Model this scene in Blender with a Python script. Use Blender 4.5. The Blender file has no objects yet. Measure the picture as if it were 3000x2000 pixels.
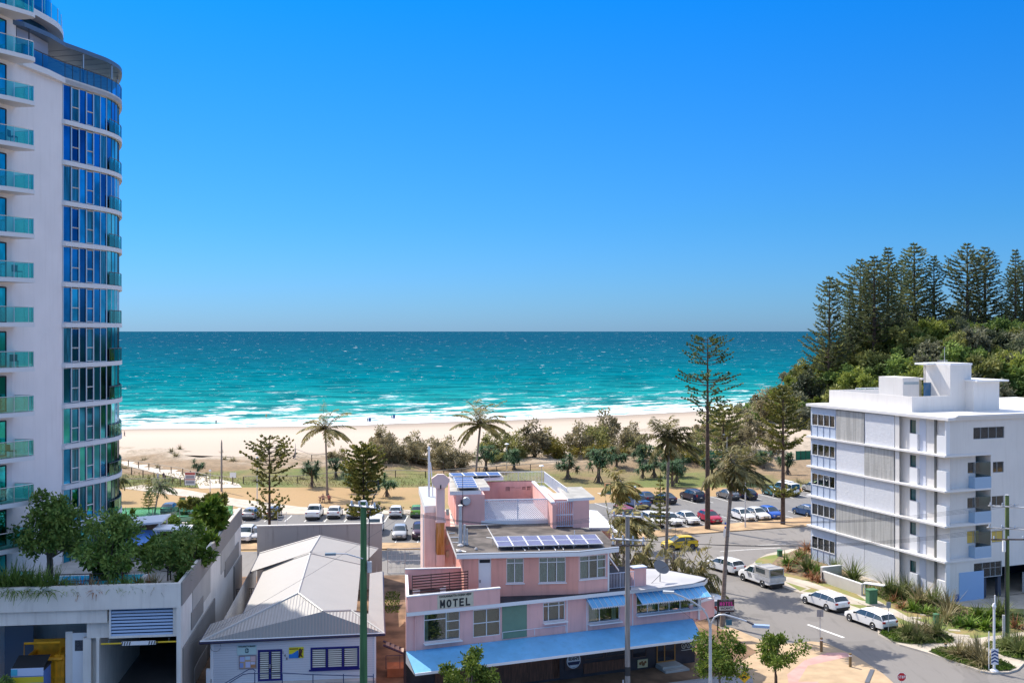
import bpy, math, random
from mathutils import Vector, noise
R = random.Random(11)
SC = bpy.context.scene
COL = SC.collection
PI = math.pi
# ---------------------------------------------------------------- survey helpers
# eye at (0,0,25) looking along +Y; these turn a bearing/dip reading into a real place
F, CX, HY, H = 3100.0, 1500.0, 968.0, 25.0
def fr(ox, oy, s): return lambda u, v: (ox + u/s, oy + v/s)
F1 = fr(0, 0, 2.24); F2 = fr(0, 650, 2.0911); F3 = fr(0, 1350, 2.4129); F4 = fr(550, 1500, 3.1354)
F5 = fr(1100, 1350, 2.4117); F6 = fr(1600, 1350, 2.4117); G1 = fr(2000, 1500, 3.1357); G2 = fr(2300, 1000, 3.1357)
G3 = fr(2300, 1500, 3.1357); G5 = fr(1800, 950, 2.4117); G6 = fr(1200, 1100, 3.1357)
G7 = fr(650, 1100, 2.8508); G8 = fr(330, 1200, 3.4842); DD = fr(0, 0, 0.784); G9 = fr(1780, 1380, 3.7935)
def gz(p, z=0.0):
    y = (H - z)*F/(p[1] - HY)
    return ((p[0] - CX)*y/F, y)
def zat(p, y): return H - (p[1] - HY)*y/F
def xat(p, y): return (p[0] - CX)*y/F
class Frame:
    """a vertical survey plane through O running at angle a; l along it, depth behind it"""
    def __init__(s, O, deg):
        s.O = O; s.a = math.radians(deg); s.c = math.cos(s.a); s.s = math.sin(s.a)
    def hit(s, p):
        k = (p[0] - CX)/F
        l = (k*s.O[1] - s.O[0])/(s.c - k*s.s)
        t = s.O[1] + l*s.s
        return l, H - (p[1] - HY)*t/F
    def loc(s, q):
        dx = q[0] - s.O[0]; dy = q[1] - s.O[1]
        return (dx*s.c + dy*s.s, -dx*s.s + dy*s.c)
    def off(s, d):
        return Frame((s.O[0] - s.s*d, s.O[1] + s.c*d), math.degrees(s.a))
    def w(s, l, d): return (s.O[0] + l*s.c - d*s.s, s.O[1] + l*s.s + d*s.c)
# ---------------------------------------------------------------- mesh building
class MB:
    def __init__(s): s.v = []; s.f = []; s.m = []
    def face(s, pts, m=0):
        i = len(s.v); s.v.extend([tuple(p) for p in pts]); s.f.append(tuple(range(i, i+len(pts)))); s.m.append(m); return s
    def box(s, x0, x1, y0, y1, z0, z1, m=0):
        i = len(s.v)
        s.v += [(x0,y0,z0),(x1,y0,z0),(x1,y1,z0),(x0,y1,z0),(x0,y0,z1),(x1,y0,z1),(x1,y1,z1),(x0,y1,z1)]
        for q in ((0,3,2,1),(4,5,6,7),(0,1,5,4),(1,2,6,5),(2,3,7,6),(3,0,4,7)):
            s.f.append(tuple(i+k for k in q)); s.m.append(m)
        return s
    def rbox(s, c, sz, rz, m=0, tilt=0):
        i = len(s.v); ca, sa = math.cos(rz), math.sin(rz); ct, st = math.cos(tilt), math.sin(tilt)
        for z in (-.5,.5):
            for (x, y) in ((-.5,-.5),(.5,-.5),(.5,.5),(-.5,.5)):
                X = x*sz[0]; Y = y*sz[1]; Z = z*sz[2]
                Y, Z = Y*ct - Z*st, Y*st + Z*ct
                s.v.append((c[0]+X*ca-Y*sa, c[1]+X*sa+Y*ca, c[2]+Z))
        for q in ((0,3,2,1),(4,5,6,7),(0,1,5,4),(1,2,6,5),(2,3,7,6),(3,0,4,7)):
            s.f.append(tuple(i+k for k in q)); s.m.append(m)
        return s
    def prism(s, pts, z0, z1, m=0, mt=None):
        n = len(pts); i = len(s.v); mt = m if mt is None else mt
        f0 = z0 if callable(z0) else (lambda x, y: z0); f1 = z1 if callable(z1) else (lambda x, y: z1)
        s.v += [(x, y, f0(x, y)) for x, y in pts] + [(x, y, f1(x, y)) for x, y in pts]
        s.f.append(tuple(i+k for k in reversed(range(n)))); s.m.append(m)
        s.f.append(tuple(i+n+k for k in range(n))); s.m.append(mt)
        for k in range(n):
            j = (k+1) % n; s.f.append((i+k, i+j, i+n+j, i+n+k)); s.m.append(m)
        return s
    def tube(s, pts, r, n=6, m=0, cap=True):
        pts = [Vector(p) for p in pts]
        if not isinstance(r, (list, tuple)): r = [r]*len(pts)
        i = len(s.v); ref = None
        for k, p in enumerate(pts):
            d = (pts[min(k+1, len(pts)-1)] - pts[max(k-1, 0)])
            d = d.normalized() if d.length > 1e-9 else Vector((0,0,1))
            if ref is None:
                ref = Vector((1,0,0)) if abs(d.x) < .8 else Vector((0,1,0))
            a = (ref - d*ref.dot(d)).normalized(); ref = a; b = d.cross(a)
            for j in range(n):
                t = 2*PI*j/n; s.v.append(tuple(p + a*math.cos(t)*r[k] + b*math.sin(t)*r[k]))
        for k in range(len(pts)-1):
            for j in range(n):
                q = (j+1) % n
                s.f.append((i+k*n+j, i+k*n+q, i+(k+1)*n+q, i+(k+1)*n+j)); s.m.append(m)
        if cap:
            s.f.append(tuple(i+j for j in reversed(range(n)))); s.m.append(m)
            e = i+(len(pts)-1)*n; s.f.append(tuple(e+j for j in range(n))); s.m.append(m)
        return s
    def lathe(s, prof, n=12, c=(0,0,0), m=0, axis='z'):
        i = len(s.v)
        for r, z in prof:
            for j in range(n):
                t = 2*PI*j/n; a, b = r*math.cos(t), r*math.sin(t)
                if axis == 'z': s.v.append((c[0]+a, c[1]+b, c[2]+z))
                elif axis == 'y': s.v.append((c[0]+a, c[1]+z, c[2]+b))
                else: s.v.append((c[0]+z, c[1]+a, c[2]+b))
        for k in range(len(prof)-1):
            for j in range(n):
                q = (j+1) % n
                s.f.append((i+k*n+j, i+k*n+q, i+(k+1)*n+q, i+(k+1)*n+j)); s.m.append(m)
        s.f.append(tuple(i+j for j in reversed(range(n)))); s.m.append(m)
        e = i+(len(prof)-1)*n; s.f.append(tuple(e+j for j in range(n))); s.m.append(m)
        return s
    def card(s, c, d, w, ln, up=None, m=0):
        """leaf: quad from c along d, length ln, width w (tapered)"""
        d = Vector(d).normalized(); c = Vector(c)
        u = Vector(up) if up else Vector((R.uniform(-1,1), R.uniform(-1,1), R.uniform(-1,1)))
        b = d.cross(u)
        if b.length < 1e-4: b = d.orthogonal()
        b = b.normalized()*w*.5; e = c + d*ln; h = c + d*ln*.45
        s.face((c - b*.35, h - b, e - b*.25, e + b*.25, h + b, c + b*.35), m)
        return s
    def facade(s, l0, l1, z0, z1, ops, y=0.0, rev=.14, m=0, mr=None, axis='x'):
        """wall sheet with real openings and reveals; ops = (a0,a1,b0,b1)"""
        mr = m if mr is None else mr
        P = (lambda a, d, b: (a, d, b)) if axis == 'x' else (lambda a, d, b: (-d, a, b))
        ops = [(max(a0, l0), min(a1, l1), max(b0, z0), min(b1, z1)) for a0, a1, b0, b1 in ops if a1 > l0 and a0 < l1]
        xs = sorted(set([l0, l1] + [q for o in ops for q in o[:2]])); zs = sorted(set([z0, z1] + [q for o in ops for q in o[2:]]))
        for i in range(len(xs)-1):
            for j in range(len(zs)-1):
                a, b = (xs[i]+xs[i+1])/2, (zs[j]+zs[j+1])/2
                if any(o[0] < a < o[1] and o[2] < b < o[3] for o in ops): continue
                s.face((P(xs[i], y, zs[j]), P(xs[i+1], y, zs[j]), P(xs[i+1], y, zs[j+1]), P(xs[i], y, zs[j+1])), m)
        for a0, a1, b0, b1 in ops:
            e = y + rev
            s.face((P(a0,y,b0), P(a1,y,b0), P(a1,e,b0), P(a0,e,b0)), mr); s.face((P(a0,e,b1), P(a1,e,b1), P(a1,y,b1), P(a0,y,b1)), mr)
            s.face((P(a0,y,b0), P(a0,e,b0), P(a0,e,b1), P(a0,y,b1)), mr); s.face((P(a1,e,b0), P(a1,y,b0), P(a1,y,b1), P(a1,e,b1)), mr)
        return s
    def mesh(s, name, mats, smooth=None):
        me = bpy.data.meshes.new(name); me.from_pydata(s.v, [], s.f)
        for m in (mats if isinstance(mats, (list, tuple)) else [mats]): me.materials.append(m)
        if any(s.m): me.polygons.foreach_set('material_index', s.m)
        if smooth is not None:
            me.polygons.foreach_set('use_smooth', [True]*len(s.f))
            if smooth < 180: me.set_sharp_from_angle(angle=math.radians(smooth))
        me.update(); return me
def weld(me, smooth=40, dist=.0005):
    import bmesh
    bm = bmesh.new(); bm.from_mesh(me); bmesh.ops.remove_doubles(bm, verts=bm.verts, dist=dist)
    bmesh.ops.recalc_face_normals(bm, faces=bm.faces); bm.to_mesh(me); bm.free()
    me.polygons.foreach_set('use_smooth', [True]*len(me.polygons)); me.set_sharp_from_angle(angle=math.radians(smooth)); me.update()
    return me
def link(o, parent=None):
    COL.objects.link(o); o.parent = parent; return o
def tag(o, label=None, cat=None, group=None, kind=None):
    if label: o['label'] = label
    if cat: o['category'] = cat
    if group: o['group'] = group
    if kind: o['kind'] = kind
    return o
def thing(name, label, cat, loc=(0,0,0), rz=0.0, group=None, sc=1.0):
    o = bpy.data.objects.new(name, None); o.location = loc if len(loc) == 3 else (loc[0], loc[1], 0); o.rotation_euler = (0,0,rz)
    o.scale = (sc,sc,sc) if not isinstance(sc, tuple) else sc
    o.empty_display_size = .3
    return tag(link(o), label, cat, group)
def part(name, mb, mats, parent=None, smooth=None, label=None):
    me = mb if isinstance(mb, bpy.types.Mesh) else mb.mesh(name, mats, smooth)
    o = link(bpy.data.objects.new(name, me), parent)
    if label: o['label'] = label
    return o
def single(name, mb, mats, label, cat, loc=(0,0,0), rz=0.0, group=None, smooth=None, kind=None, sc=1.0):
    o = part(name, mb, mats, None, smooth); o.location = loc if len(loc) == 3 else (loc[0], loc[1], 0); o.rotation_euler = (0,0,rz)
    o.scale = (sc,sc,sc) if not isinstance(sc, tuple) else sc
    return tag(o, label, cat, group, kind)
def struct(name, mb, mats, smooth=None): return tag(part(name, mb, mats, None, smooth), kind='structure')
def dup(o, loc, rz=0.0, sc=1.0, label=None, group=None):
    def cp(s, par):
        c = s.copy(); COL.objects.link(c); c.parent = par
        for ch in s.children: cp(ch, c)
        return c
    kids = list(o.children); c = o.copy(); COL.objects.link(c)
    for ch in kids: cp(ch, c)
    c.location = loc if len(loc) == 3 else (loc[0], loc[1], 0); c.rotation_euler = (0,0,rz)
    c.scale = (sc,sc,sc) if not isinstance(sc, tuple) else sc
    if label: c['label'] = label
    if group: c['group'] = group
    return c
# ---------------------------------------------------------------- materials
MC = {}
def mat(name, rgb, rough=.8, var=.0, scale=1.0, metal=0.0, bump=0.0, bscale=20.0, spec=.5, rgb2=None, stretch=None, det=4, grime=0.0):
    if name in MC: return MC[name]
    m = bpy.data.materials.new(name); m.use_nodes = True; nt = m.node_tree; b = nt.nodes['Principled BSDF']
    b.inputs['Roughness'].default_value = rough; b.inputs['Metallic'].default_value = metal
    b.inputs['Specular IOR Level'].default_value = spec
    b.inputs['Base Color'].default_value = (*rgb, 1)
    tc = nt.nodes.new('ShaderNodeTexCoord'); src = tc.outputs['Object']
    if stretch:
        mp = nt.nodes.new('ShaderNodeMapping'); mp.inputs['Scale'].default_value = stretch
        nt.links.new(src, mp.inputs['Vector']); src = mp.outputs['Vector']
    if var or rgb2:
        n = nt.nodes.new('ShaderNodeTexNoise'); n.inputs['Scale'].default_value = scale; n.inputs['Detail'].default_value = det
        nt.links.new(src, n.inputs['Vector'])
        cr = nt.nodes.new('ShaderNodeValToRGB'); e = cr.color_ramp.elements
        c2 = rgb2 or tuple(min(1, c*(1+var)) for c in rgb); c1 = rgb if rgb2 else tuple(c*(1-var) for c in rgb)
        e[0].position = .36; e[1].position = .64; e[0].color = (*c1, 1); e[1].color = (*c2, 1)
        nt.links.new(n.outputs['Fac'], cr.inputs['Fac']); nt.links.new(cr.outputs['Color'], b.inputs['Base Color'])
    if grime:
        src0 = b.inputs['Base Color'].links[0].from_socket; mp = nt.nodes.new('ShaderNodeMapping'); mp.inputs['Scale'].default_value = (2.2,2.2,.16); nt.links.new(tc.outputs['Object'], mp.inputs['Vector'])
        ng = nt.nodes.new('ShaderNodeTexNoise'); ng.inputs['Scale'].default_value = 1.3; ng.inputs['Detail'].default_value = 6; ng.inputs['Roughness'].default_value = .7; nt.links.new(mp.outputs[0], ng.inputs['Vector'])
        mr = nt.nodes.new('ShaderNodeMapRange'); mr.inputs['From Min'].default_value = .5; mr.inputs['From Max'].default_value = .72; mr.inputs['To Max'].default_value = grime; nt.links.new(ng.outputs['Fac'], mr.inputs['Value'])
        mx = nt.nodes.new('ShaderNodeMix'); mx.data_type = 'RGBA'; nt.links.new(mr.outputs[0], mx.inputs[0]); nt.links.new(src0, mx.inputs[6]); mx.inputs[7].default_value = (rgb[0]*.5, rgb[1]*.45, rgb[2]*.42, 1); nt.links.new(mx.outputs[2], b.inputs['Base Color'])
    if bump:
        n2 = nt.nodes.new('ShaderNodeTexNoise'); n2.inputs['Scale'].default_value = bscale; n2.inputs['Detail'].default_value = 3
        nt.links.new(src, n2.inputs['Vector']); bp = nt.nodes.new('ShaderNodeBump'); bp.inputs['Strength'].default_value = bump
        bp.inputs['Distance'].default_value = .05
        nt.links.new(n2.outputs['Fac'], bp.inputs['Height']); nt.links.new(bp.outputs['Normal'], b.inputs['Normal'])
    MC[name] = m; return m
def glassy(name, rgb, alpha=.5, rough=.03, refl=None):
    """tinted clear sheet: tinted transmission plus a sharp reflection"""
    if name in MC: return MC[name]
    m = bpy.data.materials.new(name); m.use_nodes = True; nt = m.node_tree; nt.nodes.clear()
    o = nt.nodes.new('ShaderNodeOutputMaterial'); t = nt.nodes.new('ShaderNodeBsdfTransparent'); t.inputs['Color'].default_value = (*rgb, 1)
    g = nt.nodes.new('ShaderNodeBsdfGlossy'); g.inputs['Color'].default_value = (*(refl or (.9,.95,1)), 1); g.inputs['Roughness'].default_value = rough
    fz = nt.nodes.new('ShaderNodeFresnel'); fz.inputs['IOR'].default_value = 1.5
    ad = nt.nodes.new('ShaderNodeMath'); ad.operation = 'MULTIPLY_ADD'; ad.inputs[1].default_value = 1.0; ad.inputs[2].default_value = 1-alpha; ad.use_clamp = True
    nt.links.new(fz.outputs[0], ad.inputs[0])
    x = nt.nodes.new('ShaderNodeMixShader'); nt.links.new(ad.outputs[0], x.inputs[0]); nt.links.new(t.outputs[0], x.inputs[1]); nt.links.new(g.outputs[0], x.inputs[2])
    nt.links.new(x.outputs[0], o.inputs[0]); MC[name] = m; return m
def leafmat(name, c1, c2, scale=1.2, trans=.25):
    if name in MC: return MC[name]
    m = bpy.data.materials.new(name); m.use_nodes = True; nt = m.node_tree; b = nt.nodes['Principled BSDF']
    b.inputs['Roughness'].default_value = .6; b.inputs['Specular IOR Level'].default_value = .25
    tc = nt.nodes.new('ShaderNodeTexCoord'); n = nt.nodes.new('ShaderNodeTexNoise'); n.inputs['Scale'].default_value = scale; n.inputs['Detail'].default_value = 5
    nt.links.new(tc.outputs['Object'], n.inputs['Vector']); cr = nt.nodes.new('ShaderNodeValToRGB'); e = cr.color_ramp.elements
    e[0].position = .38; e[1].position = .62; e[0].color = (*c1, 1); e[1].color = (*c2, 1)
    oi = nt.nodes.new('ShaderNodeObjectInfo'); hs = nt.nodes.new('ShaderNodeHueSaturation')
    mr = nt.nodes.new('ShaderNodeMapRange'); mr.inputs['To Min'].default_value = .75; mr.inputs['To Max'].default_value = 1.25
    nt.links.new(oi.outputs['Random'], mr.inputs['Value']); nt.links.new(mr.outputs[0], hs.inputs['Value'])
    nt.links.new(n.outputs['Fac'], cr.inputs['Fac']); nt.links.new(cr.outputs['Color'], hs.inputs['Color']); nt.links.new(hs.outputs[0], b.inputs['Base Color'])
    tr = nt.nodes.new('ShaderNodeBsdfTranslucent'); nt.links.new(hs.outputs[0], tr.inputs['Color'])
    mx = nt.nodes.new('ShaderNodeMixShader'); mx.inputs[0].default_value = trans
    out = nt.nodes['Material Output']; nt.links.new(b.outputs[0], mx.inputs[1]); nt.links.new(tr.outputs[0], mx.inputs[2]); nt.links.new(mx.outputs[0], out.inputs[0])
    MC[name] = m; return m
WHITE = mat('white_render', (.72,.71,.70), .75, .03, .6, bump=.05)
WHITE2 = mat('white_paint', (.78,.78,.78), .5)
TRIM = mat('white_trim', (.8,.8,.8), .45)
CONC = mat('concrete', (.48,.46,.43), .85, .12, .8, bump=.1)
DARK = mat('dark_void', (.02,.022,.026), .8)
DMET = mat('dark_metal', (.04,.045,.055), .45, metal=.3)
SMET = mat('silver_metal', (.62,.63,.65), .35, metal=.8)
GALV = mat('galvanised', (.55,.56,.58), .5, .08, 3, metal=.4)
PINK = mat('pink_render', (.84,.47,.42), .8, .06, .5, bump=.06, grime=.35)
PALEP = mat('pale_pink_render', (.84,.62,.56), .8, .06, .5, bump=.06, grime=.5)
PINK2 = mat('salmon_render', (.80,.38,.30), .8, .06, .5, bump=.06, grime=.3)
LEAD = mat('roof_felt', (.10,.085,.075), .9, .45, .9, bump=.2, bscale=4)
GLASS = glassy('window_glass', (.78,.86,.86), .94)
PANEL = mat('solar_cell', (.10,.10,.21), .2, .12, 2, spec=.6)
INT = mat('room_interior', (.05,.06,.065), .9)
CURT = mat('curtain_cloth', (.62,.64,.56), .9, .15, 2)
def text_mesh(txt, size, depth=.01, bold=0.0, space=1.0):
    cu = bpy.data.curves.new('t', 'FONT'); cu.body = txt; cu.size = size; cu.extrude = depth/2; cu.align_x = 'CENTER'; cu.align_y = 'CENTER'; cu.offset = bold; cu.space_character = space
    cu.resolution_u = 2
    o = bpy.data.objects.new('t', cu); COL.objects.link(o)
    bpy.context.view_layer.update(); me = bpy.data.meshes.new_from_object(o.evaluated_get(bpy.context.evaluated_depsgraph_get()))
    bpy.data.objects.remove(o); bpy.data.curves.remove(cu); return me
GLY = {'M': [((0,0),(0,1)),((0,1),(.5,.25)),((.5,.25),(1,1)),((1,1),(1,0))], 'T': [((.5,0),(.5,1)),((0,1),(1,1))], 'E': [((0,0),(0,1)),((0,1),(.9,1)),((0,.52),(.8,.52)),((0,0),(.9,0))], 'L': [((0,1),(0,0)),((0,0),(.9,0))], 'P': [((0,0),(0,1)),((0,1),(.75,1)),((.75,1),(.85,.75)),((.85,.75),(.75,.48)),((.75,.48),(0,.48))],
 'O': [((.5+.5*math.cos(k*PI/8), .5+.5*math.sin(k*PI/8)), (.5+.5*math.cos((k+1)*PI/8), .5+.5*math.sin((k+1)*PI/8))) for k in range(16)], 'S': [((.95,.85),(.6,1)),((.6,1),(.15,.9)),((.15,.9),(.1,.65)),((.1,.65),(.85,.4)),((.85,.4),(.85,.12)),((.85,.12),(.5,0)),((.5,0),(.05,.13))]}
def signwriting(txt, W, Hh, th, m, parent, pos, gap=.32):
    """bold block capitals, W wide and Hh high, centred on pos"""
    n = len(txt); lw = W/(n+(n-1)*gap); mb = MB()
    for i, ch in enumerate(txt):
        x0 = -W/2 + i*lw*(1+gap)
        for a, b in GLY[ch]:
            p = Vector((x0+th/2+a[0]*(lw-th), 0, -Hh/2+th/2+a[1]*(Hh-th))); q = Vector((x0+th/2+b[0]*(lw-th), 0, -Hh/2+th/2+b[1]*(Hh-th))); d = (q-p).normalized()*th*.5; s = Vector((-d.z, 0, d.x))
            e = d*(.35 if ch in 'OSP' else 1.0 if abs(d.x) < 1e-6 or abs(d.z) < 1e-6 else .3); f = Vector((0,-.004*(GLY[ch].index((a, b))%4),0)); mb.face((p-e-s+f, q+e-s+f, q+e+s+f, p-e+s+f))
    o = part('lettering', mb, m, parent); o.location = pos; return o
def lettering(txt, size, m, parent, pos, width=None, rx=PI/2, rz=0, bold=0.0, name='lettering', depth=.02):
    me = text_mesh(txt, size, depth, bold); me.materials.clear(); me.materials.append(m)
    o = link(bpy.data.objects.new(name, me), parent); o.location = pos; o.rotation_euler = (rx, 0, rz)
    if width:
        w = max(v.co.x for v in me.vertices) - min(v.co.x for v in me.vertices); o.scale = (width/w, 1, 1)
    return o
def bars(mb, a0, a1, b0, b1, nx, nz, y, w=.05, d=.06, m=0, axis='x'):
    """window frame: outer frame plus divisions at fractions nx, nz"""
    B = (lambda p, q, r, s: mb.box(p, q, y, y+d, r, s, m)) if axis == 'x' else (lambda p, q, r, s: mb.box(-y-d, -y, p, q, r, s, m))
    B(a0, a0+w, b0, b1); B(a1-w, a1, b0, b1); B(a0+w, a1-w, b0, b0+w); B(a0+w, a1-w, b1-w, b1)
    for t in nx: c = a0+(a1-a0)*t; B(c-w/2, c+w/2, b0+w, b1-w)
    for t in nz:
        if isinstance(t, tuple): B(a0+w+(a1-a0-2*w)*t[1], a0+w+(a1-a0-2*w)*t[2], b0+(b1-b0)*t[0]-w/2, b0+(b1-b0)*t[0]+w/2)
        else: c = b0+(b1-b0)*t; B(a0+w, a1-w, c-w/2, c+w/2)
def window(par, o, nx=(.5,), nz=(), y=.06, fm=None, gm=None, curtain=None, axis='x', sill=True, w=.055, back=None, name='window'):
    a0, a1, b0, b1 = o; mb = MB(); bars(mb, a0, a1, b0, b1, nx, nz, y, w, axis=axis)
    Bx = (lambda q, p0, p1, d0, d1, z0, z1, m=0: q.box(p0, p1, d0, d1, z0, z1, m)) if axis == 'x' else (lambda q, p0, p1, d0, d1, z0, z1, m=0: q.box(-d1, -d0, p0, p1, z0, z1, m))
    if sill: Bx(mb, a0-.06, a1+.06, -.07, y, b0-.07, b0-.003)
    f = part(name, mb, fm or TRIM, par)
    part('pane', Bx(MB(), a0+w, a1-w, y+.02, y+.035, b0+w, b1-w), gm or GLASS, f)
    if curtain:
        cm = MB()
        for (c0, c1) in curtain[1]:
            n = max(2, int((c1-c0)*(a1-a0)/.11)); p0 = a0+w+(a1-a0-2*w)*c0; p1 = a0+w+(a1-a0-2*w)*c1
            for k in range(n):
                u0 = p0+(p1-p0)*k/n; u1 = p0+(p1-p0)*(k+1)/n; d0 = y+.12+(k % 2)*.07; d1 = y+.12+((k+1) % 2)*.07
                P = (lambda a, d, z: (a, d, z)) if axis == 'x' else (lambda a, d, z: (-d, a, z))
                cm.face((P(u0, d0, b0+.03), P(u1, d1, b0+.03), P(u1, d1, b1-.03), P(u0, d0, b1-.03)))
        part('curtain', cm, curtain[0], f)
    if back is not None:
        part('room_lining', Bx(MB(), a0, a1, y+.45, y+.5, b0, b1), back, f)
    return f
def rail(mb, pts, h=1.0, step=.12, pr=.012, tr=.022, post=1.6, low=.08, m=0, bal=True):
    """railing along 3d polyline of base points"""
    for a, b in zip(pts[:-1], pts[1:]):
        a = Vector(a); b = Vector(b); L = (b-a).length; up = Vector((0,0,1))
        mb.tube([a+up*h, b+up*h], tr, 4, m)
        if bal: mb.tube([a+up*low, b+up*low], tr*.8, 4, m)
        n = max(1, int(L/post))
        for k in range(n+1): p = a.lerp(b, k/n); mb.tube([p, p+up*h], tr, 4, m)
        if bal:
            n = max(1, int(L/step))
            for k in range(n+1): p = a.lerp(b, k/n); mb.tube([p+up*low, p+up*h], pr, 3, m, False)
    return mb
# ================================================================ SETTING
def smooth(t): t = max(0., min(1., t)); return t*t*(3-2*t)
def lerp_poly(P, x):
    if x <= P[0][0]: return P[0][1] + (x-P[0][0])*(P[1][1]-P[0][1])/(P[1][0]-P[0][0])*.4
    for a, b in zip(P[:-1], P[1:]):
        if x <= b[0]: return a[1] + (b[1]-a[1])*(x-a[0])/(b[0]-a[0])
    return P[-1][1] + (x-P[-1][0])*.5
SHORE = [(-260,272),(-108,292),(-47,303),(0,322),(46.5,348),(79.5,368),(110,384)]
SANDLINE = [(-200,214),(-80,217),(-60,213),(-30,204),(0,214),(40,224),(60,236),(90,250)]   # landward edge of the clean sand
def shore(x): return lerp_poly(SHORE, x)
def hill_h(x, y):
    fx = smooth((x-62-max(0, (300-y))*.16-max(0, y-305)*.75)/52); fy = smooth((y-215-max(0, 95-x)*.8)/75)
    back = 1 - smooth((y-430)/160)
    return 22.3*fx*fy*back + noise.noise(Vector((x*.05, y*.05, 3)))*2.2*fx*fy
def dune_h(x, y):
    a = smooth((y-170)/20)*(1-smooth((y-(lerp_poly(SANDLINE, x)-2))/16))
    n = noise.noise(Vector((x*.06, y*.1, 0)))*.9 + noise.noise(Vector((x*.17, y*.25, 5)))*.45
    d = abs((x+72)*.732+(y-198)*.681) if x < -42 else 9
    return a*max(0, .45+n)*1.5*smooth((d-2.6)/4)
def nodemat(name):
    m = bpy.data.materials.new(name); m.use_nodes = True; return m, m.node_tree, m.node_tree.nodes['Principled BSDF']
def N(nt, t, **kw):
    n = nt.nodes.new(t)
    for k, v in kw.items(): setattr(n, k, v)
    return n
def noise_n(nt, src, sc, det=4, rough=.5, stretch=None):
    if stretch:
        mp = N(nt, 'ShaderNodeMapping'); mp.inputs['Scale'].default_value = stretch; nt.links.new(src, mp.inputs['Vector']); src = mp.outputs[0]
    n = N(nt, 'ShaderNodeTexNoise'); n.inputs['Scale'].default_value = sc; n.inputs['Detail'].default_value = det; n.inputs['Roughness'].default_value = rough
    nt.links.new(src, n.inputs['Vector']); return n.outputs['Fac']
def ramp(nt, fac, stops):
    cr = N(nt, 'ShaderNodeValToRGB'); e = cr.color_ramp.elements
    while len(e) < len(stops): e.new(.5)
    for k, (p, c) in enumerate(stops): e[k].position = p; e[k].color = (*c, 1) if len(c) == 3 else c
    nt.links.new(fac, cr.inputs['Fac']); return cr.outputs['Color']
def mixc(nt, f, a, b):
    x = N(nt, 'ShaderNodeMix', data_type='RGBA')
    for s, v in ((x.inputs[0], f), (x.inputs[6], a), (x.inputs[7], b)):
        if isinstance(v, (int, float)): s.default_value = v
        elif isinstance(v, tuple): s.default_value = (*v, 1)
        else: nt.links.new(v, s)
    return x.outputs[2]
def math_n(nt, op, a, b=None, clamp=False):
    x = N(nt, 'ShaderNodeMath', operation=op); x.use_clamp = clamp
    for i, v in enumerate((a, b)):
        if v is None: continue
        if isinstance(v, (int, float)): x.inputs[i].default_value = v
        else: nt.links.new(v, x.inputs[i])
    return x.outputs[0]
def bump_n(nt, b, h, s=.3, d=.05):
    bp = N(nt, 'ShaderNodeBump'); bp.inputs['Strength'].default_value = s; bp.inputs['Distance'].default_value = d
    nt.links.new(h, bp.inputs['Height']); nt.links.new(bp.outputs[0], b.inputs['Normal'])
# dry park lawn
m, nt, b = nodemat('park_lawn'); tc = N(nt, 'ShaderNodeTexCoord').outputs['Object']
big = noise_n(nt, tc, .045, 5, .6); fine = noise_n(nt, tc, 2.2, 4, .7)
c = ramp(nt, big, [(.42,(.44,.275,.125)), (.58,(.40,.26,.11)), (.72,(.30,.235,.08)), (.86,(.23,.22,.06))])
c = mixc(nt, math_n(nt, 'MULTIPLY', fine, .5), c, (.16,.13,.06)); nt.links.new(c, b.inputs['Base Color']); b.inputs['Roughness'].default_value = .95
bump_n(nt, b, fine, .4, .08); LAWN = m
m, nt, b = nodemat('verge_lawn'); tc = N(nt, 'ShaderNodeTexCoord').outputs['Object']
big = noise_n(nt, tc, .35, 5, .6); fine = noise_n(nt, tc, 5, 4, .7)
c = ramp(nt, big, [(.36,(.34,.24,.10)), (.5,(.24,.24,.07)), (.66,(.15,.22,.04))]); c = mixc(nt, math_n(nt, 'MULTIPLY', fine, .4), c, (.12,.12,.04))
nt.links.new(c, b.inputs['Base Color']); b.inputs['Roughness'].default_value = .95; bump_n(nt, b, fine, .4, .05); VERGE = m
m, nt, b = nodemat('dune_scrub'); tc = N(nt, 'ShaderNodeTexCoord').outputs['Object']
big = noise_n(nt, tc, .05, 6, .65, (1,1.6,1)); fine = noise_n(nt, tc, .9, 6, .75)
sep = N(nt, 'ShaderNodeSeparateXYZ'); nt.links.new(tc, sep.inputs[0])
mr = N(nt, 'ShaderNodeMapRange'); mr.inputs['From Min'].default_value = 172; mr.inputs['From Max'].default_value = 212; nt.links.new(sep.outputs[1], mr.inputs[0])
gr = math_n(nt, 'ADD', mr.outputs[0], math_n(nt, 'MULTIPLY', math_n(nt, 'SUBTRACT', big, .5), 1.6), True)
c = ramp(nt, gr, [(.02,(.14,.17,.04)), (.18,(.20,.18,.06)), (.36,(.27,.18,.10)), (.62,(.31,.225,.14)), (.84,(.45,.37,.28))])
c = mixc(nt, math_n(nt, 'MULTIPLY', ramp(nt, fine, [(.45,(0,0,0)), (.62,(1,1,1))]), .45), c, (.09,.075,.04))
nt.links.new(c, b.inputs['Base Color']); b.inputs['Roughness'].default_value = 1; bump_n(nt, b, fine, .8, .3); DUNE = m
m, nt, b = nodemat('beach_sand'); tc = N(nt, 'ShaderNodeTexCoord').outputs['Object']
uv = N(nt, 'ShaderNodeUVMap').outputs[0]; sep = N(nt, 'ShaderNodeSeparateXYZ'); nt.links.new(uv, sep.inputs[0])
st = noise_n(nt, tc, .05, 6, .6, (1,4,1)); fi = noise_n(nt, tc, 1.5, 5, .7)
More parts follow.
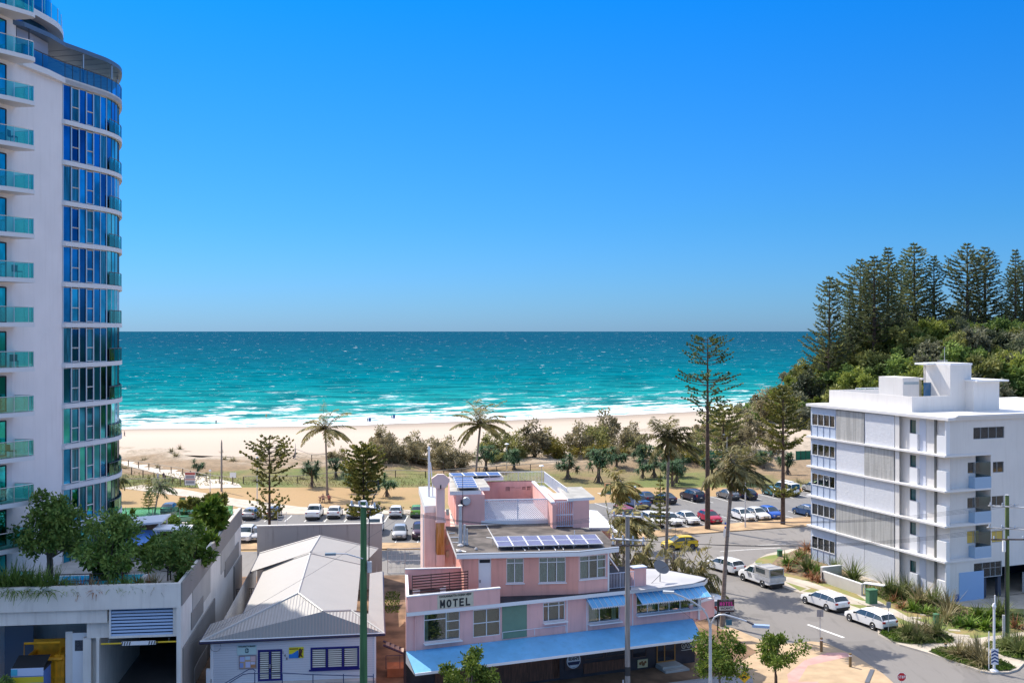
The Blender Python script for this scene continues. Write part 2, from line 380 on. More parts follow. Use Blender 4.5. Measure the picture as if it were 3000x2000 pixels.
wet = math_n(nt, 'ADD', sep.outputs[1], math_n(nt, 'MULTIPLY', math_n(nt, 'SUBTRACT', st, .5), .10))
c = ramp(nt, wet, [(.0,(.45,.365,.28)), (.55,(.50,.415,.325)), (.78,(.45,.37,.285)), (.90,(.33,.26,.195)), (.97,(.23,.19,.155))])
c = mixc(nt, math_n(nt, 'MULTIPLY', fi, .22), c, (.40,.32,.24)); nt.links.new(c, b.inputs['Base Color']); b.inputs['Roughness'].default_value = .9
bump_n(nt, b, fi, .35, .15); SAND = m
def asphalt(name, c1, c2):
    m, nt, b = nodemat(name); tc = N(nt, 'ShaderNodeTexCoord').outputs['Object']
    big = noise_n(nt, tc, .12, 5, .6, (1,1,1)); fine = noise_n(nt, tc, 14, 3, .8); cr = noise_n(nt, tc, .5, 6, .7, (3,.4,1))
    c = mixc(nt, big, c1, c2); c = mixc(nt, math_n(nt, 'MULTIPLY', fine, .35), c, tuple(k*.55 for k in c1))
    c = mixc(nt, math_n(nt, 'MULTIPLY', ramp(nt, cr, [(.54,(0,0,0)), (.68,(1,1,1))]), .45), c, tuple(k*.6 for k in c1)); c = mixc(nt, math_n(nt, 'MULTIPLY', ramp(nt, noise_n(nt, tc, .22, 2, .3), [(.60,(0,0,0)), (.615,(1,1,1))]), .22), c, tuple(k*.5 for k in c1))
    nt.links.new(c, b.inputs['Base Color']); b.inputs['Roughness'].default_value = .9; bump_n(nt, b, fine, .15, .01); return m
ASPH = asphalt('road_asphalt', (.20,.185,.17), (.26,.24,.22)); ASPH2 = asphalt('parking_asphalt', (.17,.165,.16), (.22,.21,.20))
PATH = mat('path_concrete', (.47,.41,.33), .9, .12, .7, bump=.08); PAVT = mat('tan_paving', (.46,.33,.20), .9, .12, .8, bump=.1)
PAVP = mat('pink_paving', (.56,.31,.27), .9, .1, .9, bump=.1); KERB = mat('kerb_concrete', (.52,.47,.40), .9, .12, 1.0)
EARTH = mat('brown_earth', (.20,.12,.07), 1.0, .45, .5, bump=.3, bscale=5); LINE = mat('road_marking', (.75,.75,.72), .8, .1, 4)
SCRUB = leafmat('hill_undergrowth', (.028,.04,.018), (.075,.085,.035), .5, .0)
# --- one big ground sheet with dunes and headland folded in further away
mb = MB(); xs = [-900,-600,-300,-200] + [-160+4*i for i in range(116)] + [330,450,700]; ys = [-900,-60,20,60,100,140,160] + [166+3*i for i in range(26)] + [250+8*i for i in range(45)]
idx = {}
for j, y in enumerate(ys):
    for i, x in enumerate(xs):
        z = -.02 + (dune_h(x, y) if y < 250 else 0)
        s = shore(x)
        if y > s-80: z -= 9*smooth((y-(s-80))/110)
        z = max(z, -14) ; h = hill_h(x, y)
        z = max(z, h-.3) if h > .4 else z
        idx[i, j] = len(mb.v); mb.v.append((x, y, z))
for j in range(len(ys)-1):
    for i in range(len(xs)-1):
        x = (xs[i]+xs[i+1])/2; y = (ys[j]+ys[j+1])/2
        mb.f.append((idx[i,j], idx[i+1,j], idx[i+1,j+1], idx[i,j+1]))
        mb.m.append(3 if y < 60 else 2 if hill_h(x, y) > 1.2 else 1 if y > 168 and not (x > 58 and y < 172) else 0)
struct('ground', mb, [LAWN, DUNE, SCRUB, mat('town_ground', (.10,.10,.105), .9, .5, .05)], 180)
# --- beach, from the dune foot to under the water
mb = MB(); rows = 26; cols = 90; uvs = []
for j in range(rows+1):
    t = j/rows
    for i in range(cols+1):
        x = -300 + 420*i/cols; s = shore(x); l = lerp_poly(SANDLINE, x); y = l-6 + (s+40-(l-6))*t
        n = noise.noise(Vector((x*.05, y*.12, 9)))*.16
        tt = (y-l)/(s-l); z = .55 - 2.55*smooth(tt*.92)*1.02 + n*(1-t) if tt < 1 else -2.0-(tt-1)*6
        mb.v.append((x, y, z)); uvs.append((x/100, tt))
for j in range(rows):
    for i in range(cols):
        k = j*(cols+1)+i; mb.f.append((k, k+1, k+cols+2, k+cols+1)); mb.m.append(0)
o = struct('beach', mb, SAND, 180); ul = o.data.uv_layers.new(name='UVMap')
for lp in o.data.loops: ul.data[lp.index].uv = uvs[lp.vertex_index]
# --- sea: rows follow the shore line
m, nt, b = nodemat('sea_water'); uv = N(nt, 'ShaderNodeUVMap').outputs[0]; tc = N(nt, 'ShaderNodeTexCoord').outputs['Object']
sep = N(nt, 'ShaderNodeSeparateXYZ'); nt.links.new(uv, sep.inputs[0]); dist = sep.outputs[1]      # v = log distance offshore
patch = noise_n(nt, tc, .012, 5, .6, (1,1.6,1))
dd = math_n(nt, 'ADD', dist, math_n(nt, 'MULTIPLY', math_n(nt, 'SUBTRACT', patch, .5), .16))
c = ramp(nt, dd, [(.0,(.15,.34,.29)), (.26,(.04,.30,.28)), (.42,(.010,.24,.25)), (.56,(.0,.155,.20)), (.70,(.003,.095,.155)), (.90,(.006,.060,.125))])
SW = noise_n(nt, tc, .09, 5, .65, (.45,1.2,1)); SW2 = noise_n(nt, tc, .35, 4, .65, (.4,1,1))
c = mixc(nt, math_n(nt, 'MULTIPLY', ramp(nt, SW, [(.44,(1,1,1)), (.54,(0,0,0))]), .62), c, (.0,.045,.075))
c = mixc(nt, math_n(nt, 'MULTIPLY', ramp(nt, SW2, [(.52,(0,0,0)), (.62,(1,1,1))]), .32), c, (.03,.27,.27))
# surf lines and whitecaps
wuv = noise_n(nt, uv, 3.2, 6, .62, (2.2,9.5,1)); wuv2 = noise_n(nt, uv, 13, 6, .78, (1.5,8,1)); lace = noise_n(nt, tc, .5, 5, .75, (.5,1,1)); lace2 = noise_n(nt, uv, 30, 5, .7, (1.2,9,1))
near = N(nt, 'ShaderNodeMapRange'); near.inputs['From Min'].default_value = .58; near.inputs['From Max'].default_value = .10; nt.links.new(dist, near.inputs[0])
th = math_n(nt, 'SUBTRACT', .72, math_n(nt, 'MULTIPLY', near.outputs[0], .235))
f1 = math_n(nt, 'MULTIPLY', math_n(nt, 'SUBTRACT', math_n(nt, 'ADD', math_n(nt, 'MULTIPLY', wuv, .62), math_n(nt, 'MULTIPLY', lace, .38)), math_n(nt, 'SUBTRACT', th, .085)), 14, True)
f2 = math_n(nt, 'MULTIPLY', math_n(nt, 'SUBTRACT', math_n(nt, 'ADD', math_n(nt, 'MULTIPLY', wuv2, .7), math_n(nt, 'MULTIPLY', lace2, .3)), .586), 16, True)
edge = N(nt, 'ShaderNodeMapRange'); edge.inputs['From Min'].default_value = .10; edge.inputs['From Max'].default_value = .035; nt.links.new(dist, edge.inputs[0])
f3 = math_n(nt, 'MULTIPLY', edge.outputs[0], math_n(nt, 'MULTIPLY', math_n(nt, 'SUBTRACT', lace, .38), 5, True), True)
f2 = math_n(nt, 'MULTIPLY', f2, ramp(nt, noise_n(nt, tc, .006, 4, .6), [(.36,(.15,.15,.15)), (.62,(1,1,1))]))
foam = math_n(nt, 'MAXIMUM', math_n(nt, 'MAXIMUM', math_n(nt, 'MULTIPLY', f1, math_n(nt, 'MULTIPLY', near.outputs[0], 2.2, True)), f2), f3)
c = mixc(nt, foam, c, (.80,.83,.84)); nt.links.new(c, b.inputs['Base Color'])
b.inputs['IOR'].default_value = 1.33; b.inputs['Specular IOR Level'].default_value = .0
nt.links.new(math_n(nt, 'ADD', math_n(nt, 'MULTIPLY', foam, .4), .4), b.inputs['Roughness'])
bp = N(nt, 'ShaderNodeBump'); bp.inputs['Strength'].default_value = .9; bp.inputs['Distance'].default_value = 1.0
nt.links.new(math_n(nt, 'ADD', SW, math_n(nt, 'MULTIPLY', SW2, .35)), bp.inputs['Height']); nt.links.new(bp.outputs[0], b.inputs['Normal']); SEA = m
ds = [-22,-14,-8,-4,0,4,8,14,22,32,45,60,80,110,150,210,300,450,700,1200,2200,4500,10000,30000]
mb = MB(); uvs = []; cols = 120; L = lambda d: math.log1p(max(0, d+10)/12)/math.log1p(4000/12)
for d in ds:
    for i in range(cols+1):
        f = (i/cols*2-1); x0 = -60 + f*340; w = 1 + max(0, d)/500
        x = -60 + f*340*w; y = shore(max(-260, min(130, x0))) + d + (0 if x0 < 130 else (x0-130)*.3)
        mb.v.append((x, y, -2.0)); uvs.append((x0/100, L(d)))
for j in range(len(ds)-1):
    for i in range(cols):
        k = j*(cols+1)+i; mb.f.append((k, k+1, k+cols+2, k+cols+1)); mb.m.append(0)
o = struct('sea', mb, SEA, 180); ul = o.data.uv_layers.new(name='UVMap')
for lp in o.data.loops: ul.data[lp.index].uv = uvs[lp.vertex_index]
# --- flat sheets
def sheet(name, pts, z, m, kerb=None, km=None):
    mb = MB(); 
    if kerb: mb.prism(pts, 0.0, kerb, 1, 0)
    else: mb.face([(x, y, z) for x, y in pts])
    o = struct(name, mb, [m, km or KERB] if kerb else m); 
    return o
def P(f, *uvs): return [gz(f(u, v)) for u, v in uvs]
A22 = math.radians(21.5); EX = (math.cos(A22), math.sin(A22)); EY = (-math.sin(A22), math.cos(A22))
def grid(a, b_): return (a*EX[0]+b_*EY[0], a*EX[1]+b_*EY[1])
def ab(p): return (p[0]*EX[0]+p[1]*EX[1], p[0]*EY[0]+p[1]*EY[1])
# near asphalt apron: front street, side street
sheet('road', [(-120,40),(-880,-890),(880,-890),(110,40),(110,166),(80,153.2),(60,143.6),(37.9,135.1),(20.9,129.4),(8,124),(0,121.3),(-30,119.8),(-120,119)], .004, ASPH)
# blocks of ground that sit a kerb higher than the road
BK = .13
sheet('house_lot', [(-70,60),(-40,64.5),(-9,66.6),(14.5,76.2),(19,82),(17.4,88.6),(16.4,92),(11.5,105.5),(9,108.2),(4,108.4),(-30,107),(-120,106),(-120,60)], 0, EARTH, BK)
gap = P(F4, (1700,1568),(1990,1568),(1960,1000),(1900,700),(1800,700))
sheet('side_yard', [(x, y) for x, y in [(-9.4,73),(-6.2,71.5),(-8.2,96),(-10.5,96)]], BK+.004, EARTH)
# motel corner pavement and the paved bulge with bollards
corner = P(G1, (330,1100),(440,1062),(640,1150),(800,1215),(1000,1215),(1180,1195),(1310,1208),(1440,1268),(1570,1318),(1700,1400),(1850,1500),(1960,1600),(2050,1720)) + [(24.5,66),(6,64),(0,64)] 
sheet('pavement', corner, 0, PAVT, BK-.02)
sheet('pink_paving', P(G1, (1330,1300),(1500,1300),(1560,1330),(1150,1420),(1060,1568),(1250,1568),(1230,1600),(980,1640),(960,1500),(1120,1370)), BK-.016, PAVP)
sheet('front_footpath', [(-9,66.7),(14.5,76.1),(17.3,76.3),(16.4,70.6),(10,66),(-9,62)], 0, mat('grey_footpath', (.30,.29,.30), .9, .1, 1), BK+.012)
# right-hand block with the white apartments
rb = P(G1, (660,470),(700,430),(770,395),(860,372),(1000,345),(1165,325)) + [(50,126),(110,150),(130,110),(80,86),(50,80.5)] + P(G3, (2195,1400),(2140,1455),(2060,1480),(1900,1488),(1800,1470),(1310,1300),(1050,1225),(860,1130),(850,1090)) + P(G1, (1500,900),(1090,752),(900,690),(570,520))
sheet('corner_block', rb, 0, PATH, BK)
sheet('lawn_verge', P(G1, (665,460),(700,430),(800,405),(960,385),(1160,330),(1290,560),(1700,830),(1100,735),(1180,712),(880,570),(870,500),(740,502),(670,485)), BK+.004, VERGE)
sheet('lawn_strip', P(G3, (20,545),(230,610),(750,780),(870,830),(1050,940),(1500,1110),(1740,1175),(2195,1110),(2195,900),(1600,880),(900,700),(340,560),(100,500)), BK+.008, VERGE)
sheet('kerbside_grass', P(G3, (0,650),(140,735),(200,712),(20,655)), BK+.008, VERGE)
sheet('kerbside_verge', P(G3, (560,850),(760,870),(1240,1050),(1020,1080),(1045,1020)), BK+.008, VERGE)
sheet('footpath', P(G3, (-60,590),(60,610),(230,650),(560,770),(780,850),(900,880),(1000,900),(1250,1040),(1500,1110),(1700,1180),(1900,1150),(2195,1140),(2195,1190),(1850,1230),(1600,1230),(1460,1120),(1230,1060),(880,910),(560,800),(200,690),(20,640)), BK+.013, PATH)
BED = mat('garden_bed', (.06,.075,.03), 1, .5, 2, bump=.5, bscale=6)
MULCH = mat('mulch', (.22,.15,.09), 1, .4, 3, bump=.4, bscale=8)
for nm, pts, mm in (('garden_bed', P(G3, (860,1125),(900,1090),(1010,1085),(1200,1040),(1400,1080),(1560,1180),(1540,1215),(1150,1225),(1000,1205)), BED),
    ('corner_bed', P(G3, (1315,1290),(1400,1260),(1600,1250),(1800,1290),(1900,1330),(2130,1440),(2060,1470),(1900,1475),(1780,1450),(1500,1370)), BED),
    ('far_corner_bed', P(G3, (1810,1235),(1950,1180),(2195,1150),(2195,1380),(2000,1330)), BED),
    ('apartment_bed', P(G3, (-200,560),(-60,420),(230,300),(240,420),(480,500),(700,640),(880,690),(1100,680),(1480,830),(1800,940),(2195,960),(2195,1090),(1600,1050),(1350,950),(1100,930),(880,800),(700,690),(340,600),(330,640),(140,600),(-50,560)), MULCH)):
    sheet(nm, pts, BK+.017, mm)
# parking lot left and right, strips, paths
sheet('parking_lot', [(-75,124.6),(-8,124.6),(3,126.2),(9.5,128.6),(24.5,135.3),(36.2,140.6),(60,150),(72,176),(46,164.9),(11,153),(2,147),(-4,144.2),(-75,143.4)], .008, ASPH2)
sheet('park_footpath', [(-80,143.7),(-4,144.5),(2,147.3),(11,153.3),(11,156.5),(1,150.5),(-6,148),(-18,147.6),(-30,150.2),(-41,157.5),(-52,167),(-60,171.5),(-62,168),(-50,160),(-37,148.5),(-80,146.8)], .012, PATH)
sheet('nature_strip', [(-75,119.6),(0,121.4),(8,124.1),(20.9,129.5),(37.9,135.2),(80,153.3),(80,158),(60,149.9),(36.2,140.4),(24.5,135.1),(9.5,128.4),(3,126),(-8,124.4),(-75,124.4)], 0, mat('tan_strip', (.40,.27,.15), .95, .25, .5, bump=.3), .1, mat('old_kerb', (.16,.13,.10), .9, .2, 2))
sheet('beach_path', [(-150,232),(-72,196.5),(-60.5,183.5),(-51.5,173),(-49.5,167.5),(-43,168.5),(-44.5,172.5),(-49,178),(-57,186.5),(-70,200.5),(-150,237)], .04, mat('pale_path', (.62,.54,.44), .9, .08, 1))
# painted lines
mb = MB()
def stripe(a, b_, w=.12, z=.013):
    a = Vector((*a, z)); b_ = Vector((*b_, z)); d = (b_-a).normalized(); n_ = Vector((-d.y, d.x, 0))*w/2
    mb.face((a-n_, b_-n_, b_+n_, a+n_))
for k in range(24):
    x = -56+2.62*k
    stripe((x, 138.4), (x+.0, 143.2)); stripe((x+.3, 124.9), (x+.3, 129.6))
for k in range(22):
    p = gz(G6(1660+0*k, 1170)) if False else (12+2.75*k*.93, 153.4+2.75*k*.315)
    stripe(p, (p[0]+1.9, p[1]-4.8)); 
for k in range(17):
    p = (12.5+2.75*k*.915, 130.2+2.75*k*.395); stripe(p, (p[0]-1.9, p[1]+4.7))
struct('parking_lines', mb, LINE)
mb = MB()
stripe(gz(G1(1150,1030)), gz(G1(1480,1150)), .28, .009)
stripe(gz(G1(540,345)), gz(G1(900,325)), .14, .009); stripe(gz(G1(560,310)), gz(G1(950,290)), .12, .009)
stripe(gz(G9(690,890)), gz(G9(830,890)), .14, .009); stripe(gz(G9(1250,890)), gz(G9(1560,870)), .14, .009)
stripe(gz(G6(430,1480)), gz(G6(560,1480)), .1, .009)
struct('road_markings', mb, LINE)
# ================================================================ TOWER
TW = mat('tower_wall', (.86,.81,.80), .7, .03, .4, bump=.04, grime=.12); SOFF = mat('slab_edge', (.74,.74,.75), .6)
TGL = mat('tower_glass', (.02,.20,.41), .05, .35, .35, metal=1.0)
TGL2 = mat('tower_glass_teal', (.02,.40,.46), .06, .4, .5, metal=1.0)
TGS = [TGL, mat('tower_glass_deep', (.01,.10,.25), .05, .3, .4, metal=1.0), mat('tower_glass_cyan', (.03,.33,.52), .06, .4, .5, metal=1.0), mat('tower_glass_curtain', (.02,.20,.30), .15, .5, 1.5, metal=.5, stretch=(4,4,.3))]
BGL = glassy('balustrade_glass', (.25,.78,.72), .88, refl=(.5,1,.95)); BGL2 = glassy('blue_balustrade_glass', (.10,.32,.50), .85, refl=(.5,.8,1))
BLIND = mat('blind', (.35,.38,.48), .7)
tower = thing('apartment_tower', 'tall white apartment tower with curved blue glass bays and green balconies at the left edge', 'building', (-34.3, 80.8, 0), 0)
TX, TY = -34.3, 80.8
T = lambda pts: [(x-TX, y-TY) for x, y in pts]
body = [(-60,66),(-37.4,66),(-35.2,74.5),(-34.3,80.8),(-35.3,80.95),(-34.9,83),(-34.3,85),(-33.9,87.6),(-34.6,90.2),(-36.1,93.2),(-38.5,96.6),(-45,99.5),(-60,100)]
wall = MB(); wall.prism(T(body), -.2, 44.0)
upper = [(-60,66),(-37.4,66),(-35.2,75.1),(-36.4,77),(-36.6,80),(-38.2,86),(-45,92),(-60,92)]
wall.prism(T(upper), 44.0, 62.0)
part('wall', wall, TW, tower)
arc = [(-34.3,80.8),(-33.80,82.3),(-33.33,83.9),(-32.87,85.6),(-32.85,88.0),(-33.65,90.5),(-35.15,93.5),(-37.6,97.2)]
def offs(pts, d):
    out = []
    for i, p in enumerate(pts):
        a = pts[max(i-1, 0)]; b = pts[min(i+1, len(pts)-1)]; t = Vector((b[0]-a[0], b[1]-a[1])).normalized(); out.append((p[0]+t.y*d, p[1]-t.x*d))
    return out
def subdiv(pts, n):
    o = []
    for i in range(len(pts)-1):
        p0 = pts[max(i-1,0)]; p1 = pts[i]; p2 = pts[i+1]; p3 = pts[min(i+2, len(pts)-1)]
        for k in range(n):
            t = k/n
            o.append(tuple(.5*((2*p1[j]) + (-p0[j]+p2[j])*t + (2*p0[j]-5*p1[j]+4*p2[j]-p3[j])*t*t + (-p0[j]+3*p1[j]-3*p2[j]+p3[j])*t**3) for j in (0,1)))
    o.append(pts[-1]); return o
SA = subdiv(arc, 6)
def along(pts, t0, t1, n):
    """resample polyline between arc-length fractions"""
    L = [0]
    for a, b in zip(pts[:-1], pts[1:]): L.append(L[-1]+math.hypot(b[0]-a[0], b[1]-a[1]))
    o = []
    for k in range(n+1):
        s = L[-1]*(t0+(t1-t0)*k/n); i = 0
        while i < len(L)-2 and L[i+1] < s: i += 1
        f = (s-L[i])/(L[i+1]-L[i]); o.append((pts[i][0]+(pts[i+1][0]-pts[i][0])*f, pts[i][1]+(pts[i+1][1]-pts[i][1])*f))
    return o
def wallstrip(mb, pts, z0, z1, m=0, th=0):
    for a, b in zip(pts[:-1], pts[1:]):
        mb.face(((a[0],a[1],z0),(b[0],b[1],z0),(b[0],b[1],z1),(a[0],a[1],z1)), m)
    return mb
glzone = T(offs(SA, 0))
baylen = [along(glzone, 0, .285, 6), along(glzone, .292, 1, 16)]
edge = T(offs(SA, .26))
for k in range(-6, 7):
    zb = 25.25 + 3.1*k; top = zb + .34
    if k < 7:
        # bay slab
        poly = edge + T([(-42,97.6),(-36,81.5),(-34.4,80.6)])
        part('balcony_slab', MB().prism(poly, zb-.0, top), SOFF, tower)
    if k < 6:
        z0 = top; z1 = zb+3.1
        mb = MB(); pts = baylen[0]
        for i, p in enumerate(pts):
            mb.tube([(p[0]+.02, p[1], z0), (p[0]+.02, p[1], z1)], .045, 4)
        for i in (1, 3):
            a, b = pts[i], pts[i+1]; zt = z0+(z1-z0)*.42
            for zz in (z0+.1, zt, z1-.1): mb.tube([(a[0]+.04, a[1], zz), (b[0]+.04, b[1], zz)], .05, 4)
            for q in (a, b): mb.tube([(q[0]+.05, q[1], z0+.1), (q[0]+.05, q[1], z1-.1)], .06, 4)
        for zz in (z0+.03, z1-.03):
            for a, b in zip(pts[:-1], pts[1:]): mb.tube([(a[0], a[1], zz), (b[0], b[1], zz)], .04, 4)
        w = part('window', mb, SMET, tower); pm_ = MB()
        for i in range(6): wallstrip(pm_, pts[i:i+2], z0, z1, R.choices((0,1,2,3), (5,3,2,2))[0] if k > -4 else R.choice((0,3,3,2)))
        part('pane', pm_, TGS, w)
        mb = MB(); lp = baylen[1]
        for p in lp: mb.tube([(p[0], p[1], z0), (p[0], p[1], z1)], .035, 4)
        w = part('window', mb, DMET if k % 3 else SMET, tower); pm_ = MB()
        for i in range(16): wallstrip(pm_, lp[i:i+2], z0, z1, R.choice((0,0,1,2)))
        part('pane', pm_, [TGL2, mat('tower_glass_mint', (.20,.60,.58), .08, .3, .5, metal=.8), TGS[0]], w)
        bl = along(T(offs(SA, .20)), .292, 1, 14); mb = MB()
        for p in bl: mb.tube([(p[0], p[1], top), (p[0], p[1], top+1.05)], .02, 4)
        for a, b in zip(bl[:-1], bl[1:]): mb.tube([(a[0], a[1], top+1.05), (b[0], b[1], top+1.05)], .03, 4)
        bb = part('balustrade', mb, DMET, tower); part('glass', wallstrip(MB(), bl, top+.05, top+1.0), BGL, bb)
    # left balcony
    lb = [(-36.2,69.3),(-35.1,71.3),(-34.3,72.7),(-33.55,74.0),(-33.75,74.5),(-35.3,75.0)]
# left balconies go on above the terrace
for k in range(-6, 10):
    zb = 25.25+3.1*k
    outer = subdiv([(-38.2,66.0),(-35.4,70.8),(-34.2,72.8),(-33.5,74.15),(-33.75,74.6)], 3)
    mb = MB().prism(T(outer + [(-35.4,74.9),(-37.6,66.0)]), zb, zb+.3); part('balcony_slab', mb, SOFF, tower)
    bl = T(offs(outer, -.1)) + T([(-35.15,74.8)]); mb = MB()
    for p in bl[::2]: mb.tube([(p[0], p[1], zb+.3), (p[0], p[1], zb+1.4)], .025, 4)
    for a, b in zip(bl[:-1], bl[1:]): mb.tube([(a[0], a[1], zb+1.4), (b[0], b[1], zb+1.4)], .03, 4)
    bb = part('balustrade', mb, SMET, tower); part('glass', wallstrip(MB(), bl, zb+.34, zb+1.36), BGL, bb)
    d = Vector((2.2, 8.5)).normalized(); A = Vector((-37.35, 66.2))-Vector((TX, TY)); nrm = Vector((d.y, -d.x))
    mb = MB()
    def wp(s, o): q = A + d*s + nrm*o; return (q.x, q.y)
    for s in (3.0, 5.1, 7.9): q = wp(s, .06); mb.tube([(q[0], q[1], zb+.3), (q[0], q[1], zb+2.75)], .05, 4)
    for zz in (zb+.35, zb+2.75): a, b = wp(3, .06), wp(7.9, .06); mb.tube([(a[0], a[1], zz), (b[0], b[1], zz)], .05, 4)
    w = part('sliding_door', mb, DMET, tower); part('pane', wallstrip(MB(), [wp(3, .05), wp(7.9, .05)], zb+.32, zb+2.75), TGL2, w)
# terrace with canopy
z = 44.27
tb = along(T(offs(SA, .20)), 0, 1, 22); tb = T([(-34.9,75.3),(-34.6,78)]) + tb
part('terrace_slab', MB().prism(T([(-35.4,74.9),(-34.75,75.2),(-34.2,78.2)]) + edge + T([(-42,97.6),(-38,80)]), 43.84, z-.001), SOFF, tower)
mb = MB()
for p in tb: mb.tube([(p[0], p[1], z), (p[0], p[1], z+1.15)], .025, 4)
for a, b in zip(tb[:-1], tb[1:]): mb.tube([(a[0], a[1], z+1.15), (b[0], b[1], z+1.15)], .035, 4)
bb = part('terrace_balustrade', mb, DMET, tower); part('glass', wallstrip(MB(), tb, z+.05, z+1.1), BGL2, bb)
CAN = mat('canopy_metal', (.09,.15,.24), .45, metal=.2)
cp = T([(-35.8,74.3),(-34.7,75.3),(-34.1,78.2)]) + edge
cn = part('canopy', MB().prism(cp + T([(-40,97.2),(-38.5,88),(-38.2,80),(-37.5,75)]), 46.62, 46.95), CAN, tower)
mb = MB()
for k in range(12):
    t = k/11; q = along(edge, t*.9+.05, 1, 1)[0]; mb.tube([(q[0]-.3, q[1], 46.7), (q[0]-5.2, q[1]+1.2, 46.7)], .10, 4)
mb.tube([(-2.5, -2, 46.7), (-2.2, 8, 46.7)], .12, 4)
part('beam', mb, CAN, cn)
for s in ((-33.6,82.9), (-32.7,86.4), (-33.9,90.9)): part('canopy_post', MB().tube([(s[0]-TX, s[1]-TY, z), (s[0]-TX, s[1]-TY, 46.65)], .07, 6), SMET, tower)
w = part('window', MB().tube([(-.3,-5,z),(-.3,-5,46.6)], .05, 4), DMET, tower)
part('pane', wallstrip(MB(), T([(-35.3,75.4),(-35.0,77),(-34.9,79.6)]), z, 46.6), BLIND, w)
part('lounge_wall', wallstrip(MB(), T([(-34.9,79.6),(-40,80.5),(-41,97)]), z, 46.7), mat('lounge_dark', (.05,.07,.09), .5), tower)
ua = subdiv([(-35.3,75.0),(-34.95,78.2),(-34.9,81.6),(-36.3,85.5),(-39,89)], 5)
part('balcony_slab', MB().prism(T(ua + [(-42,89),(-38,76)]), 48.15, 48.6), SOFF, tower)
ui = T(offs(ua, -.12)); mb = MB()
for p in ui[::2]: mb.tube([(p[0], p[1], 48.6), (p[0], p[1], 49.8)], .03, 4)
bb = part('balustrade', mb, SMET, tower); part('glass', wallstrip(MB(), ui, 48.6, 49.8), BGL, bb)
ug = T(offs(ua, -.9)); w = part('window', wallstrip(MB(), [(p[0]-.02, p[1]) for p in ug], 46.95, 47.0), DMET, tower); part('pane', wallstrip(MB(), ug, 46.95, 48.15), TGL, w); w2 = part('window', MB().tube([(ug[9][0], ug[9][1], 48.6), (ug[9][0], ug[9][1], 56)], .06, 4), SMET, tower); part('pane', wallstrip(MB(), ug, 48.6, 56), TGL, w2)
# things standing on the left balconies
def outdoor_chair(loc, rz, lab):
    t = thing('outdoor_chair', lab, 'chair', loc, rz); M_ = DMET
    part('seat', MB().box(-.25,.25,-.25,.25,.42,.47), M_, t); part('backrest', MB().box(-.25,.25,.22,.26,.47,.9), M_, t)
    for sx in (-.22,.22):
        for sy in (-.22,.22): part('leg', MB().tube([(sx,sy,0),(sx,sy,.42)], .02, 4), M_, t)
zc = 25.25+3.1+.3
for k_, (nf_, lb_) in enumerate(((-1,'dark balcony chair two floors below the horizon level balcony'),(4,'dark balcony chair near the top of the visible tower balconies'),(-3,'dark balcony chair on the low balcony above the podium trees'))): outdoor_chair((-34.45-.1*k_,73.2,25.25+3.1*nf_+.3), .6+k_, lb_)
outdoor_chair((-34.35,73.45,zc), 1.2, 'dark balcony chair with a low back on the tower balcony just above the horizon')
# ================================================================ PODIUM
PF = Frame((-21.85, 70.0), 7.0)
pod = thing('podium', 'cream concrete car park podium with vehicle entry, louvre and planted roof below the tower', 'building', (PF.O[0], PF.O[1], 0), PF.a)
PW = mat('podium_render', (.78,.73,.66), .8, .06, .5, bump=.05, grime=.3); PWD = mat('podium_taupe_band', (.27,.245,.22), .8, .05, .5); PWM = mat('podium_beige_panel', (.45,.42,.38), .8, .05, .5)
def pr(f, a, b):   # rect on podium front from survey corners
    (x0, z1), (x1, z0) = PF.hit(f(*a)), PF.hit(f(*b)); return (min(x0,x1), max(x0,x1), min(z0,z1), max(z0,z1))
fasc = pr(F3, (0,890), (1290,1035)); TOP = 8.35
fb = PF.hit(F3(640,1045))[1]
door_o = pr(F3, (470,1245), (600,1490)); gate = pr(F3, (695,1262), (1272,1568)); binopen = pr(F3, (0,1140), (603,1240)); lou = pr(F3, (783,1030), (1222,1222))
mb = MB()
xr = 0.0; xl = -40
# parapet fascia
part('parapet', MB().box(xl, -.25, -.25, .1, fb, TOP).box(xl, -.3, 1.6, 1.75, 7.6, 8.0).box(-.25, .0, -.32, 29.6, fb-.0, TOP+.02), PW, pod)
beam = pr(F3, (0,1060), (757,1140)); sill = pr(F3, (600,1130), (757,1250))
mb.box(xl, beam[1], 0, .3, beam[2], fb-.003)
mb.box(sill[0], lou[0]-.05, .45, .6, gate[3]-.0, beam[2])
mb.box(lou[0]-.12, -.3, .02, .35, lou[2]-.15, lou[2]-.003); mb.box(lou[1]+.003, -.3, .02, .35, lou[2], fb-.003); mb.box(lou[0]-.12, lou[0]-.003, .02, .35, lou[2], fb-.003)
mb.box(-.28, .0, -.3, .5, -1, fb-.003)
mb.box(xl, gate[0]-.25, 7.2, 7.4, 0, 7); mb.box(gate[0]-.25, gate[0], .4, 12, 0, lou[2]-.2); mb.box(gate[0]-1.1, gate[0]-.6, .5, .9, 0, gate[3]); mb.box(gate[0]-.1, gate[0]+.02, .1, .4, 0, gate[3])
mb.box(-.25, 0, .5, 29.6, -1, fb); mb.box(xl, -.26, 29.35, 29.6, 0, TOP-.6)
part('wall', mb, PW, pod)
part('deck', MB().box(xl, -.26, 1.7, 29.3, 7.0, 7.25), CONC, pod); part('planter_soil', MB().box(xl, -.26, .1, 1.6, 7.7, 7.95), EARTH, pod)
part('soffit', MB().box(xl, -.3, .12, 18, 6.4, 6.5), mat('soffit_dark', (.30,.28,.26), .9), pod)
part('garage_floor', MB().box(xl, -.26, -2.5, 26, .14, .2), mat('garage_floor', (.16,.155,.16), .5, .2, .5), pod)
part('garage_back_wall', MB().box(gate[0], -.26, 20, 20.3, .2, 6.4), mat('garage_inner', (.20,.19,.18), .9), pod)
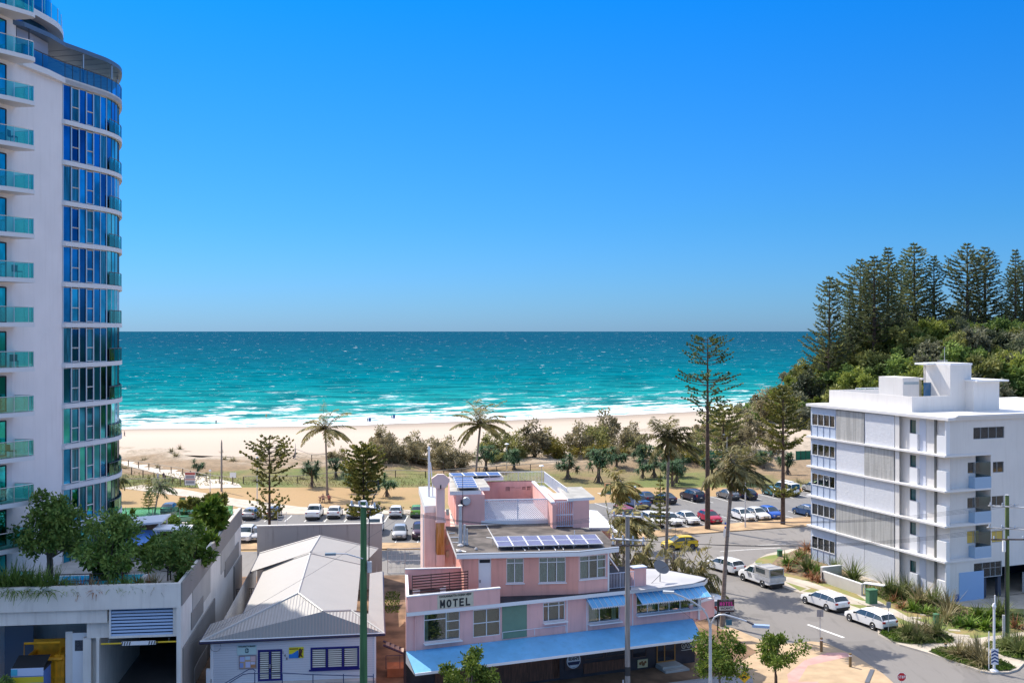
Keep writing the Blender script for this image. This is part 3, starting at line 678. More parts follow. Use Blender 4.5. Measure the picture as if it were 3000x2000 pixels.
# louvre
mb = MB(); n = 9; mb.box(lou[0], lou[1], .2, .22, lou[2], lou[3], 1)
for k in range(n):
    z0 = lou[2]+(lou[3]-lou[2])*k/n; mb.face(((lou[0],.04,z0),(lou[1],.04,z0),(lou[1],.10,z0+.12),(lou[0],.10,z0+.12)))
LOUV = mat('louvre_blue_grey', (.38,.50,.68), .5); lv = part('louvre', mb, [LOUV, mat('louvre_back', (.05,.08,.14), .8)], pod)
part('louvre_frame', MB().box(lou[0]-.06, lou[0], .0, .3, lou[2], lou[3]).box(lou[1], lou[1]+.06-.06, .0, .3, lou[2], lou[3]).box(lou[0], lou[1], .25, .3, lou[2], lou[3]), WHITE2, lv)
# door
d = part('door', MB().box(door_o[0]+.1, door_o[1]-.1, 1.0, 1.06, .15, door_o[3]), WHITE2, pod)
part('door_frame', MB().box(door_o[0]-.35, door_o[0]+.1, 1.0, 1.2, .15, door_o[3]+.1).box(door_o[1]-.1, door_o[1]+.7, 1.0, 1.2, .15, door_o[3]+.1), PW, d)
c = (door_o[0]+door_o[1])/2; zc = PF.hit(F3(530,1333))[1]
part('door_sign', MB().box(c-.32, c+.32, .97, .995, zc-.35, zc+.35), mat('sign_dark', (.05,.055,.07), .5, .4, 12), d); part('handle', MB().box(door_o[0]+.2, door_o[0]+.35, .94, .99, 1.15, 1.22), SMET, d)
# side wall bands (facing the house): taupe band on top, stepped recess panels
PS = Frame(PF.O, 97.0)
def side(*uvs, f=F3): return [PS.hit(f(u, v)) for u, v in uvs]
def sidepoly(mb, pts, out=.04, m=0):
    pts = [(max(-.3, min(29.6, l)), z) for l, z in pts]; n = len(pts); a = [(out, l, z) for l, z in pts]; b = [(0.0, l, z) for l, z in pts]
    mb.face(a, m)
    for i in range(n): j = (i+1) % n; mb.face((a[i], b[i], b[j], a[j]), m)
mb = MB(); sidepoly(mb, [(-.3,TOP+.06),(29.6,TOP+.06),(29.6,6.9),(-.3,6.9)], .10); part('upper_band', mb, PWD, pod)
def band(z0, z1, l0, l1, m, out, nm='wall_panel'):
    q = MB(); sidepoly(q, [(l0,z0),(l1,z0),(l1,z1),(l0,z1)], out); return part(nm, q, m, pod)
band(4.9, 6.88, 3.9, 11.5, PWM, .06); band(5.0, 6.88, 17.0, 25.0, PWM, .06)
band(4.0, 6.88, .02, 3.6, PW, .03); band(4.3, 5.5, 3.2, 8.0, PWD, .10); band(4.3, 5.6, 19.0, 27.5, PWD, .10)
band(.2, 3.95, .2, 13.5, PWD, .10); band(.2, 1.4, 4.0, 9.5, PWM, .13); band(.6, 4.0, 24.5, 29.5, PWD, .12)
# height bar
hb = thing('height_bar', 'white height clearance bar with chevron ends and yellow tips hanging in the garage entry', 'barrier', PF.w((gate[0]+gate[1])/2, -.15) + (0,), PF.a)
hz = PF.hit(F3(980,1278))[1]; w = (gate[1]-gate[0])*.46
part('bar', MB().tube([(-w, 0, hz), (w, 0, hz)], .055, 8), mat('yellow_paint', (.75,.50,.02), .5), hb); bd = part('board', MB().box(-w*.45, w*.45, -.08, -.05, hz-.13, hz+.13), WHITE2, hb)
mb = MB()
for s in (-1, 1):
    for k in range(4): x0 = s*(w*.26+k*.16); mb.face(((x0,-.085,hz-.12),(x0+.07,-.085,hz-.12),(x0+.13,-.085,hz+.12),(x0+.06,-.085,hz+.12)))
part('stripes', mb, mat('black_paint', (.03,.03,.03), .5), bd)
for s in (-1,1): part('chain', MB().tube([(s*w*.8,0,hz),(s*w*.8,.1,gate[3])], .012, 4), SMET, hb)
# bollards at the loading bay
YB = mat('yellow_bollard', (.70,.55,.03), .45); YG = mat('lime_bollard', (.60,.68,.05), .45)
for (u, v0, v1, m_, lb) in ((498,1505,1640,YB,'thick yellow steel bollard, leftmost of the row by the loading bay'), (533,1465,1620,YB,'thick yellow steel bollard second from the left by the loading bay'), (575,1425,1532,YG,'thin lime yellow bollard third in the row near the white service door'), (611,1383,1488,YG,'thin lime yellow bollard nearest the garage entry pillar')):
    p = gz(F3(u, v1), .2); h = zat(F3(u, v0), p[1])-.2; r = .07 if m_ is YB else .045
    b_ = single('bollard', MB().lathe([(r*1.0,0),(r,h-.05),(r*.7,h)], 10), m_, lb, 'bollard', (p[0], p[1], .2), 0, 'yellow bollards by the loading bay', 40)
p = gz(F3(1245,1545), .2)
single('hoop_barrier', MB().tube([(0,0,0),(0,0,1.1),(.08,0,1.25),(.5,0,1.25)], .06, 8), YB, 'yellow bent pipe barrier at the right side of the garage entry', 'barrier', (p[0]-.1, 69.2, .2), PF.a, smooth=40)
# skips
ORG = mat('skip_orange', (.85,.38,.01), .5, .15, 2)
def rect_front(fx, off): return PF.off(off)
p = PF.w(PF.off(1.6).hit(F3(345,1400))[0], 1.6)
sk = thing('skip_bin', 'large orange steel skip bin with a tipping frame inside the loading bay', 'skip bin', (p[0], p[1], .2), PF.a, None, (.76,1,1.4))
bx = MB(); bx.face(((-1.9,0,.9),(1.3,0,.9),(1.5,0,2.2),(-1.9,0,2.2))); bx.face(((1.3,0,.2),(1.5,0,2.2),(1.5,2,2.2),(1.3,2,.2))); bx.box(.5,1.35,-.1,1.9,.1,2.3); bx.box(-2.0,1.4,1.8,1.9,.6,2.7); bx.box(-2,-1.7,-.1,1.9,1.3,2.2)
part('body', bx, ORG, sk); part('frame', MB().tube([(-2,-.15,2.1),(-2,-.15,2.9),(1.0,-.15,2.9),(1.0,-.15,2.1)], .06, 4).tube([(-2,-.15,2.1),(1.2,-.15,2.1)], .09, 4), ORG, sk)
part('rib', MB().box(.55,.65,-.16,-.1,.2,2.2).box(.95,1.05,-.16,-.1,.2,2.2).box(.4,1.4,-.15,-.1,1.2,1.3), ORG, sk)
sc_ = thing('compactor_bin', 'blue and yellow waste bin with black lid and printed panels in the loading bay', 'waste bin', PF.w(PF.hit(F3(215,1500))[0], -.6) + (.2,), PF.a)
w = (PF.hit(F3(335,1500))[0]-PF.hit(F3(100,1500))[0])/2*.97; zt = PF.off(-.9).hit(F3(215,1465))[1]-.2
part('body', MB().box(-w, w, 0, 1.5, 0, zt-.25), mat('bin_blue', (.10,.22,.55), .5), sc_)
pn = MB().box(-w, w, -.03, -.003, zt-1.0, zt-.62, 0).box(-w, w, -.03, -.003, zt-.55, zt-.05, 1).box(w*.4, w*.75, -.035, -.003, 0, zt-1.05, 2).box(-w, -w*.6, -.045, -.031, zt-.5, zt-.1, 3)
part('front_panel', pn, [YB, mat('bin_pale', (.55,.62,.80), .5), mat('bin_lime', (.65,.65,.05), .5), mat('bin_cyan', (.08,.45,.6), .5)], sc_)
part('lid', MB().box(-w-.04, w+.04, -.02, 1.55, zt-.24, zt-.1).face(((-w,0,zt-.1),(w,0,zt-.1),(w,1.5,zt+.35),(-w,1.5,zt+.35))), DARK, sc_)
p = PF.w(PF.off(5.4).hit(F3(120,1300))[0], 5.4)
single('partition_panel', MB().box(-1.4,1.1,0,.08,.2,4.4).box(-1.4,-1.3,-.03,-.003,.2,4.4), mat('slate_panel', (.16,.20,.27), .6), 'tall dark slate screen panel behind the skip bin in the loading bay', 'panel', (p[0], p[1], 0), PF.a)
# deck furniture
def pavilion(l, d, w, dp, z, tilt, lab):
    c = PF.w(l, d); t = thing('pavilion', lab, 'pavilion', (c[0], c[1], 7.25), PF.a)
    zr = lambda x, y: z-7.25+tilt*(x)/w
    part('roof', MB().prism([(-w/2,-dp/2),(w/2,-dp/2),(w/2,dp/2),(-w/2,dp/2)], zr, lambda x, y: zr(x,y)+.15), WHITE2, t)
    for sx in (-1,1):
        for sy in (-1,1): part('post', MB().box(sx*w*.42-.06, sx*w*.42+.06, sy*dp*.42-.06, sy*dp*.42+.06, 0, zr(sx*w*.42, 0)-.003), TRIM, t)
    part('screen', MB().box(-w*.42+.07, w*.42-.07, dp*.42-.02, dp*.42+.02, .1, 1.8), mat('timber_screen', (.20,.15,.11), .8, .2, 3), t)
a = gz(G8(330,1125), 9.6); al = PF.loc(a); pavilion(al[0], al[1], 3.4, 3.6, 9.5, .25, 'white flat roofed pavilion on the podium deck, the farther and larger one')
a = gz(G8(625,1200), 9.2); al = PF.loc(a); pavilion(al[0], al[1], 2.8, 2.2, 9.1, -.1, 'small white roofed pavilion on the podium deck right of the blue awning')
a = gz(G8(300,1330), 8.4); al = PF.loc(a)
single('shade_awning', MB().prism([(-1.3,-2.2),(1.3,-1.9),(1.3,1.9),(-1.3,1.9)], lambda x, y: 1.35+.1*y, lambda x, y: 1.42+.1*y).tube([(-1.2,-1.9,0),(-1.2,-1.9,1.2)], .04, 4).tube([(1.2,-1.7,0),(1.2,-1.7,1.2)], .04, 4).tube([(1.2,1.8,0),(1.2,1.8,1.5)], .04, 4), mat('awning_blue', (.10,.30,.75), .6), 'bright blue shade awning beside the pool deck pavilions', 'awning', (a[0], a[1], 7.25), PF.a)
pl = thing('swimming_pool', 'pale turquoise swimming pool glimpsed between the trees on the podium deck', 'swimming pool', PF.w(-7.2, 5.2) + (7.25,), PF.a)
part('coping', MB().box(-3.6,3.6,-2.0,2.0,.0,.18), WHITE2, pl); part('water', MB().box(-3.3,3.3,-1.7,1.7,.18,.2), mat('pool_water', (.05,.48,.62), .05, .2, 2, spec=.8), pl)
gf = thing('glass_fence', 'green glass fence along the far edge of the podium deck', 'fence', PF.w(-.6, 28.6) + (7.25,), PF.a)
gm_ = MB().box(-24,0,-.01,.01,.1,1.5); part('glass', gm_, glassy('fence_green_glass', (.45,.80,.66), .93), gf)
for k in range(11): part('post', MB().tube([(-k*2.4,-.03,0),(-k*2.4,-.03,1.55)], .03, 4), SMET, gf)
gf = thing('pool_fence', 'dark metal rail fence with red posts behind the planter on the podium', 'fence', PF.w(-16, 2.2) + (7.25,), PF.a)
part('rail', MB().tube([(-3,0,1.35),(12,0,1.35)], .035, 4).tube([(5,0,.9),(12,0,.9)], .03, 4), DMET, gf)
for k in range(8): part('post', MB().tube([(-3+k*2.1,0,0),(-3+k*2.1,0,1.4)], .05, 4), mat('red_brown_post', (.25,.06,.04), .6), gf)
def parapet(mb, pts, z0, z1, th=.14, m=0): 
    for a, b_ in zip(pts[:-1], pts[1:]):
        d = Vector((b_[0]-a[0], b_[1]-a[1])); n_ = Vector((-d.y, d.x)).normalized()*th
        mb.prism([a, b_, (b_[0]+n_.x, b_[1]+n_.y), (a[0]+n_.x, a[1]+n_.y)], z0, z1, m)
    return mb
# ================================================================ SMALL HOUSE WITH HIPPED ROOF
def corrug(name, rgb, dirx, rough=.55, period=.22, strength=.8):
    m, nt, b = nodemat(name); tc = N(nt, 'ShaderNodeTexCoord').outputs['Object']
    sp = N(nt, 'ShaderNodeSeparateXYZ'); nt.links.new(tc, sp.inputs[0])
    w = math_n(nt, 'SINE', math_n(nt, 'MULTIPLY', sp.outputs[dirx], 2*PI/period))
    n = noise_n(nt, tc, .6, 4, .6); b.inputs['Roughness'].default_value = rough
    c = mixc(nt, n, rgb, tuple(k*.86 for k in rgb)); c = mixc(nt, math_n(nt, 'MULTIPLY', ramp(nt, math_n(nt, 'ADD', math_n(nt, 'MULTIPLY', w, .5), .5), [(.0,(1,1,1)), (.25,(0,0,0))]), .22), c, tuple(k*.5 for k in rgb))
    nt.links.new(c, b.inputs['Base Color']); bump_n(nt, b, w, strength, .03); MC[name] = m; return m
HA = math.radians(7)
HO = (-21.2, 71.8); HF = Frame(HO, 7.0)
house = thing('weatherboard_house', 'low white weatherboard house with pale hipped roof between the podium and the motel', 'house', (HO[0], HO[1], 0), HA)
def q(f, u, v, z): a = HF.loc(gz(f(u, v), z)); return (a[0], a[1], z)
RX = corrug('roof_ribs_across', (.41,.385,.355), 0, strength=.5); RY = corrug('roof_ribs_along', (.41,.385,.355), 1, period=.3, strength=.25)
apx = q(F4,1015,742,6.1); rb_ = q(F4,1125,378,6.1); gl = q(F4,110,1190,3.9); gr = q(F4,1808,1112,3.9); lb_ = q(F4,212,1022,3.95)
l1 = q(F4,510,925,4.75); l2 = q(F4,700,525,4.6); r1 = q(F4,1550,900,4.85); r2 = q(F4,1590,480,4.6); v1 = q(F4,1240,910,5.0); v2 = q(F4,1500,900,4.9)
e1 = q(F4,1800,960,3.95); e2 = q(F4,1790,540,3.95); i1 = q(F4,1660,930,4.3); i2 = q(F4,1672,560,4.3); h1 = q(F4,870,850,5.5)
def onplane(f, u, v, a, b, c):
    a, b, c = Vector(a), Vector(b), Vector(c); n_ = (b-a).cross(c-a); e = Vector(HF.loc((0,0))+(25.,)); d = Vector(q(f, u, v, 4.0))-e
    p = e + d*((a-e).dot(n_)/d.dot(n_)); return tuple(p)
r2 = onplane(F4,1590,480, apx, rb_, r1); v1 = onplane(F4,1240,910, apx, rb_, r1); v2 = onplane(F4,1500,900, apx, rb_, r1); l1 = onplane(F4,510,925, apx, rb_, l2)
rf = MB()
rf.face((gl, gr, v2, v1, apx), 0); rf.face((gl, apx, l1, lb_), 0)
rf.face((apx, rb_, l2, l1), 1); rf.face((apx, v1, v2, r1, r2, rb_), 1)
rf.face((gr, e1, i1, v2), 1); rf.face((e1, e2, i2, i1), 1); rf.face((v2, i1, r1), 0)
ro = part('roof', rf, [RX, RY], house)
ax2 = q(F4,1215,218,6.2); bl1 = q(F4,660,378,4.6); bl2 = q(F4,578,545,4.6); br1 = q(F4,1750,335,4.6); br2 = q(F4,1620,520,4.55)
rj = (rb_[0], rb_[1]+.4, 6.15)
mb = MB(); mb.face((rj, ax2, bl1, bl2), 0); mb.face((rj, (r2[0], r2[1]+.3, 4.6), br1, ax2), 0); mb.face((rj, bl2, (l2[0]-.2, l2[1]+.2, 4.55)), 0)
part('rear_roof', mb, RY, house)
mb = MB()
for a, b in ((apx, rb_), (apx, gl), (apx, v1), (v1, v2), (v2, gr), (rb_, l2), (rb_, r2), (rj, ax2), (ax2, bl1), (ax2, br1)):
    mb.tube([(a[0], a[1], a[2]+.02), (b[0], b[1], b[2]+.02)], .07, 5)
part('ridge_capping', mb, mat('ridge_cap', (.52,.50,.47), .5), ro)
mb = MB()
for a, b in ((gl, gr), (gl, lb_), (gr, e1), (e1, e2), (l1, l2), (bl1, bl2)):
    mb.tube([(a[0], a[1], a[2]-.08), (b[0], b[1], b[2]-.08)], .09, 4)
NAVY = mat('navy_paint', (.012,.012,.16), .4); NAVYD = mat('navy_gutter', (.02,.02,.07), .4)
gt = part('gutter', mb, NAVYD, ro)
part('fascia', MB().tube([(gl[0]+.02,gl[1]-.03,3.95),(gr[0],gr[1]-.03,3.95)], .045, 4), TRIM, ro)
# walls
HW = HF.off(.55)
m, nt, b = nodemat('weatherboards'); tc = N(nt, 'ShaderNodeTexCoord').outputs['Object']; sp = N(nt, 'ShaderNodeSeparateXYZ'); nt.links.new(tc, sp.inputs[0])
w_ = math_n(nt, 'FRACT', math_n(nt, 'MULTIPLY', sp.outputs[2], 6.2)); b.inputs['Base Color'].default_value = (.68,.70,.74,1); b.inputs['Roughness'].default_value = .6
nt.links.new(mixc(nt, ramp(nt, w_, [(.0,(1,1,1)), (.14,(0,0,0))]), (.68,.70,.74), (.40,.42,.47)), b.inputs['Base Color']); bump_n(nt, b, w_, .7, .03); BOARDS = m
hr = lambda a, b_: (lambda p, q_: (min(p[0],q_[0]), max(p[0],q_[0]), min(p[1],q_[1]), max(p[1],q_[1])))(HW.hit(F4(*a)), HW.hit(F4(*b_)))
dr = hr((645,1262), (868,1568)); dr = (dr[0], dr[1], .9, dr[3]); wi = hr((1128,1240), (1575,1425))
wl = HW.hit(F4(228,1300))[0]; wr = HW.hit(F4(1722,1200))[0]
mb = MB(); mb.facade(wl, wr, 0, 3.88, [dr, wi], .55, .12)
mb.face(((wl,.55,0),(wl,.55,3.88),(wl,26,3.88),(wl,26,0))); mb.face(((wr,.55,0),(wr,24,0),(wr,24,3.88),(wr,.55,3.88)))
part('wall', mb, BOARDS, house)
part('side_wall', MB().face(((l2[0]+.3,5,0),(l2[0]+.3,27,0),(l2[0]+.3,27,4.6),(l2[0]+.3,5,4.6))).face(((r2[0]-.2,5,3.9),(r2[0]-.2,24,3.9),(r2[0]-.2,24,4.6),(r2[0]-.2,5,4.6))), WHITE, house)
part('soffit', MB().face(((gl[0]+.1,gl[1]+.05,3.84),(gr[0]-.1,gr[1]+.05,3.84),(wr,.56,3.84),(wl,.56,3.84))), WHITE2, house)
def louvres(par, nm, o, y, cols, n, label=None):
    w = (o[1]-o[0]); mb = MB(); bars(mb, o[0], o[1], o[2], o[3], [k/cols for k in range(1, cols)], (), y, .13, .07)
    f = part(nm, mb, NAVY, par, label=label); sl = MB()
    for c in range(cols):
        a = o[0]+w*c/cols+.1; b_ = o[0]+w*(c+1)/cols-.1; hh = (o[3]-o[2]-.26)
        for k in range(n):
            z = o[2]+.13+hh*(k+.5)/n; sl.face(((a,y+.02,z-.05),(b_,y+.02,z-.05),(b_,y+.08,z+.03),(a,y+.08,z+.03)))
    part('slats', sl, mat('cream_slat', (.62,.60,.52), .5), f); part('backing', MB().box(o[0]+.1,o[1]-.1,y+.1,y+.11,o[2]+.1,o[3]-.1), DARK, f); return f
dd_ = louvres(house, 'door', dr, .52, 2, 13); part('handle', MB().box((dr[0]+dr[1])/2-.03,(dr[0]+dr[1])/2+.03,.44,.51,dr[3]-1.25,dr[3]-1.0), SMET, dd_)
louvres(house, 'window', wi, .52, 3, 9)
part('window_sill', MB().box(wi[0]-.1, wi[1]+.05, .42, .58, wi[2]-.09, wi[2]-.003), NAVY, house)
for x in (wl, wr): part('corner_board', MB().box(x-.06, x+.06, .47, .6, 0, 3.8), TRIM, house)
part('downpipe', MB().tube([(wl-.1,.5,3.7),(wl-.1,.5,1.2)], .05, 6), TRIM, house)
part('meter_box', MB().box(wl-.4, wl-.12, .35, .6, .9, 1.9), WHITE2, house)
mb = MB(); p0 = (HW.hit(F4(265,1225))); mb.tube([(p0[0]+.35*math.cos(t*.5)-.05, .42, p0[1]+.35*math.sin(t*.5)) for t in range(0, 13)], .012, 3); part('cable_loop', mb, DMET, house)
# signs on the house
sgn = hr((455,1222), (632,1300)); s_ = thing('clinic_sign', 'pale mint board with a round black emblem left of the blue doors', 'sign', HF.w((sgn[0]+sgn[1])/2, .50) + ((sgn[2]+sgn[3])/2,), HA)
w = (sgn[1]-sgn[0])/2; h = (sgn[3]-sgn[2])/2; part('board', MB().box(-w,w,0,.03,-h,h), mat('mint_board', (.50,.68,.66), .6), s_)
BLK = mat('black_lettering', (.015,.015,.02), .6)
lettering('COOLANGATTA BRANCH', .15, BLK, s_, (0,-.012,h*.78), w*1.75, bold=.003)
mb = MB(); mb.lathe([(h*.52,0),(h*.52,.012)], 20, (0,-.013,-h*.12), axis='y'); mb.box(-.16,-.11,-.016,-.014,-h*.4,h*.2,1); mb.box(-.06,-.01,-.016,-.014,-h*.42,h*.25,1); mb.box(.05,.09,-.016,-.014,-h*.42,h*.1,1); mb.box(.13,.18,-.016,-.014,-h*.3,h*.2,1)
part('emblem', mb, [mat('emblem_ink', (.02,.08,.10), .6), mat('emblem_pale', (.50,.68,.66), .6)], s_)
nb = hr((472,1312), (632,1430)); s_ = thing('notice_board', 'framed notice board with paper notices under the mint sign', 'notice board', HF.w((nb[0]+nb[1])/2, .46) + ((nb[2]+nb[3])/2,), HA)
w = (nb[1]-nb[0])/2; h = (nb[3]-nb[2])/2; mb = MB(); bars(mb, -w, w, -h, h, (), (), 0, .05, .06); part('frame', mb, mat('bronze_frame', (.30,.26,.28), .5), s_); part('backing', MB().box(-w+.05,w-.05,.04,.05,-h+.05,h-.05), mat('cork', (.55,.38,.25), .9), s_)
for (x0,x1,z0,z1,cc) in ((-.9,-.5,-.8,-.1,(.25,.35,.65)),(-.9,-.35,.1,.8,(.45,.5,.75)),(-.25,.3,-.8,.05,(.55,.58,.8)),(.35,.9,.1,.85,(.7,.5,.5)),(-.3,.3,.35,.85,(.5,.65,.75)),(.35,.85,-.35,.0,(.6,.62,.75)),(.35,.9,-.8,-.45,(.5,.25,.12))):
    part('notice', MB().box(x0*w,x1*w,.02,.03,z0*h,z1*h), mat('paper_%d' % int(cc[0]*100+cc[2]*1000), cc, .8), s_)
po = hr((930,1238), (1065,1332)); s_ = thing('beach_mural_sign', 'yellow and blue painted beach sign between the doors and the louvred window', 'sign', HF.w((po[0]+po[1])/2, .50) + ((po[2]+po[3])/2,), HA)
w = (po[1]-po[0])/2; h = (po[3]-po[2])/2; part('board', MB().box(-w,w,0,.03,-h,h), mat('sign_yellow', (.75,.68,.02), .5), s_)
mb = MB(); mb.face(((-w,-.005,-h),(w*.3,-.005,-h),(w*.3,-.005,h*.4),(w*.15,-.005,h*.42),(-w*.2,-.005,h*.1),(-w*.6,-.005,-h*.2),(-w,-.005,-h*.25)), 0)
mb.box(-w*.95, w*.25, -.006, -.002, h*.6, h*.82, 1)
mb.tube([(w*.5,-.015,h*.75),(w*.6,-.015,h*.2),(w*.5,-.015,-h*.35),(w*.35,-.015,-h*.9)], [.07,.13,.09,.04], 6, 2).tube([(w*.55,-.015,-h*.3),(w*.85,-.015,-h*.85)], [.07,.03], 6, 2).tube([(w*.55,-.015,h*.4),(w*.95,-.015,h*.6)], .035, 5, 2)
part('painting', mb, [mat('sign_blue', (.02,.20,.60), .5), mat('sign_brown', (.20,.10,.01), .6), mat('figure_brown', (.07,.03,.02), .6)], s_)
mb = None
nx_ = HW.hit(F4(893,1315)); nt_ = thing('house_number', 'black house number digits stepping down beside the blue doors', 'number', HF.w(nx_[0], .50)+(nx_[1],), HA)
for k, ch in enumerate('146'): lettering(ch, .26, BLK, nt_, (-.13+.13*k, 0, .22-.2*k), name='digit')
# front rail and porch
fr_ = thing('porch_railing', 'dark blue metal handrail along the porch in front of the white house', 'railing', HF.w(0, -1.3), HA)
HP = HF.off(-1.3); RAIL = mat('rail_blue', (.02,.05,.14), .4); mb = MB()
pts = [HP.hit(F4(u, v)) for u, v in ((340,1568),(560,1440),(600,1437),(622,1455),(612,1472))]; mb.tube([(a, 0, z) for a, z in pts], .03, 6)
pts = [HP.hit(F4(u, v)) for u, v in ((380,1568),(505,1490),(560,1480),(650,1480),(870,1476),(1150,1490),(1700,1506))]; mb.tube([(a, .05, z) for a, z in pts], .03, 6)
part('handrail', mb, RAIL, fr_)
for u in (615, 868, 1150, 1430, 1705): a, z = HP.hit(F4(u, 1485)); part('post', MB().box(a-.03,a+.03,.02,.08,.1,z), RAIL, fr_)
part('porch_floor', MB().box(HP.hit(F4(400,1560))[0], HP.hit(F4(1720,1560))[0], -.1, 1.8, .14, .85), CONC, house)
# side stairs to the right
st = thing('side_stairs', 'short dark blue timber stair with open treads between the house and the pink motel', 'stairs', HF.w(wr+.55, 4.2), HA)
a0 = HF.off(4.2).hit(F4(1730,1370)); mb = MB(); mb.tube([(0,0,2.0),(2.0,0,1.1)], .08, 4); mb.tube([(0,1,2.0),(2.0,1,1.1)], .08, 4); part('stringer', mb, NAVYD, st)
for k in range(5): part('tread', MB().box(.2+.35*k,.48+.35*k,0,1,1.86-.16*k,1.92-.16*k), mat('tread_pale', (.40,.30,.24), .8), st)
part('landing', MB().box(.3,2.9,-1.6,-.1,.14,.75), mat('landing_terracotta', (.45,.18,.08), .9, .15, 2), st); part('rail', rail(MB(), [(.2,-1.6,.75),(2.2,-1.6,.75)], .95, post=.9, bal=False), NAVYD, st)
# long stained wall behind the house
a = gz(F4(637,140), 6.3); cw = HF.loc(a); bq = HF.loc(gz(F4(1785,118), 6.5))
m, nt, b = nodemat('stained_wall'); tc = N(nt, 'ShaderNodeTexCoord').outputs['Object']; n1 = noise_n(nt, tc, 1.0, 6, .7, (2.2,1,.12)); sp = N(nt, 'ShaderNodeSeparateXYZ'); nt.links.new(tc, sp.inputs[0])
mr = N(nt, 'ShaderNodeMapRange'); mr.inputs['From Min'].default_value = 4.2; mr.inputs['From Max'].default_value = 6.5; nt.links.new(sp.outputs[2], mr.inputs[0])
nt.links.new(mixc(nt, math_n(nt, 'MULTIPLY', ramp(nt, n1, [(.55,(0,0,0)), (.68,(1,1,1))]), math_n(nt, 'MULTIPLY', mr.outputs[0], .75)), (.50,.47,.44), (.15,.10,.09)), b.inputs['Base Color']); b.inputs['Roughness'].default_value = .9
wt = thing('boundary_wall', 'long stained grey concrete wall with a pale coping behind the hipped roof', 'wall', HF.w(cw[0], cw[1]), HA)
L_ = bq[0]-cw[0]; part('wall', MB().box(0, L_, 0, .25, 0, 6.35), m, wt); part('coping', MB().box(-.06, L_+.06, -.06, .31, 6.353, 6.48), mat('pale_coping', (.66,.63,.58), .8), wt)
part('return_wall', MB().box(L_-.2, L_, .25, 5, 0, 6.35), m, wt)
# aerial-like rack on the wall and back yard gates
mb = MB()
for k in range(6): mb.tube([(0,0,.25*k),(.8,0,.25*k)], .02, 4)
for x in (0,.8): mb.tube([(x,0,-.2),(x,0,1.45)], .025, 4)
a = PF.w(0, 0); sp_ = gz(F4(815,105), 6.5)
single('metal_ladder_rack', mb, GALV, 'small white slatted frame standing behind the stained wall', 'frame', (sp_[0], sp_[1]+.6, 6.1), HA)
def gate(loc, rz, w, h, nm, lab, m_=DMET, grid_=.35):
    t = thing(nm, lab, 'fence', loc, rz); mb = MB(); bars(mb, 0, w, .05, h, [.5] if w > 1.5 else (), [.5], 0, .06, .06); part('frame', mb, m_, t); mb = MB()
    n = int(w/grid_*2)
    for k in range(1, n): mb.tube([(w*k/n, .03, .05), (w*k/n, .03, h)], .012, 3)
    n = int(h/grid_*1.5)
    for k in range(1, n): mb.tube([(0, .03, h*k/n), (w, .03, h*k/n)], .012, 3)
    part('mesh', mb, m_, t)
a = PF.w(.6, 22); gate(a, HA, 2.6, 2.6, 'yard_gate', 'dark mesh gate across the gap between the podium wall and the house')
a = gz(F4(1790,560), 1.0); gate((a[0], a[1]+4), HA, 3.6, 2.6, 'yard_fence', 'grey galvanised frame fence at the back of the side yard beside the motel', GALV, .9)
# ================================================================ MOTEL
MO = (-6.95, 70.3); MF = Frame(MO, 21.5)
motel = thing('motel', 'pink three storey motel with flat roofs, blue awning and rooftop deck', 'building', (MO[0], MO[1], 0), MF.a)
BLUEAW = mat('awning_pale_blue', (.16,.46,.74), .5, .08, .8, bump=.02, grime=.25)
def mr_(f, a, b_, d=0.0):
    fm = MF.off(d); p = fm.hit(f(*a)); q_ = fm.hit(f(*b_)); return (min(p[0],q_[0]), max(p[0],q_[0]), min(p[1],q_[1]), max(p[1],q_[1]))
D0 = .35   # wall stands this far behind the slab edge
ow1 = mr_(F5,(343,1078),(597,1278),D0); ow2 = mr_(F5,(690,1045),(882,1240),D0); gp = mr_(F5,(884,1030),(1068,1255),D0+.02)
ow3 = mr_(F5,(1185,1000),(1340,1128),D0); ow4 = mr_(F6,(298,985),(520,1150),D0); ow5 = mr_(F6,(638,950),(1098,1110),D0)
ow1 = (ow1[0],ow1[1],4.05,5.95); ow2 = (ow2[0],ow2[1],4.0,5.9); ow3 = (ow3[0],ow3[1],4.55,5.9); ow4 = (ow4[0],ow4[1],4.1,5.6); ow5 = (ow5[0],ow5[1],4.35,5.85)
LR = 22.6
gw = lambda u0,u1,v0,v1: mr_(fr(1620,1860,5.113),(u0,v0),(u1,v1),D0+.6)
g1 = gw(480,770,280,390); g2 = gw(800,1075,200,375); g3 = gw(1190,1400,175,360); gd = gw(1550,1830,130,470); g4 = gw(640,640,0,0)
mb = MB(); mb.facade(0, LR, 3.55, 6.02, [ow1, ow2, ow3, ow4, ow5], D0, .14)
_l = MF.loc((-7.7,76.65)); _r = MF.loc((-3.2,77.15)); mb.face(((0,D0,0),(0,D0,6.0),(_l[0],_l[1],6.0),(_l[0],_l[1],0))); mb.face(((_l[0],_l[1],0),(_l[0],_l[1],6),(_r[0],_r[1],6),(_r[0],_r[1],0))); mb.face(((LR,D0,3.4),(LR,5,3.4),(LR,5,6.0),(LR,D0,6.0))).face(((LR,5,0),(13.2,12.5,0),(13.2,12.5,6.0),(LR,5,6.0)))
mb.face(((_r[0],_r[1],0),(_r[0],_r[1],6),(9,12.5,6),(9,12.5,0))); mb.face(((9,12.5,0),(9,12.5,6),(13.2,12.5,6),(13.2,12.5,0)))
wl_ = part('wall', mb, PINK, motel)
SHOPW = mat('shop_dark', (.045,.035,.04), .6, .3, 1); TIMB = mat('shop_timber', (.16,.065,.035), .6, .35, 2, stretch=(6,1,.6)); 
sh = MB(); gsf = lambda o, a, b_: (o[0], o[1], a, b_)
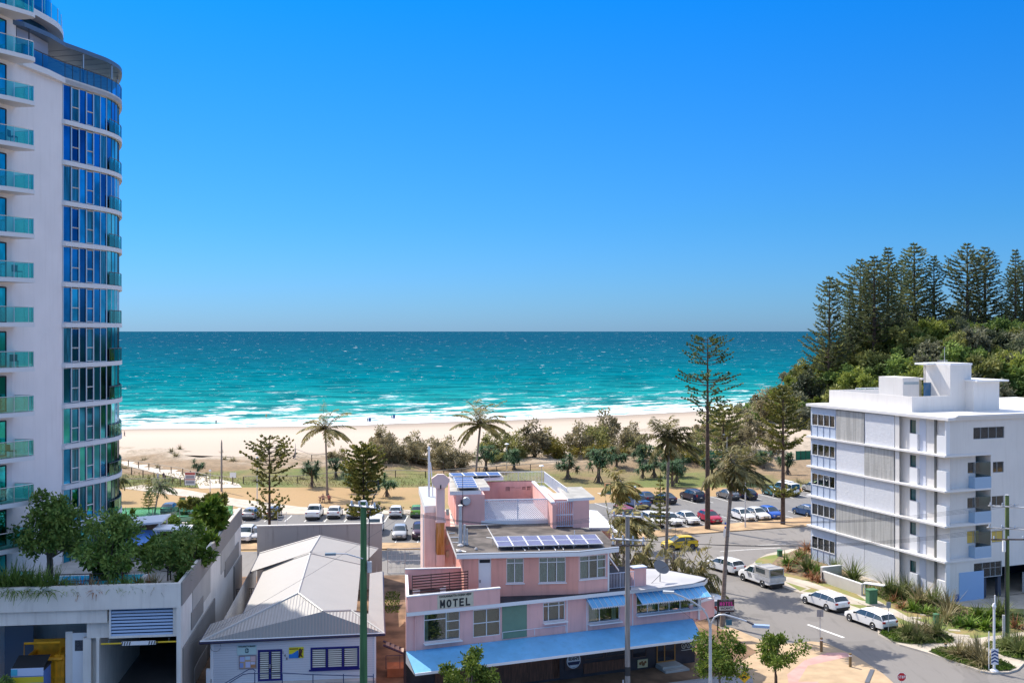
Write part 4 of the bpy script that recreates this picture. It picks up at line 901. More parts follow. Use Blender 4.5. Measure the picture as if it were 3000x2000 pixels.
shops = [gsf(g1, 1.3, 2.6), gsf(g2, 1.35, 2.7), gsf(g3, 1.0, 2.6), gsf(gd, .45, 2.75)]
sh.facade(0, LR, 0, 3.5, shops, D0+.6, .1, 0); sh.face(((LR,D0+.6,0),(LR,5,0),(LR,5,3.5),(LR,D0+.6,3.5)), 0)
part('shopfront', sh, SHOPW, motel)
SGL = mat('shop_glass', (.015,.02,.03), .05, spec=.9)
for o in shops[:3]: window(motel, o, nx=() , y=D0+.62, fm=mat('bronze', (.13,.07,.05), .5), gm=SGL, sill=False)
tp = MB(); 
for (u0,u1,v0,v1) in ((0,95,350,680),(455,1070,420,600)): o = gw(u0,u1,v0,v1); tp.box(o[0],o[1],D0+.55,D0+.597,max(.35, o[2]),o[3])
o = gw(0,95,300,600); tp.box(2.2, o[1], D0+.55, D0+.597, .3, 3.2); part('timber_panel', tp, TIMB, motel)
dg = window(motel, (gd[0],gd[1],.45,2.75), nx=(.42,), y=D0+.55, fm=mat('orange_timber', (.42,.18,.04), .5), gm=SGL, sill=False, w=.09, name='door')
o = gw(1550,1830,480,590); part('step', MB().box(gd[0]-.1, gd[1]+.3, -.6, D0+.6, .12, .28).box(gd[0]-.05, gd[1], -.1, D0+.6, .283, .45), CONC, motel)
# round sign and others
o = gw(205,400,290,455); c = ((o[0]+o[1])/2, (o[2]+o[3])/2); s_ = thing('round_shop_sign', 'round white shop sign on a dark panel under the long blue awning', 'sign', MF.w(c[0], D0+.5)+(c[1],), MF.a)
r = .55; part('panel', MB().box(-r*1.25,r*1.25,.03,.06,-r*1.15,r*1.15), mat('sign_panel_brown', (.09,.05,.045), .6), s_); part('disc', MB().lathe([(r,0),(r,.03)], 28, axis='y'), WHITE2, s_)
part('ring', MB().lathe([(r*.9,-.006),(r*.9,-.002)], 28, axis='y'), mat('sign_navy', (.02,.03,.09), .5), s_); part('band', MB().box(-r*.88,r*.88,-.012,-.008,-.06,.26), WHITE2, s_)
lettering('EDEN\'S', .26, BLK, s_, (0,-.02,.13), r*1.5, bold=.008)
part('hatch', MB().face(((-r*.7,-.012,-.3),(r*.7,-.012,-.3),(r*.3,-.012,-.46),(-r*.3,-.012,-.46))), WHITE2, s_)
o = gw(1258,1415,360,470); c = ((o[0]+o[1])/2, (o[2]+o[3])/2); s_ = thing('cream_poster', 'cream poster with brown shapes under the shop window right of the grey power pole', 'poster', MF.w(c[0], D0+.52)+(c[1],), MF.a)
part('sheet', MB().box(-.42,.42,0,.02,-.3,.3), mat('poster_cream', (.68,.55,.30), .8), s_); mb = MB()
for (x, z, s) in ((-.2,.02,.12),(.05,-.05,.14),(.22,.08,.1),(-.05,.12,.08)): mb.lathe([(s,-.004),(s,-.002)], 7, (x,0,z), axis='y')
part('figures', mb, mat('poster_brown', (.25,.10,.03), .8), s_)
o = gw(1925,2125,90,215); c = ((o[0]+o[1])/2, (o[2]+o[3])/2); s_ = thing('cafe_sign', 'white line of three round emblems painted on the dark wall at the motel corner', 'sign', MF.w(c[0], D0+.56)+(c[1],), MF.a)
mb = MB()
for k in range(3):
    x = (k-1)*.42; mb.tube([(x+.17*math.cos(t*PI/8), -.01, .05+.2*math.sin(t*PI/8)) for t in range(17)], .025, 4); mb.tube([(x-.06,-.01,-.05),(x,-.01,.14),(x+.06,-.01,-.05)], .03, 4)
mb.box(-.62,.62,-.015,-.005,-.3,-.26); part('emblem', mb, mat('cream_paint', (.62,.58,.50), .8), s_)
s2 = [x for x in s_.children]; lettering('ESPRESSO', .12, mat('rose_paint', (.45,.25,.25), .8), s_, (0,-.02,.36), .9)
# first floor windows
CR = mat('red_curtain', (.45,.05,.03), .9); CB = mat('beige_curtain', (.62,.58,.46), .9, .1, 3); CG = mat('grey_green_curtain', (.52,.58,.50), .9, .1, 3); CT = mat('teal_curtain', (.02,.32,.36), .9)
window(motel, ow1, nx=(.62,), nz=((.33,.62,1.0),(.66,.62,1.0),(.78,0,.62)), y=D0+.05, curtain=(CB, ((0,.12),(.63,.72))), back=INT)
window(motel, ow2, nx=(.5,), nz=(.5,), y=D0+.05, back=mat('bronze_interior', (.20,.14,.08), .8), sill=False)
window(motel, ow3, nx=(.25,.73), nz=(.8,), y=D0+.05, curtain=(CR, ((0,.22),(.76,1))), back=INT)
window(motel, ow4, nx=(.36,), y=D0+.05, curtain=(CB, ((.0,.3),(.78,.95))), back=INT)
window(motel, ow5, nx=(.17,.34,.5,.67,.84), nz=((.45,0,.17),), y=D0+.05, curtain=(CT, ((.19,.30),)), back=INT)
part('green_panel', MB().box(gp[0]+.1, gp[1], D0-.04, D0-.002, 3.7, 5.95), mat('sage_panel', (.16,.26,.18), .7, .05, 2), motel)
part('balcony_rail', rail(MB(), [(gp[0]+.1,D0-.12,3.75),(ow3[1],D0-.12,3.75)], .45, post=2.2, bal=False), TRIM, motel)
part('downpipe', MB().tube([(mr_(F5,(280,1110),(285,1340),.3)[0],.25,5.9),(mr_(F5,(280,1110),(285,1340),.3)[0],.25,3.6)], .045, 6), PINK, motel)
for x in (ow3[1]+.1, ow4[0]-.15, ow5[0]-.35): part('pilaster', MB().box(x, x+.06, D0-.05, D0-.002, 3.6, 5.95), TRIM, motel)
# slab edge (white fascia) around the first floor roof
RC = F6
corner_pts = [MF.loc(gz(F6(u, v), 6.3)) for u, v in ((590,925),(870,905),(1040,875),(1120,850),(1140,828),(1095,810),(1000,795),(860,765),(780,757),(650,750))]
LBK = MF.loc((-7.75,76.7)); RBK = MF.loc((-3.2,77.2))
slab = [(-.05,0),(14.6,0)] + [(p[0], max(-.0, p[1])) for p in corner_pts[2:]] + [(13.2,12.6),(9,12.6),RBK,LBK]
part('first_floor_roof', MB().prism(slab, 6.02, 6.28, 0, 1), [TRIM, mat('black_roof', (.035,.035,.045), .9, .3, 1)], motel)
gr_ = [MF.loc(gz(F6(u, v), 6.33)) for u, v in ((598,912),(680,908),(870,885),(1040,862),(1115,838),(1128,826),(1085,814),(860,772),(770,762),(600,755))]
part('grey_roof_sheet', MB().prism(gr_, 6.281, 6.33), mat('pale_roof', (.42,.42,.44), .8, .1, .5), motel)
# awning along the street
af = MF.off(-2.3); al = MF.hit(F5(235,1355)); a_in = 3.62; a_out = 2.95
a1 = af.hit(F5(280,1500)); a2 = af.hit(F6(1105,1255)); a0x = .0; a3 = MF.hit(F6(1050,1122))
x0o, x1o = a1[0], a2[0]; x1i = a3[0]
aw = thing('street_awning', 'long pale blue sloping awning over the footpath along the motel front', 'awning', MF.w(0, 0), MF.a)
part('sheet', MB().face(((x0o,-2.3,a_out),(x1o,-2.3,a_out),(x1i,.3,a_in),(a0x,.3,a_in))).face(((x0o,-2.3,a_out-.06),(a0x,.3,a_in-.06),(x1i,.3,a_in-.06),(x1o,-2.3,a_out-.06))), BLUEAW, aw)
part('fascia', MB().box(x0o, x1o, -2.36, -2.3, a_out-.14, a_out+.02), TRIM, aw)
part('end_panel', MB().face(((x0o-.02,-2.3,a_out-.12),(a0x-.02,.3,a_out-.12),(a0x-.02,.3,a_in))), corrug('end_ribs', (.55,.56,.57), 1, period=.16), aw)
# window hoods
def hood(o, dz, out, nm, drop):
    t = thing('window_awning', nm, 'awning', MF.w(0, 0), MF.a); n = int((o[1]-o[0]+.5)/.42); mb = MB()
    part('sheet', MB().face(((o[0]-.25,-out,dz-drop),(o[1]+.25,-out,dz-drop),(o[1]+.25,.3,dz),(o[0]-.25,.3,dz))).face(((o[0]-.25,-out,dz-drop-.04),(o[0]-.25,.3,dz-.04),(o[1]+.25,.3,dz-.04),(o[1]+.25,-out,dz-drop-.04))), BLUEAW, t)
    for k in range(n*3): x = o[0]-.25+(o[1]-o[0]+.5)*k/(n*3); w = (o[1]-o[0]+.5)/(n*3); mb.face(((x,-out-.01,dz-drop),(x+w,-out-.01,dz-drop),(x+w*.5,-out-.01,dz-drop-.14)))
    for k in range(n+1): x = o[0]-.2+(o[1]-o[0]+.4)*k/n; mb.tube([(x,.25,dz+.02),(x,-out,dz-drop+.02)], .02, 3)
    part('valance', mb, TRIM, t)
hood(ow4, 5.98, .75, 'small pale blue scalloped window awning left of the grey power pole on the motel', .5)
hood((ow5[0]+.1, ow5[1]-.1), 5.98, .75, 'wide pale blue window awning at the right corner of the motel', .5) if False else hood((ow5[0]+.1, ow5[1]-.1, 0, 0), 5.98, .8, 'wide pale blue window awning at the right corner of the motel', .55)
part('corner_post', MB().box(LR-.12, LR+.02, D0-.1, D0+.05, 3.5, 6.0), TRIM, motel)
# right corner balcony with pointed parapet
bp_ = [MF.loc(gz(F6(u, v), 4.45)) for u, v in ((1068,1090),(1198,1022),(1120,965))]
c0 = (LR-.3, D0-.5); tipx = bp_[1]
tri = [(LR-.8, D0-.05), (LR+1.9, D0+.9), (LR-.05, D0+4.6)]
part('corner_balcony', MB().prism([(LR-.8,D0-.05),(LR+1.9,D0+.9),(LR-.05,D0+4.6)], 3.3, 3.5), PINK, motel)
part('corner_parapet', parapet(MB(), tri, 3.5, 4.6, .15), PINK, motel); part('corner_coping', parapet(MB(), tri, 4.603, 4.72, .22), TRIM, motel)
# satellite dish
dl = gz(F6(805,850), 6.33); t = thing('satellite_dish', 'dark satellite dish on the pale grey corner roof of the motel', 'satellite dish', (dl[0], dl[1], 6.33), .4)
part('mast', MB().tube([(0,0,0),(0,0,.9)], .035, 6).tube([(0,0,.5),(-.9,-.3,.02)], .02, 4), DMET, t)
me = MB().lathe([(.03,.0),(.3,.06),(.55,.16),(.62,.24)], 20).mesh('dish', mat('dish_grey', (.09,.10,.12), .5), 60); d = link(bpy.data.objects.new('dish', me), t); d.location = (0,0,.95); d.rotation_euler = (.75,.1,0)
part('feed_arm', MB().tube([(0,.1,.9),(.2,-.6,1.25)], .018, 4), DMET, t)
# ---- left terrace with MOTEL parapet
p1 = mr_(F5,(235,960),(880,960),0); px1 = mr_(F5,(880,900),(880,1005),0)[0]
part('sign_parapet', MB().box(0, px1, -.02, .16, 6.283, 7.3), PINK, motel); part('rear_parapet', parapet(MB(), [RBK, LBK], 6.283, 7.72, .15), PINK, motel); part('side_parapet_wall', parapet(MB(), [LBK, (-.02,.16)], 6.283, 7.3, .15), PINK, motel)
part('parapet_coping', MB().box(-.06, px1+.03, -.06, .2, 7.303, 7.38), TRIM, motel); part('parapet_coping', parapet(MB(), [RBK, LBK], 7.723, 7.8, .2), TRIM, motel); part('parapet_coping', parapet(MB(), [LBK, (-.04,.2)], 7.303, 7.38, .2), TRIM, motel)
part('parapet_end', MB().box(px1-.15, px1, .16, 1.6, 6.283, 7.0), PINK, motel)
mt = thing('motel_name_board', 'cream painted panel lettered MOTEL in black on the pink terrace parapet', 'sign', MF.w((mr_(F5,(443,940),(682,1020),0)[0]+mr_(F5,(443,940),(682,1020),0)[1])/2, -.03)+(6.78,), MF.a)
w = (mr_(F5,(443,940),(682,1020),0)[1]-mr_(F5,(443,940),(682,1020),0)[0])/2
part('board', MB().box(-w*1.05, w*1.08, -.005, .008, -.47, .47), mat('cream_panel', (.60,.55,.42), .8, .05, 3), mt)
signwriting('MOTEL', w*1.8, .54, .105, BLK, mt, (0,-.02,-.14)); lettering('COOLANGATTA OCEAN VIEW', .2, BLK, mt, (0,-.02,.35), w*1.9, bold=.004)
# slatted screen, deck
so = MF.off(.9); s0 = so.hit(F5(262,860)); s1 = so.hit(F5(655,800))
scn = thing('slatted_screen', 'dark red brown horizontal slat screen behind the MOTEL parapet', 'screen', MF.w(s0[0], .9)+(6.3,), MF.a); wd = s1[0]-s0[0]; mb = MB()
for k in range(9): mb.box(0, wd, 0, .03, .62+.185*k, .70+.185*k)
part('slats', mb, mat('slat_brown', (.07,.018,.012), .6), scn)
for k in range(4): part('post', MB().box(wd*k/3-.02, wd*k/3+.02, .035, .075, 0, 2.2), DMET, scn)
for k in range(2): 
    single('terrace_chair', MB().box(-.25,.25,-.25,.25,.38,.44).box(-.25,.25,.2,.25,.44,.9).tube([(-.22,-.22,0),(-.22,-.22,.4)], .02, 4).tube([(.22,-.22,0),(.22,-.22,.4)], .02, 4).tube([(-.22,.22,0),(-.22,.22,.4)], .02, 4).tube([(.22,.22,0),(.22,.22,.4)], .02, 4), TRIM, ['white terrace chair behind the slatted screen, nearer the left parapet', 'white terrace chair behind the slatted screen, nearer the salmon wall'][k], 'chair', MF.w(1.3+2.0*k, 2.1)+(6.3,), MF.a+.4*k)
# ---- upper storey: turned to the side boundary (7 deg), then following the street
UO = gz(F5(573,697), 9.0); UF = Frame(UO, 7.0).off(.3)
up = thing('motel_upper_storey', 'salmon pink upper storey of the motel with white windows under a felt roof', 'building', UF.O+(6.283,), UF.a)
def ur(f, a, b_, d=0.): fm = UF.off(d); p = fm.hit(f(*a)); q_ = fm.hit(f(*b_)); return (min(p[0],q_[0]), max(p[0],q_[0]), min(p[1],q_[1])-6.283, max(p[1],q_[1])-6.283)
u1 = ur(F5,(925,688),(1048,860)); u2 = ur(F5,(1155,680),(1345,855)); ud = ur(F5,(728,695),(818,905)); ud = (ud[0],ud[1],.05,2.68)
ub = ur(F6,(228,680),(228,900))[0]; ul_ = ur(F5,(625,700),(625,900))[0]
u1 = (u1[0],u1[1],u1[2],2.66); u2 = (u2[0],u2[1],u2[2],2.66)
mb = MB(); mb.facade(ul_, ub, 0, 2.75, [u1, u2, ud], 0, .14)
mb.face(((ul_,0,0),(ul_,0,2.75),(ul_,11,2.75),(ul_,11,0)))
part('wall', mb, PINK2, up)
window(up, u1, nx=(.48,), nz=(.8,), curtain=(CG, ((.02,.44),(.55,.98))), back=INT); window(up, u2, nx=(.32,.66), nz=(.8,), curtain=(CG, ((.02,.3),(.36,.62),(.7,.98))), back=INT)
dr_ = window(up, ud, nx=(), nz=(.87,), gm=WHITE2, name='door', sill=False); part('handle', MB().box(ud[0]+.08,ud[0]+.14,.0,.05,1.0,1.2), DMET, dr_); part('fanlight', MB().box(ud[0]+.08,ud[1]-.08,.055,.07,2.38,2.6), DARK, dr_)
# bend
C2 = UF.w(ub, 0); VF = Frame(C2, 21.5); vb = VF.hit(F6(442,700))[0]
vw = thing('motel_corner_room', 'pink corner bay of the upper storey with a three part white window', 'building', C2+(6.283,), VF.a)
o = (VF.hit(F6(238,700))[0], VF.hit(F6(424,700))[0], 1.0, 2.66); mb = MB(); mb.facade(0, vb, 0, 2.75, [o], 0, .14); mb.face(((vb,0,0),(vb,7,0),(vb,7,2.75),(vb,0,2.75))); part('wall', mb, PINK, vw)
window(vw, o, nx=(.36,.68), nz=(.78,(.42,.68,1)), curtain=(CG, ((.02,.33),(.7,.97))), back=INT); part('corner_post', MB().box(vb-.09,vb+.03,-.04,.08,0,2.75), TRIM, vw)
vw['category'] = 'room'; up['category'] = 'storey'
# upper roof slab
ZR = 9.35
rp = [gz(F5(573,660), ZR), gz(F5(1447,640), ZR), gz(F6(515,610), ZR), gz(F6(485,585), ZR), gz(F6(380,480), ZR), gz(F6(300,478), ZR), gz(F5(1230,430), ZR), gz(F5(720,452), ZR), gz(F5(495,458), ZR)]
RO = rp[0]; RFm = Frame(RO, 7.0); rl = [RFm.loc(p) for p in rp]
roof = thing('motel_felt_roof', 'weathered brown felt flat roof of the motel with a white edge', 'roof', RO+(0,), RFm.a)
part('slab', MB().prism(rl, 9.03, 9.32, 0, 1), [TRIM, LEAD], roof)
mb = MB()
for a, b_ in ((0,1),(1,2)):
    A_, B_ = Vector(rl[a]), Vector(rl[b_]); mb.tube([(A_.x,A_.y+.08,9.36),(B_.x,B_.y+.08,9.36)], .06, 4)
part('edge_trim', mb, TRIM, roof)
q9 = lambda f, u, v, z=9.34: RFm.loc(gz(f(u, v), z)) + (z,)
mb = MB()
for (f, a, b_) in ((F5,(785,455),(870,605)),(F5,(520,510),(560,508)),(F5,(785,540),(850,545)),(F5,(530,540),(600,538)),(F5,(545,575),(640,575)),(F5,(570,625),(640,640)),(F5,(1040,610),(1060,632)),(F5,(1140,606),(1160,630)),(F6,(50,605),(70,630)),(F6,(110,605),(125,625))):
    mb.tube([q9(f,*a,9.36), q9(f,*b_,9.36)], .045, 4)
part('pipe', mb, GALV, roof)
mb = MB()
for u, v, s in ((600,600,.22),(630,575,.16),(645,590,.14),(590,640,.2),(710,625,.12)): p = q9(F5, u, v); mb.lathe([(s,0),(s*1.1,.05),(s*.5,.16)], 7, p)
part('debris', mb, mat('pale_patch', (.55,.52,.50), .9), roof)
fl = thing('roof_flue', 'tall thin pale grey flue pipe standing at the left of the felt roof', 'flue', gz(F5(600,590), 9.33)+(9.33,)); hfl = zat(F5(605,318), gz(F5(600,590), 9.33)[1])-9.33
part('pipe', MB().tube([(0,0,0),(0,0,hfl)], [.16,.10], 10), GALV, fl, 40); part('cap', MB().lathe([(.16,hfl),(.18,hfl+.06),(.05,hfl+.12)], 10), TRIM, fl); part('side_pipe', MB().tube([(.3,-.1,0),(.3,-.1,1.5)], .09, 8).tube([(.5,-.15,0),(.5,-.15,1.2)], .06, 6), GALV, fl, 40)
# solar panels main array
c00 = q9(F5,868,603,9.62); c10 = q9(F6,405,582,9.62); c01 = q9(F5,830,533,9.95); c11 = q9(F6,350,517,9.95)
def lerp3(a, b_, t): return tuple(a[k]+(b_[k]-a[k])*t for k in range(3))
def array(par_name, lab, fm, c00, c10, c01, c11, nx, ny, z0, grp):
    t = thing(par_name, lab, 'solar panels', fm.O+(0,), fm.a, grp)
    for i in range(nx):
        for j in range(ny):
            g = .012; P_ = lambda s, t_: lerp3(lerp3(c00, c10, s), lerp3(c01, c11, s), t_)
            a, b_, c_, d_ = P_((i+g*2)/nx, (j+g*2)/ny), P_((i+1-g*2)/nx, (j+g*2)/ny), P_((i+1-g*2)/nx, (j+1-g*2)/ny), P_((i+g*2)/nx, (j+1-g*2)/ny)
            dn = lambda p: (p[0], p[1], p[2]-.04); mb = MB()
            mb.face((a,b_,c_,d_), 0); 
            for s, e in ((a,b_),(b_,c_),(c_,d_),(d_,a)): mb.face((dn(s), dn(e), e, s), 1); mb.tube([s, e], .022, 4, 1, False)
            part('panel', mb, [PANEL, TRIM], t)
    mb = MB()
    for i in range(nx+1):
        s = i/nx; a = lerp3(c00, c10, s); b_ = lerp3(c01, c11, s); mb.tube([(a[0],a[1],a[2]-.08),(b_[0],b_[1],b_[2]-.08)], .03, 4); mb.tube([(b_[0],b_[1],b_[2]-.08),(b_[0],b_[1],z0)], .025, 4); mb.tube([(a[0],a[1],a[2]-.08),(a[0],a[1],z0)], .025, 4)
    part('rack', mb, SMET, t); return t
array('solar_array', 'row of purple blue solar panels on the weathered felt roof of the motel', RFm, c00, c10, c01, c11, 7, 2, 9.33, 'solar arrays on the motel roofs')
mast = thing('roof_mast', 'thin white mast beside the solar panels at the front of the felt roof', 'mast', gz(F6(200,600), 9.34)+(9.34,)); part('pole', MB().tube([(0,0,0),(0,0,1.15)], .025, 5), TRIM, mast); part('base', MB().lathe([(.12,0),(.08,.1)], 8), TRIM, mast)
# ---- rooftop hut (left), recess wall, right hut
ZT = 9.33
hl = gz(F5(570,452), ZT); hr_ = gz(F5(720,440), ZT); HFm = Frame(hl, 7.0)
hut = thing('rooftop_hut', 'pink rooftop hut with a thick white roof carrying blue solar panels', 'building', hl+(ZT,), HFm.a)
hw = HFm.hit(F5(778,250))[0]; hz = 11.75-ZT
part('wall', MB().box(0, HFm.hit(F5(772,250))[0], 0, 10.5, 0, hz-.003), PINK, hut)
rq = lambda f, u, v, z: HFm.loc(gz(f(u, v), z))
z_ = 12.05
pr1 = [rq(F5,525,215,z_), rq(F5,745,207,z_), rq(F5,735,185,z_), rq(F5,808,183,z_), rq(F5,760,118,z_), rq(F5,905,112,z_), rq(F5,875,78,z_), rq(F5,520,84,z_)]
part('roof', MB().prism(pr1, 11.75-ZT, z_-ZT, 0, 1), [TRIM, mat('grey_roof_gravel', (.40,.38,.34), .9, .2, 1)], hut)
part('rear_wall', MB().prism([rq(F5,905,150,11.7), rq(F5,745,150,11.7), (0,11.5), (6.5,11.5)], 0, 0.01), PINK, hut)
c00, c10, c01, c11 = [rq(F5,u,v,12.3)+(12.3,) for u, v in ((580,188),(728,186),(548,112),(690,112))]
array('solar_array', 'steep blue solar panels in horizontal rows on the roof of the pink rooftop hut', HFm, c00, c10, c01, c11, 1, 5, z_, 'solar arrays on the motel roofs')
c00, c10, c01, c11 = [rq(F5,u,v,12.3)+(12.3,) for u, v in ((545,106),(890,100),(520,84),(868,78))]
array('solar_array', 'far row of four blue solar panels at the back edge of the hut roof', HFm, c00, c10, c01, c11, 4, 1, z_, 'solar arrays on the motel roofs')
# wall unit, pipes
a = HFm.hit(F5(640,280)); t = thing('wall_fan_unit', 'round grey fan unit mounted on the front wall of the rooftop hut', 'fan', HFm.w(a[0], -.3)+(a[1],), HFm.a); part('drum', MB().lathe([(.30,-.05),(.36,.05),(.36,.25),(.2,.3)], 14, axis='y'), GALV, t); part('bracket', MB().box(-.45,-.35,0,.25,-.3,.1).box(-.5,-.1,0,.05,-.36,-.3), DMET, t)
an = thing('tv_antenna', 'thin television antenna on a mast in front of the rooftop hut', 'antenna', HFm.w(HFm.hit(F5(612,200))[0], -.6)+(9.33,), HFm.a); hh = zat(F5(612,80), HFm.w(0,-.6)[1])-9.33
part('mast', MB().tube([(0,0,0),(0,0,4.1)], .02, 4), DMET, an); part('boom', MB().tube([(-.5,0,3.95),(.6,0,3.95)], .012, 4).tube([(-.3,-.3,3.95),(-.3,.3,3.95)], .01, 3).tube([(0,-.35,3.95),(0,.35,3.95)], .01, 3).tube([(.3,-.25,3.95),(.3,.25,3.95)], .01, 3), SMET, an)
# terrace: floor, pink back wall with openings, lattice front, right parapet
tf = thing('roof_terrace', 'rooftop terrace with pink back wall, lattice fence and white railings on the motel', 'terrace', hl+(ZT,), HFm.a)
w0 = HFm.hit(F5(772,250))[0]; e = HFm.hit(F6(60,470)); xr_ = HFm.loc(gz(F6(65,478), ZT))[0]; bkd = 10.0
part('floor', MB().box(w0+.01, xr_, 0.1, bkd, -.0, .18), mat('terrace_floor', (.46,.46,.50), .8, .08, 1), tf)
BK_ = HFm.off(bkd); ops = []
for (u0,u1,v0,v1) in ((883,923,1022,1062),(925,968,1024,1032),(980,1022,1026,1034),(1035,1068,1020,1050),(1078,1115,1015,1052)):
    p = BK_.hit(G6(u0,v1)); q_ = BK_.hit(G6(u1,v0)); ops.append((p[0],q_[0],p[1]-ZT,q_[1]-ZT))
zt = BK_.hit(G6(950,972))[1]-ZT; xb = BK_.hit(G6(1150,1000))[0]
mb = MB(); mb.facade(w0-2, xb, 0, zt, ops, bkd, .3); part('back_wall', mb, PINK, tf); part('back_wall_backing', MB().box(w0-2, xb, bkd+.3, bkd+.4, 0, zt), mat('dark_maroon', (.10,.03,.05), .9), tf)
mb = MB()
for k in range(30): x = BK_.hit(G6(820+11*k,1050))[0]; mb.box(x-.02,x+.02,bkd-.35,bkd-.31,.18,1.5)
part('picket_rail', mb, PINK, tf)
# lattice
LF = HFm.off(.05); x0 = LF.hit(G6(620,1300))[0]; x1 = LF.hit(G6(1295,1150))[0]; zl = LF.hit(G6(900,1137))[1]-ZT; xs0 = LF.hit(G6(690,1200))[0]; mb = MB(); zb_ = .35
sp_ = .17; n = int((x1-xs0+zl)/sp_)
for k in range(n):
    a = xs0 - (zl-zb_) + sp_*k; z0 = zb_; x_0, x_1 = a, a+(zl-zb_)
    lo = max(0, xs0-a); hi = min(zl-zb_, x1-a)
    if hi > lo:
        mb.tube([(a+lo,.05,zb_+lo),(a+hi,.05,zb_+hi)], .026, 4, 0, False)
        b_ = xs0+x1-a; mb.tube([(b_-lo,.08,zb_+lo),(b_-hi,.08,zb_+hi)], .026, 4, 0, False)
LAT = mat('lattice_white', (.70,.72,.78), .6); lt = part('lattice', mb, LAT, tf)
mb = MB()
for z in (zb_, zl): mb.tube([(xs0,.06,z),(x1,.06,z)], .045, 4)
for t_ in (0,.5,1): x = xs0+(x1-xs0)*t_; mb.tube([(x,.06,0),(x,.06,zl+.05)], .05, 4)
part('lattice_frame', mb, LAT, lt)
part('front_kerb', MB().box(w0-.3, x1+.3, -.12, .1, 0, .3), TRIM, tf)
# right side: long parapet running back, walkway and white railing
pt = [HFm.loc(gz(f_(u,v), z0)) for f_, u, v, z0 in ((G6,1335,1172,11.3),(G6,1150,980,11.3))]
part('side_parapet', parapet(MB(), [pt[0], (pt[1][0], pt[1][1])], 0, 11.3-ZT, .2), PINK, tf); part('parapet_coping', parapet(MB(), pt, 11.303-ZT, 11.42-ZT, .3), TRIM, tf)
rr = [HFm.loc(gz(G6(u,v), 11.0))+(11.0-ZT,) for u, v in ((1445,1150),(1235,985))]
rt = [HFm.loc(gz(G6(u,v), 11.35))+(11.35-ZT,) for u, v in ((860,920),(1240,922))]
mb = MB(); rail(mb, [rr[0], rr[1]], 1.05, .13, .018, .03, 2.0); rail(mb, [rr[1], (w0-.5, rr[1][1]+.3, rr[1][2])], 1.05, .13, .018, .03, 2.0); part('railing', mb, TRIM, tf)
part('walkway_roof', MB().prism([(rr[0][0],rr[0][1]),(rr[1][0],rr[1][1]),(rr[1][0]-1.2,rr[1][1]),(rr[0][0]-1.5,rr[0][1])], 1.25, 1.45), mat('walkway_grey', (.44,.45,.46), .8), tf)
# right hut
rh0 = gz(G6(1345,1400), ZT); RHF = Frame(rh0, 7.0); rh = thing('stair_hut', 'small pink stair hut with grey flat roof at the right end of the rooftop', 'building', rh0+(ZT,), RHF.a)
wR = RHF.hit(G6(1650,1300))[0]; zR = RHF.hit(G6(1600,1147))[1]-ZT; gx = RHF.hit(G6(1500,1300))[0]
part('wall', MB().box(gx, wR, 0, 4.2, 0, zR).box(0, gx, .8, 4.2, 0, zR), PINK, rh)
rp_ = [RHF.loc(gz(G6(u, v), ZT+zR+.22)) for u, v in ((1455,1128),(1700,1115),(1580,1018),(1358,1024))]
part('roof', MB().prism(rp_, zR+.003, zR+.22, 0, 1), [TRIM, mat('grey_roof_gravel2', (.36,.35,.32), .9, .15, 1)], rh)
mb = MB(); 
for k in range(9): x = gx*k/8; mb.tube([(x,0,.15),(x,0,zR-.05)], .025, 4)
for z in (.15, 1.05, zR-.05): mb.tube([(0,0,z),(gx,0,z)], .03, 4)
part('gate', mb, mat('gate_blue_white', (.60,.66,.80), .5), rh)
part('low_wall', MB().box(-.3, 0, -.1, 3.5, 0, 1.9), PINK, rh)
# lower blue-white roofs right behind
lr_ = [gz(F6(u, v), 6.9) for u, v in ((305,470),(465,470),(490,490),(520,510),(410,395),(360,350),(305,345))]
single('lower_flat_roof', MB().prism(lr_, 6.6, 6.9), mat('pale_blue_roof', (.62,.64,.68), .6), 'pale flat roof lying behind the right end of the motel rooftop', 'roof', (0,0,0))
t = thing('motel_rear_wing', 'pink rear wing of the motel under the pale flat roof', 'building', (0,0,0)); part('wall', MB().prism([gz(F6(u, v), 6.6) for u, v in ((315,468),(455,468),(400,400),(315,350))], 0, 6.59), PINK, t)
# balcony at right end of upper storey
bb_ = thing('upper_balcony', 'small pink and white balcony with steps at the right end of the upper storey', 'balcony', VF.w(vb+.02, .3)+(6.29,), VF.a)
part('railing', rail(MB(), [(0,0,0),(2.2,.0,0)], 1.15, .12, .02, .03, 1.1), mat('rail_pale', (.60,.62,.72), .5), bb_); part('pier', MB().box(2.2,3.2,0,.6,0,1.35), PINK, bb_); part('pier_cap', MB().box(2.15,3.25,-.05,.65,1.353,1.43), mat('cap_blue_white', (.55,.62,.78), .5), bb_); part('stair', MB().prism([(0,.5),(.3,.5),(2.2,2.4),(1.9,2.6)], lambda x, y: 2.6-x*.9, lambda x, y: 2.75-x*.9), TRIM, bb_)
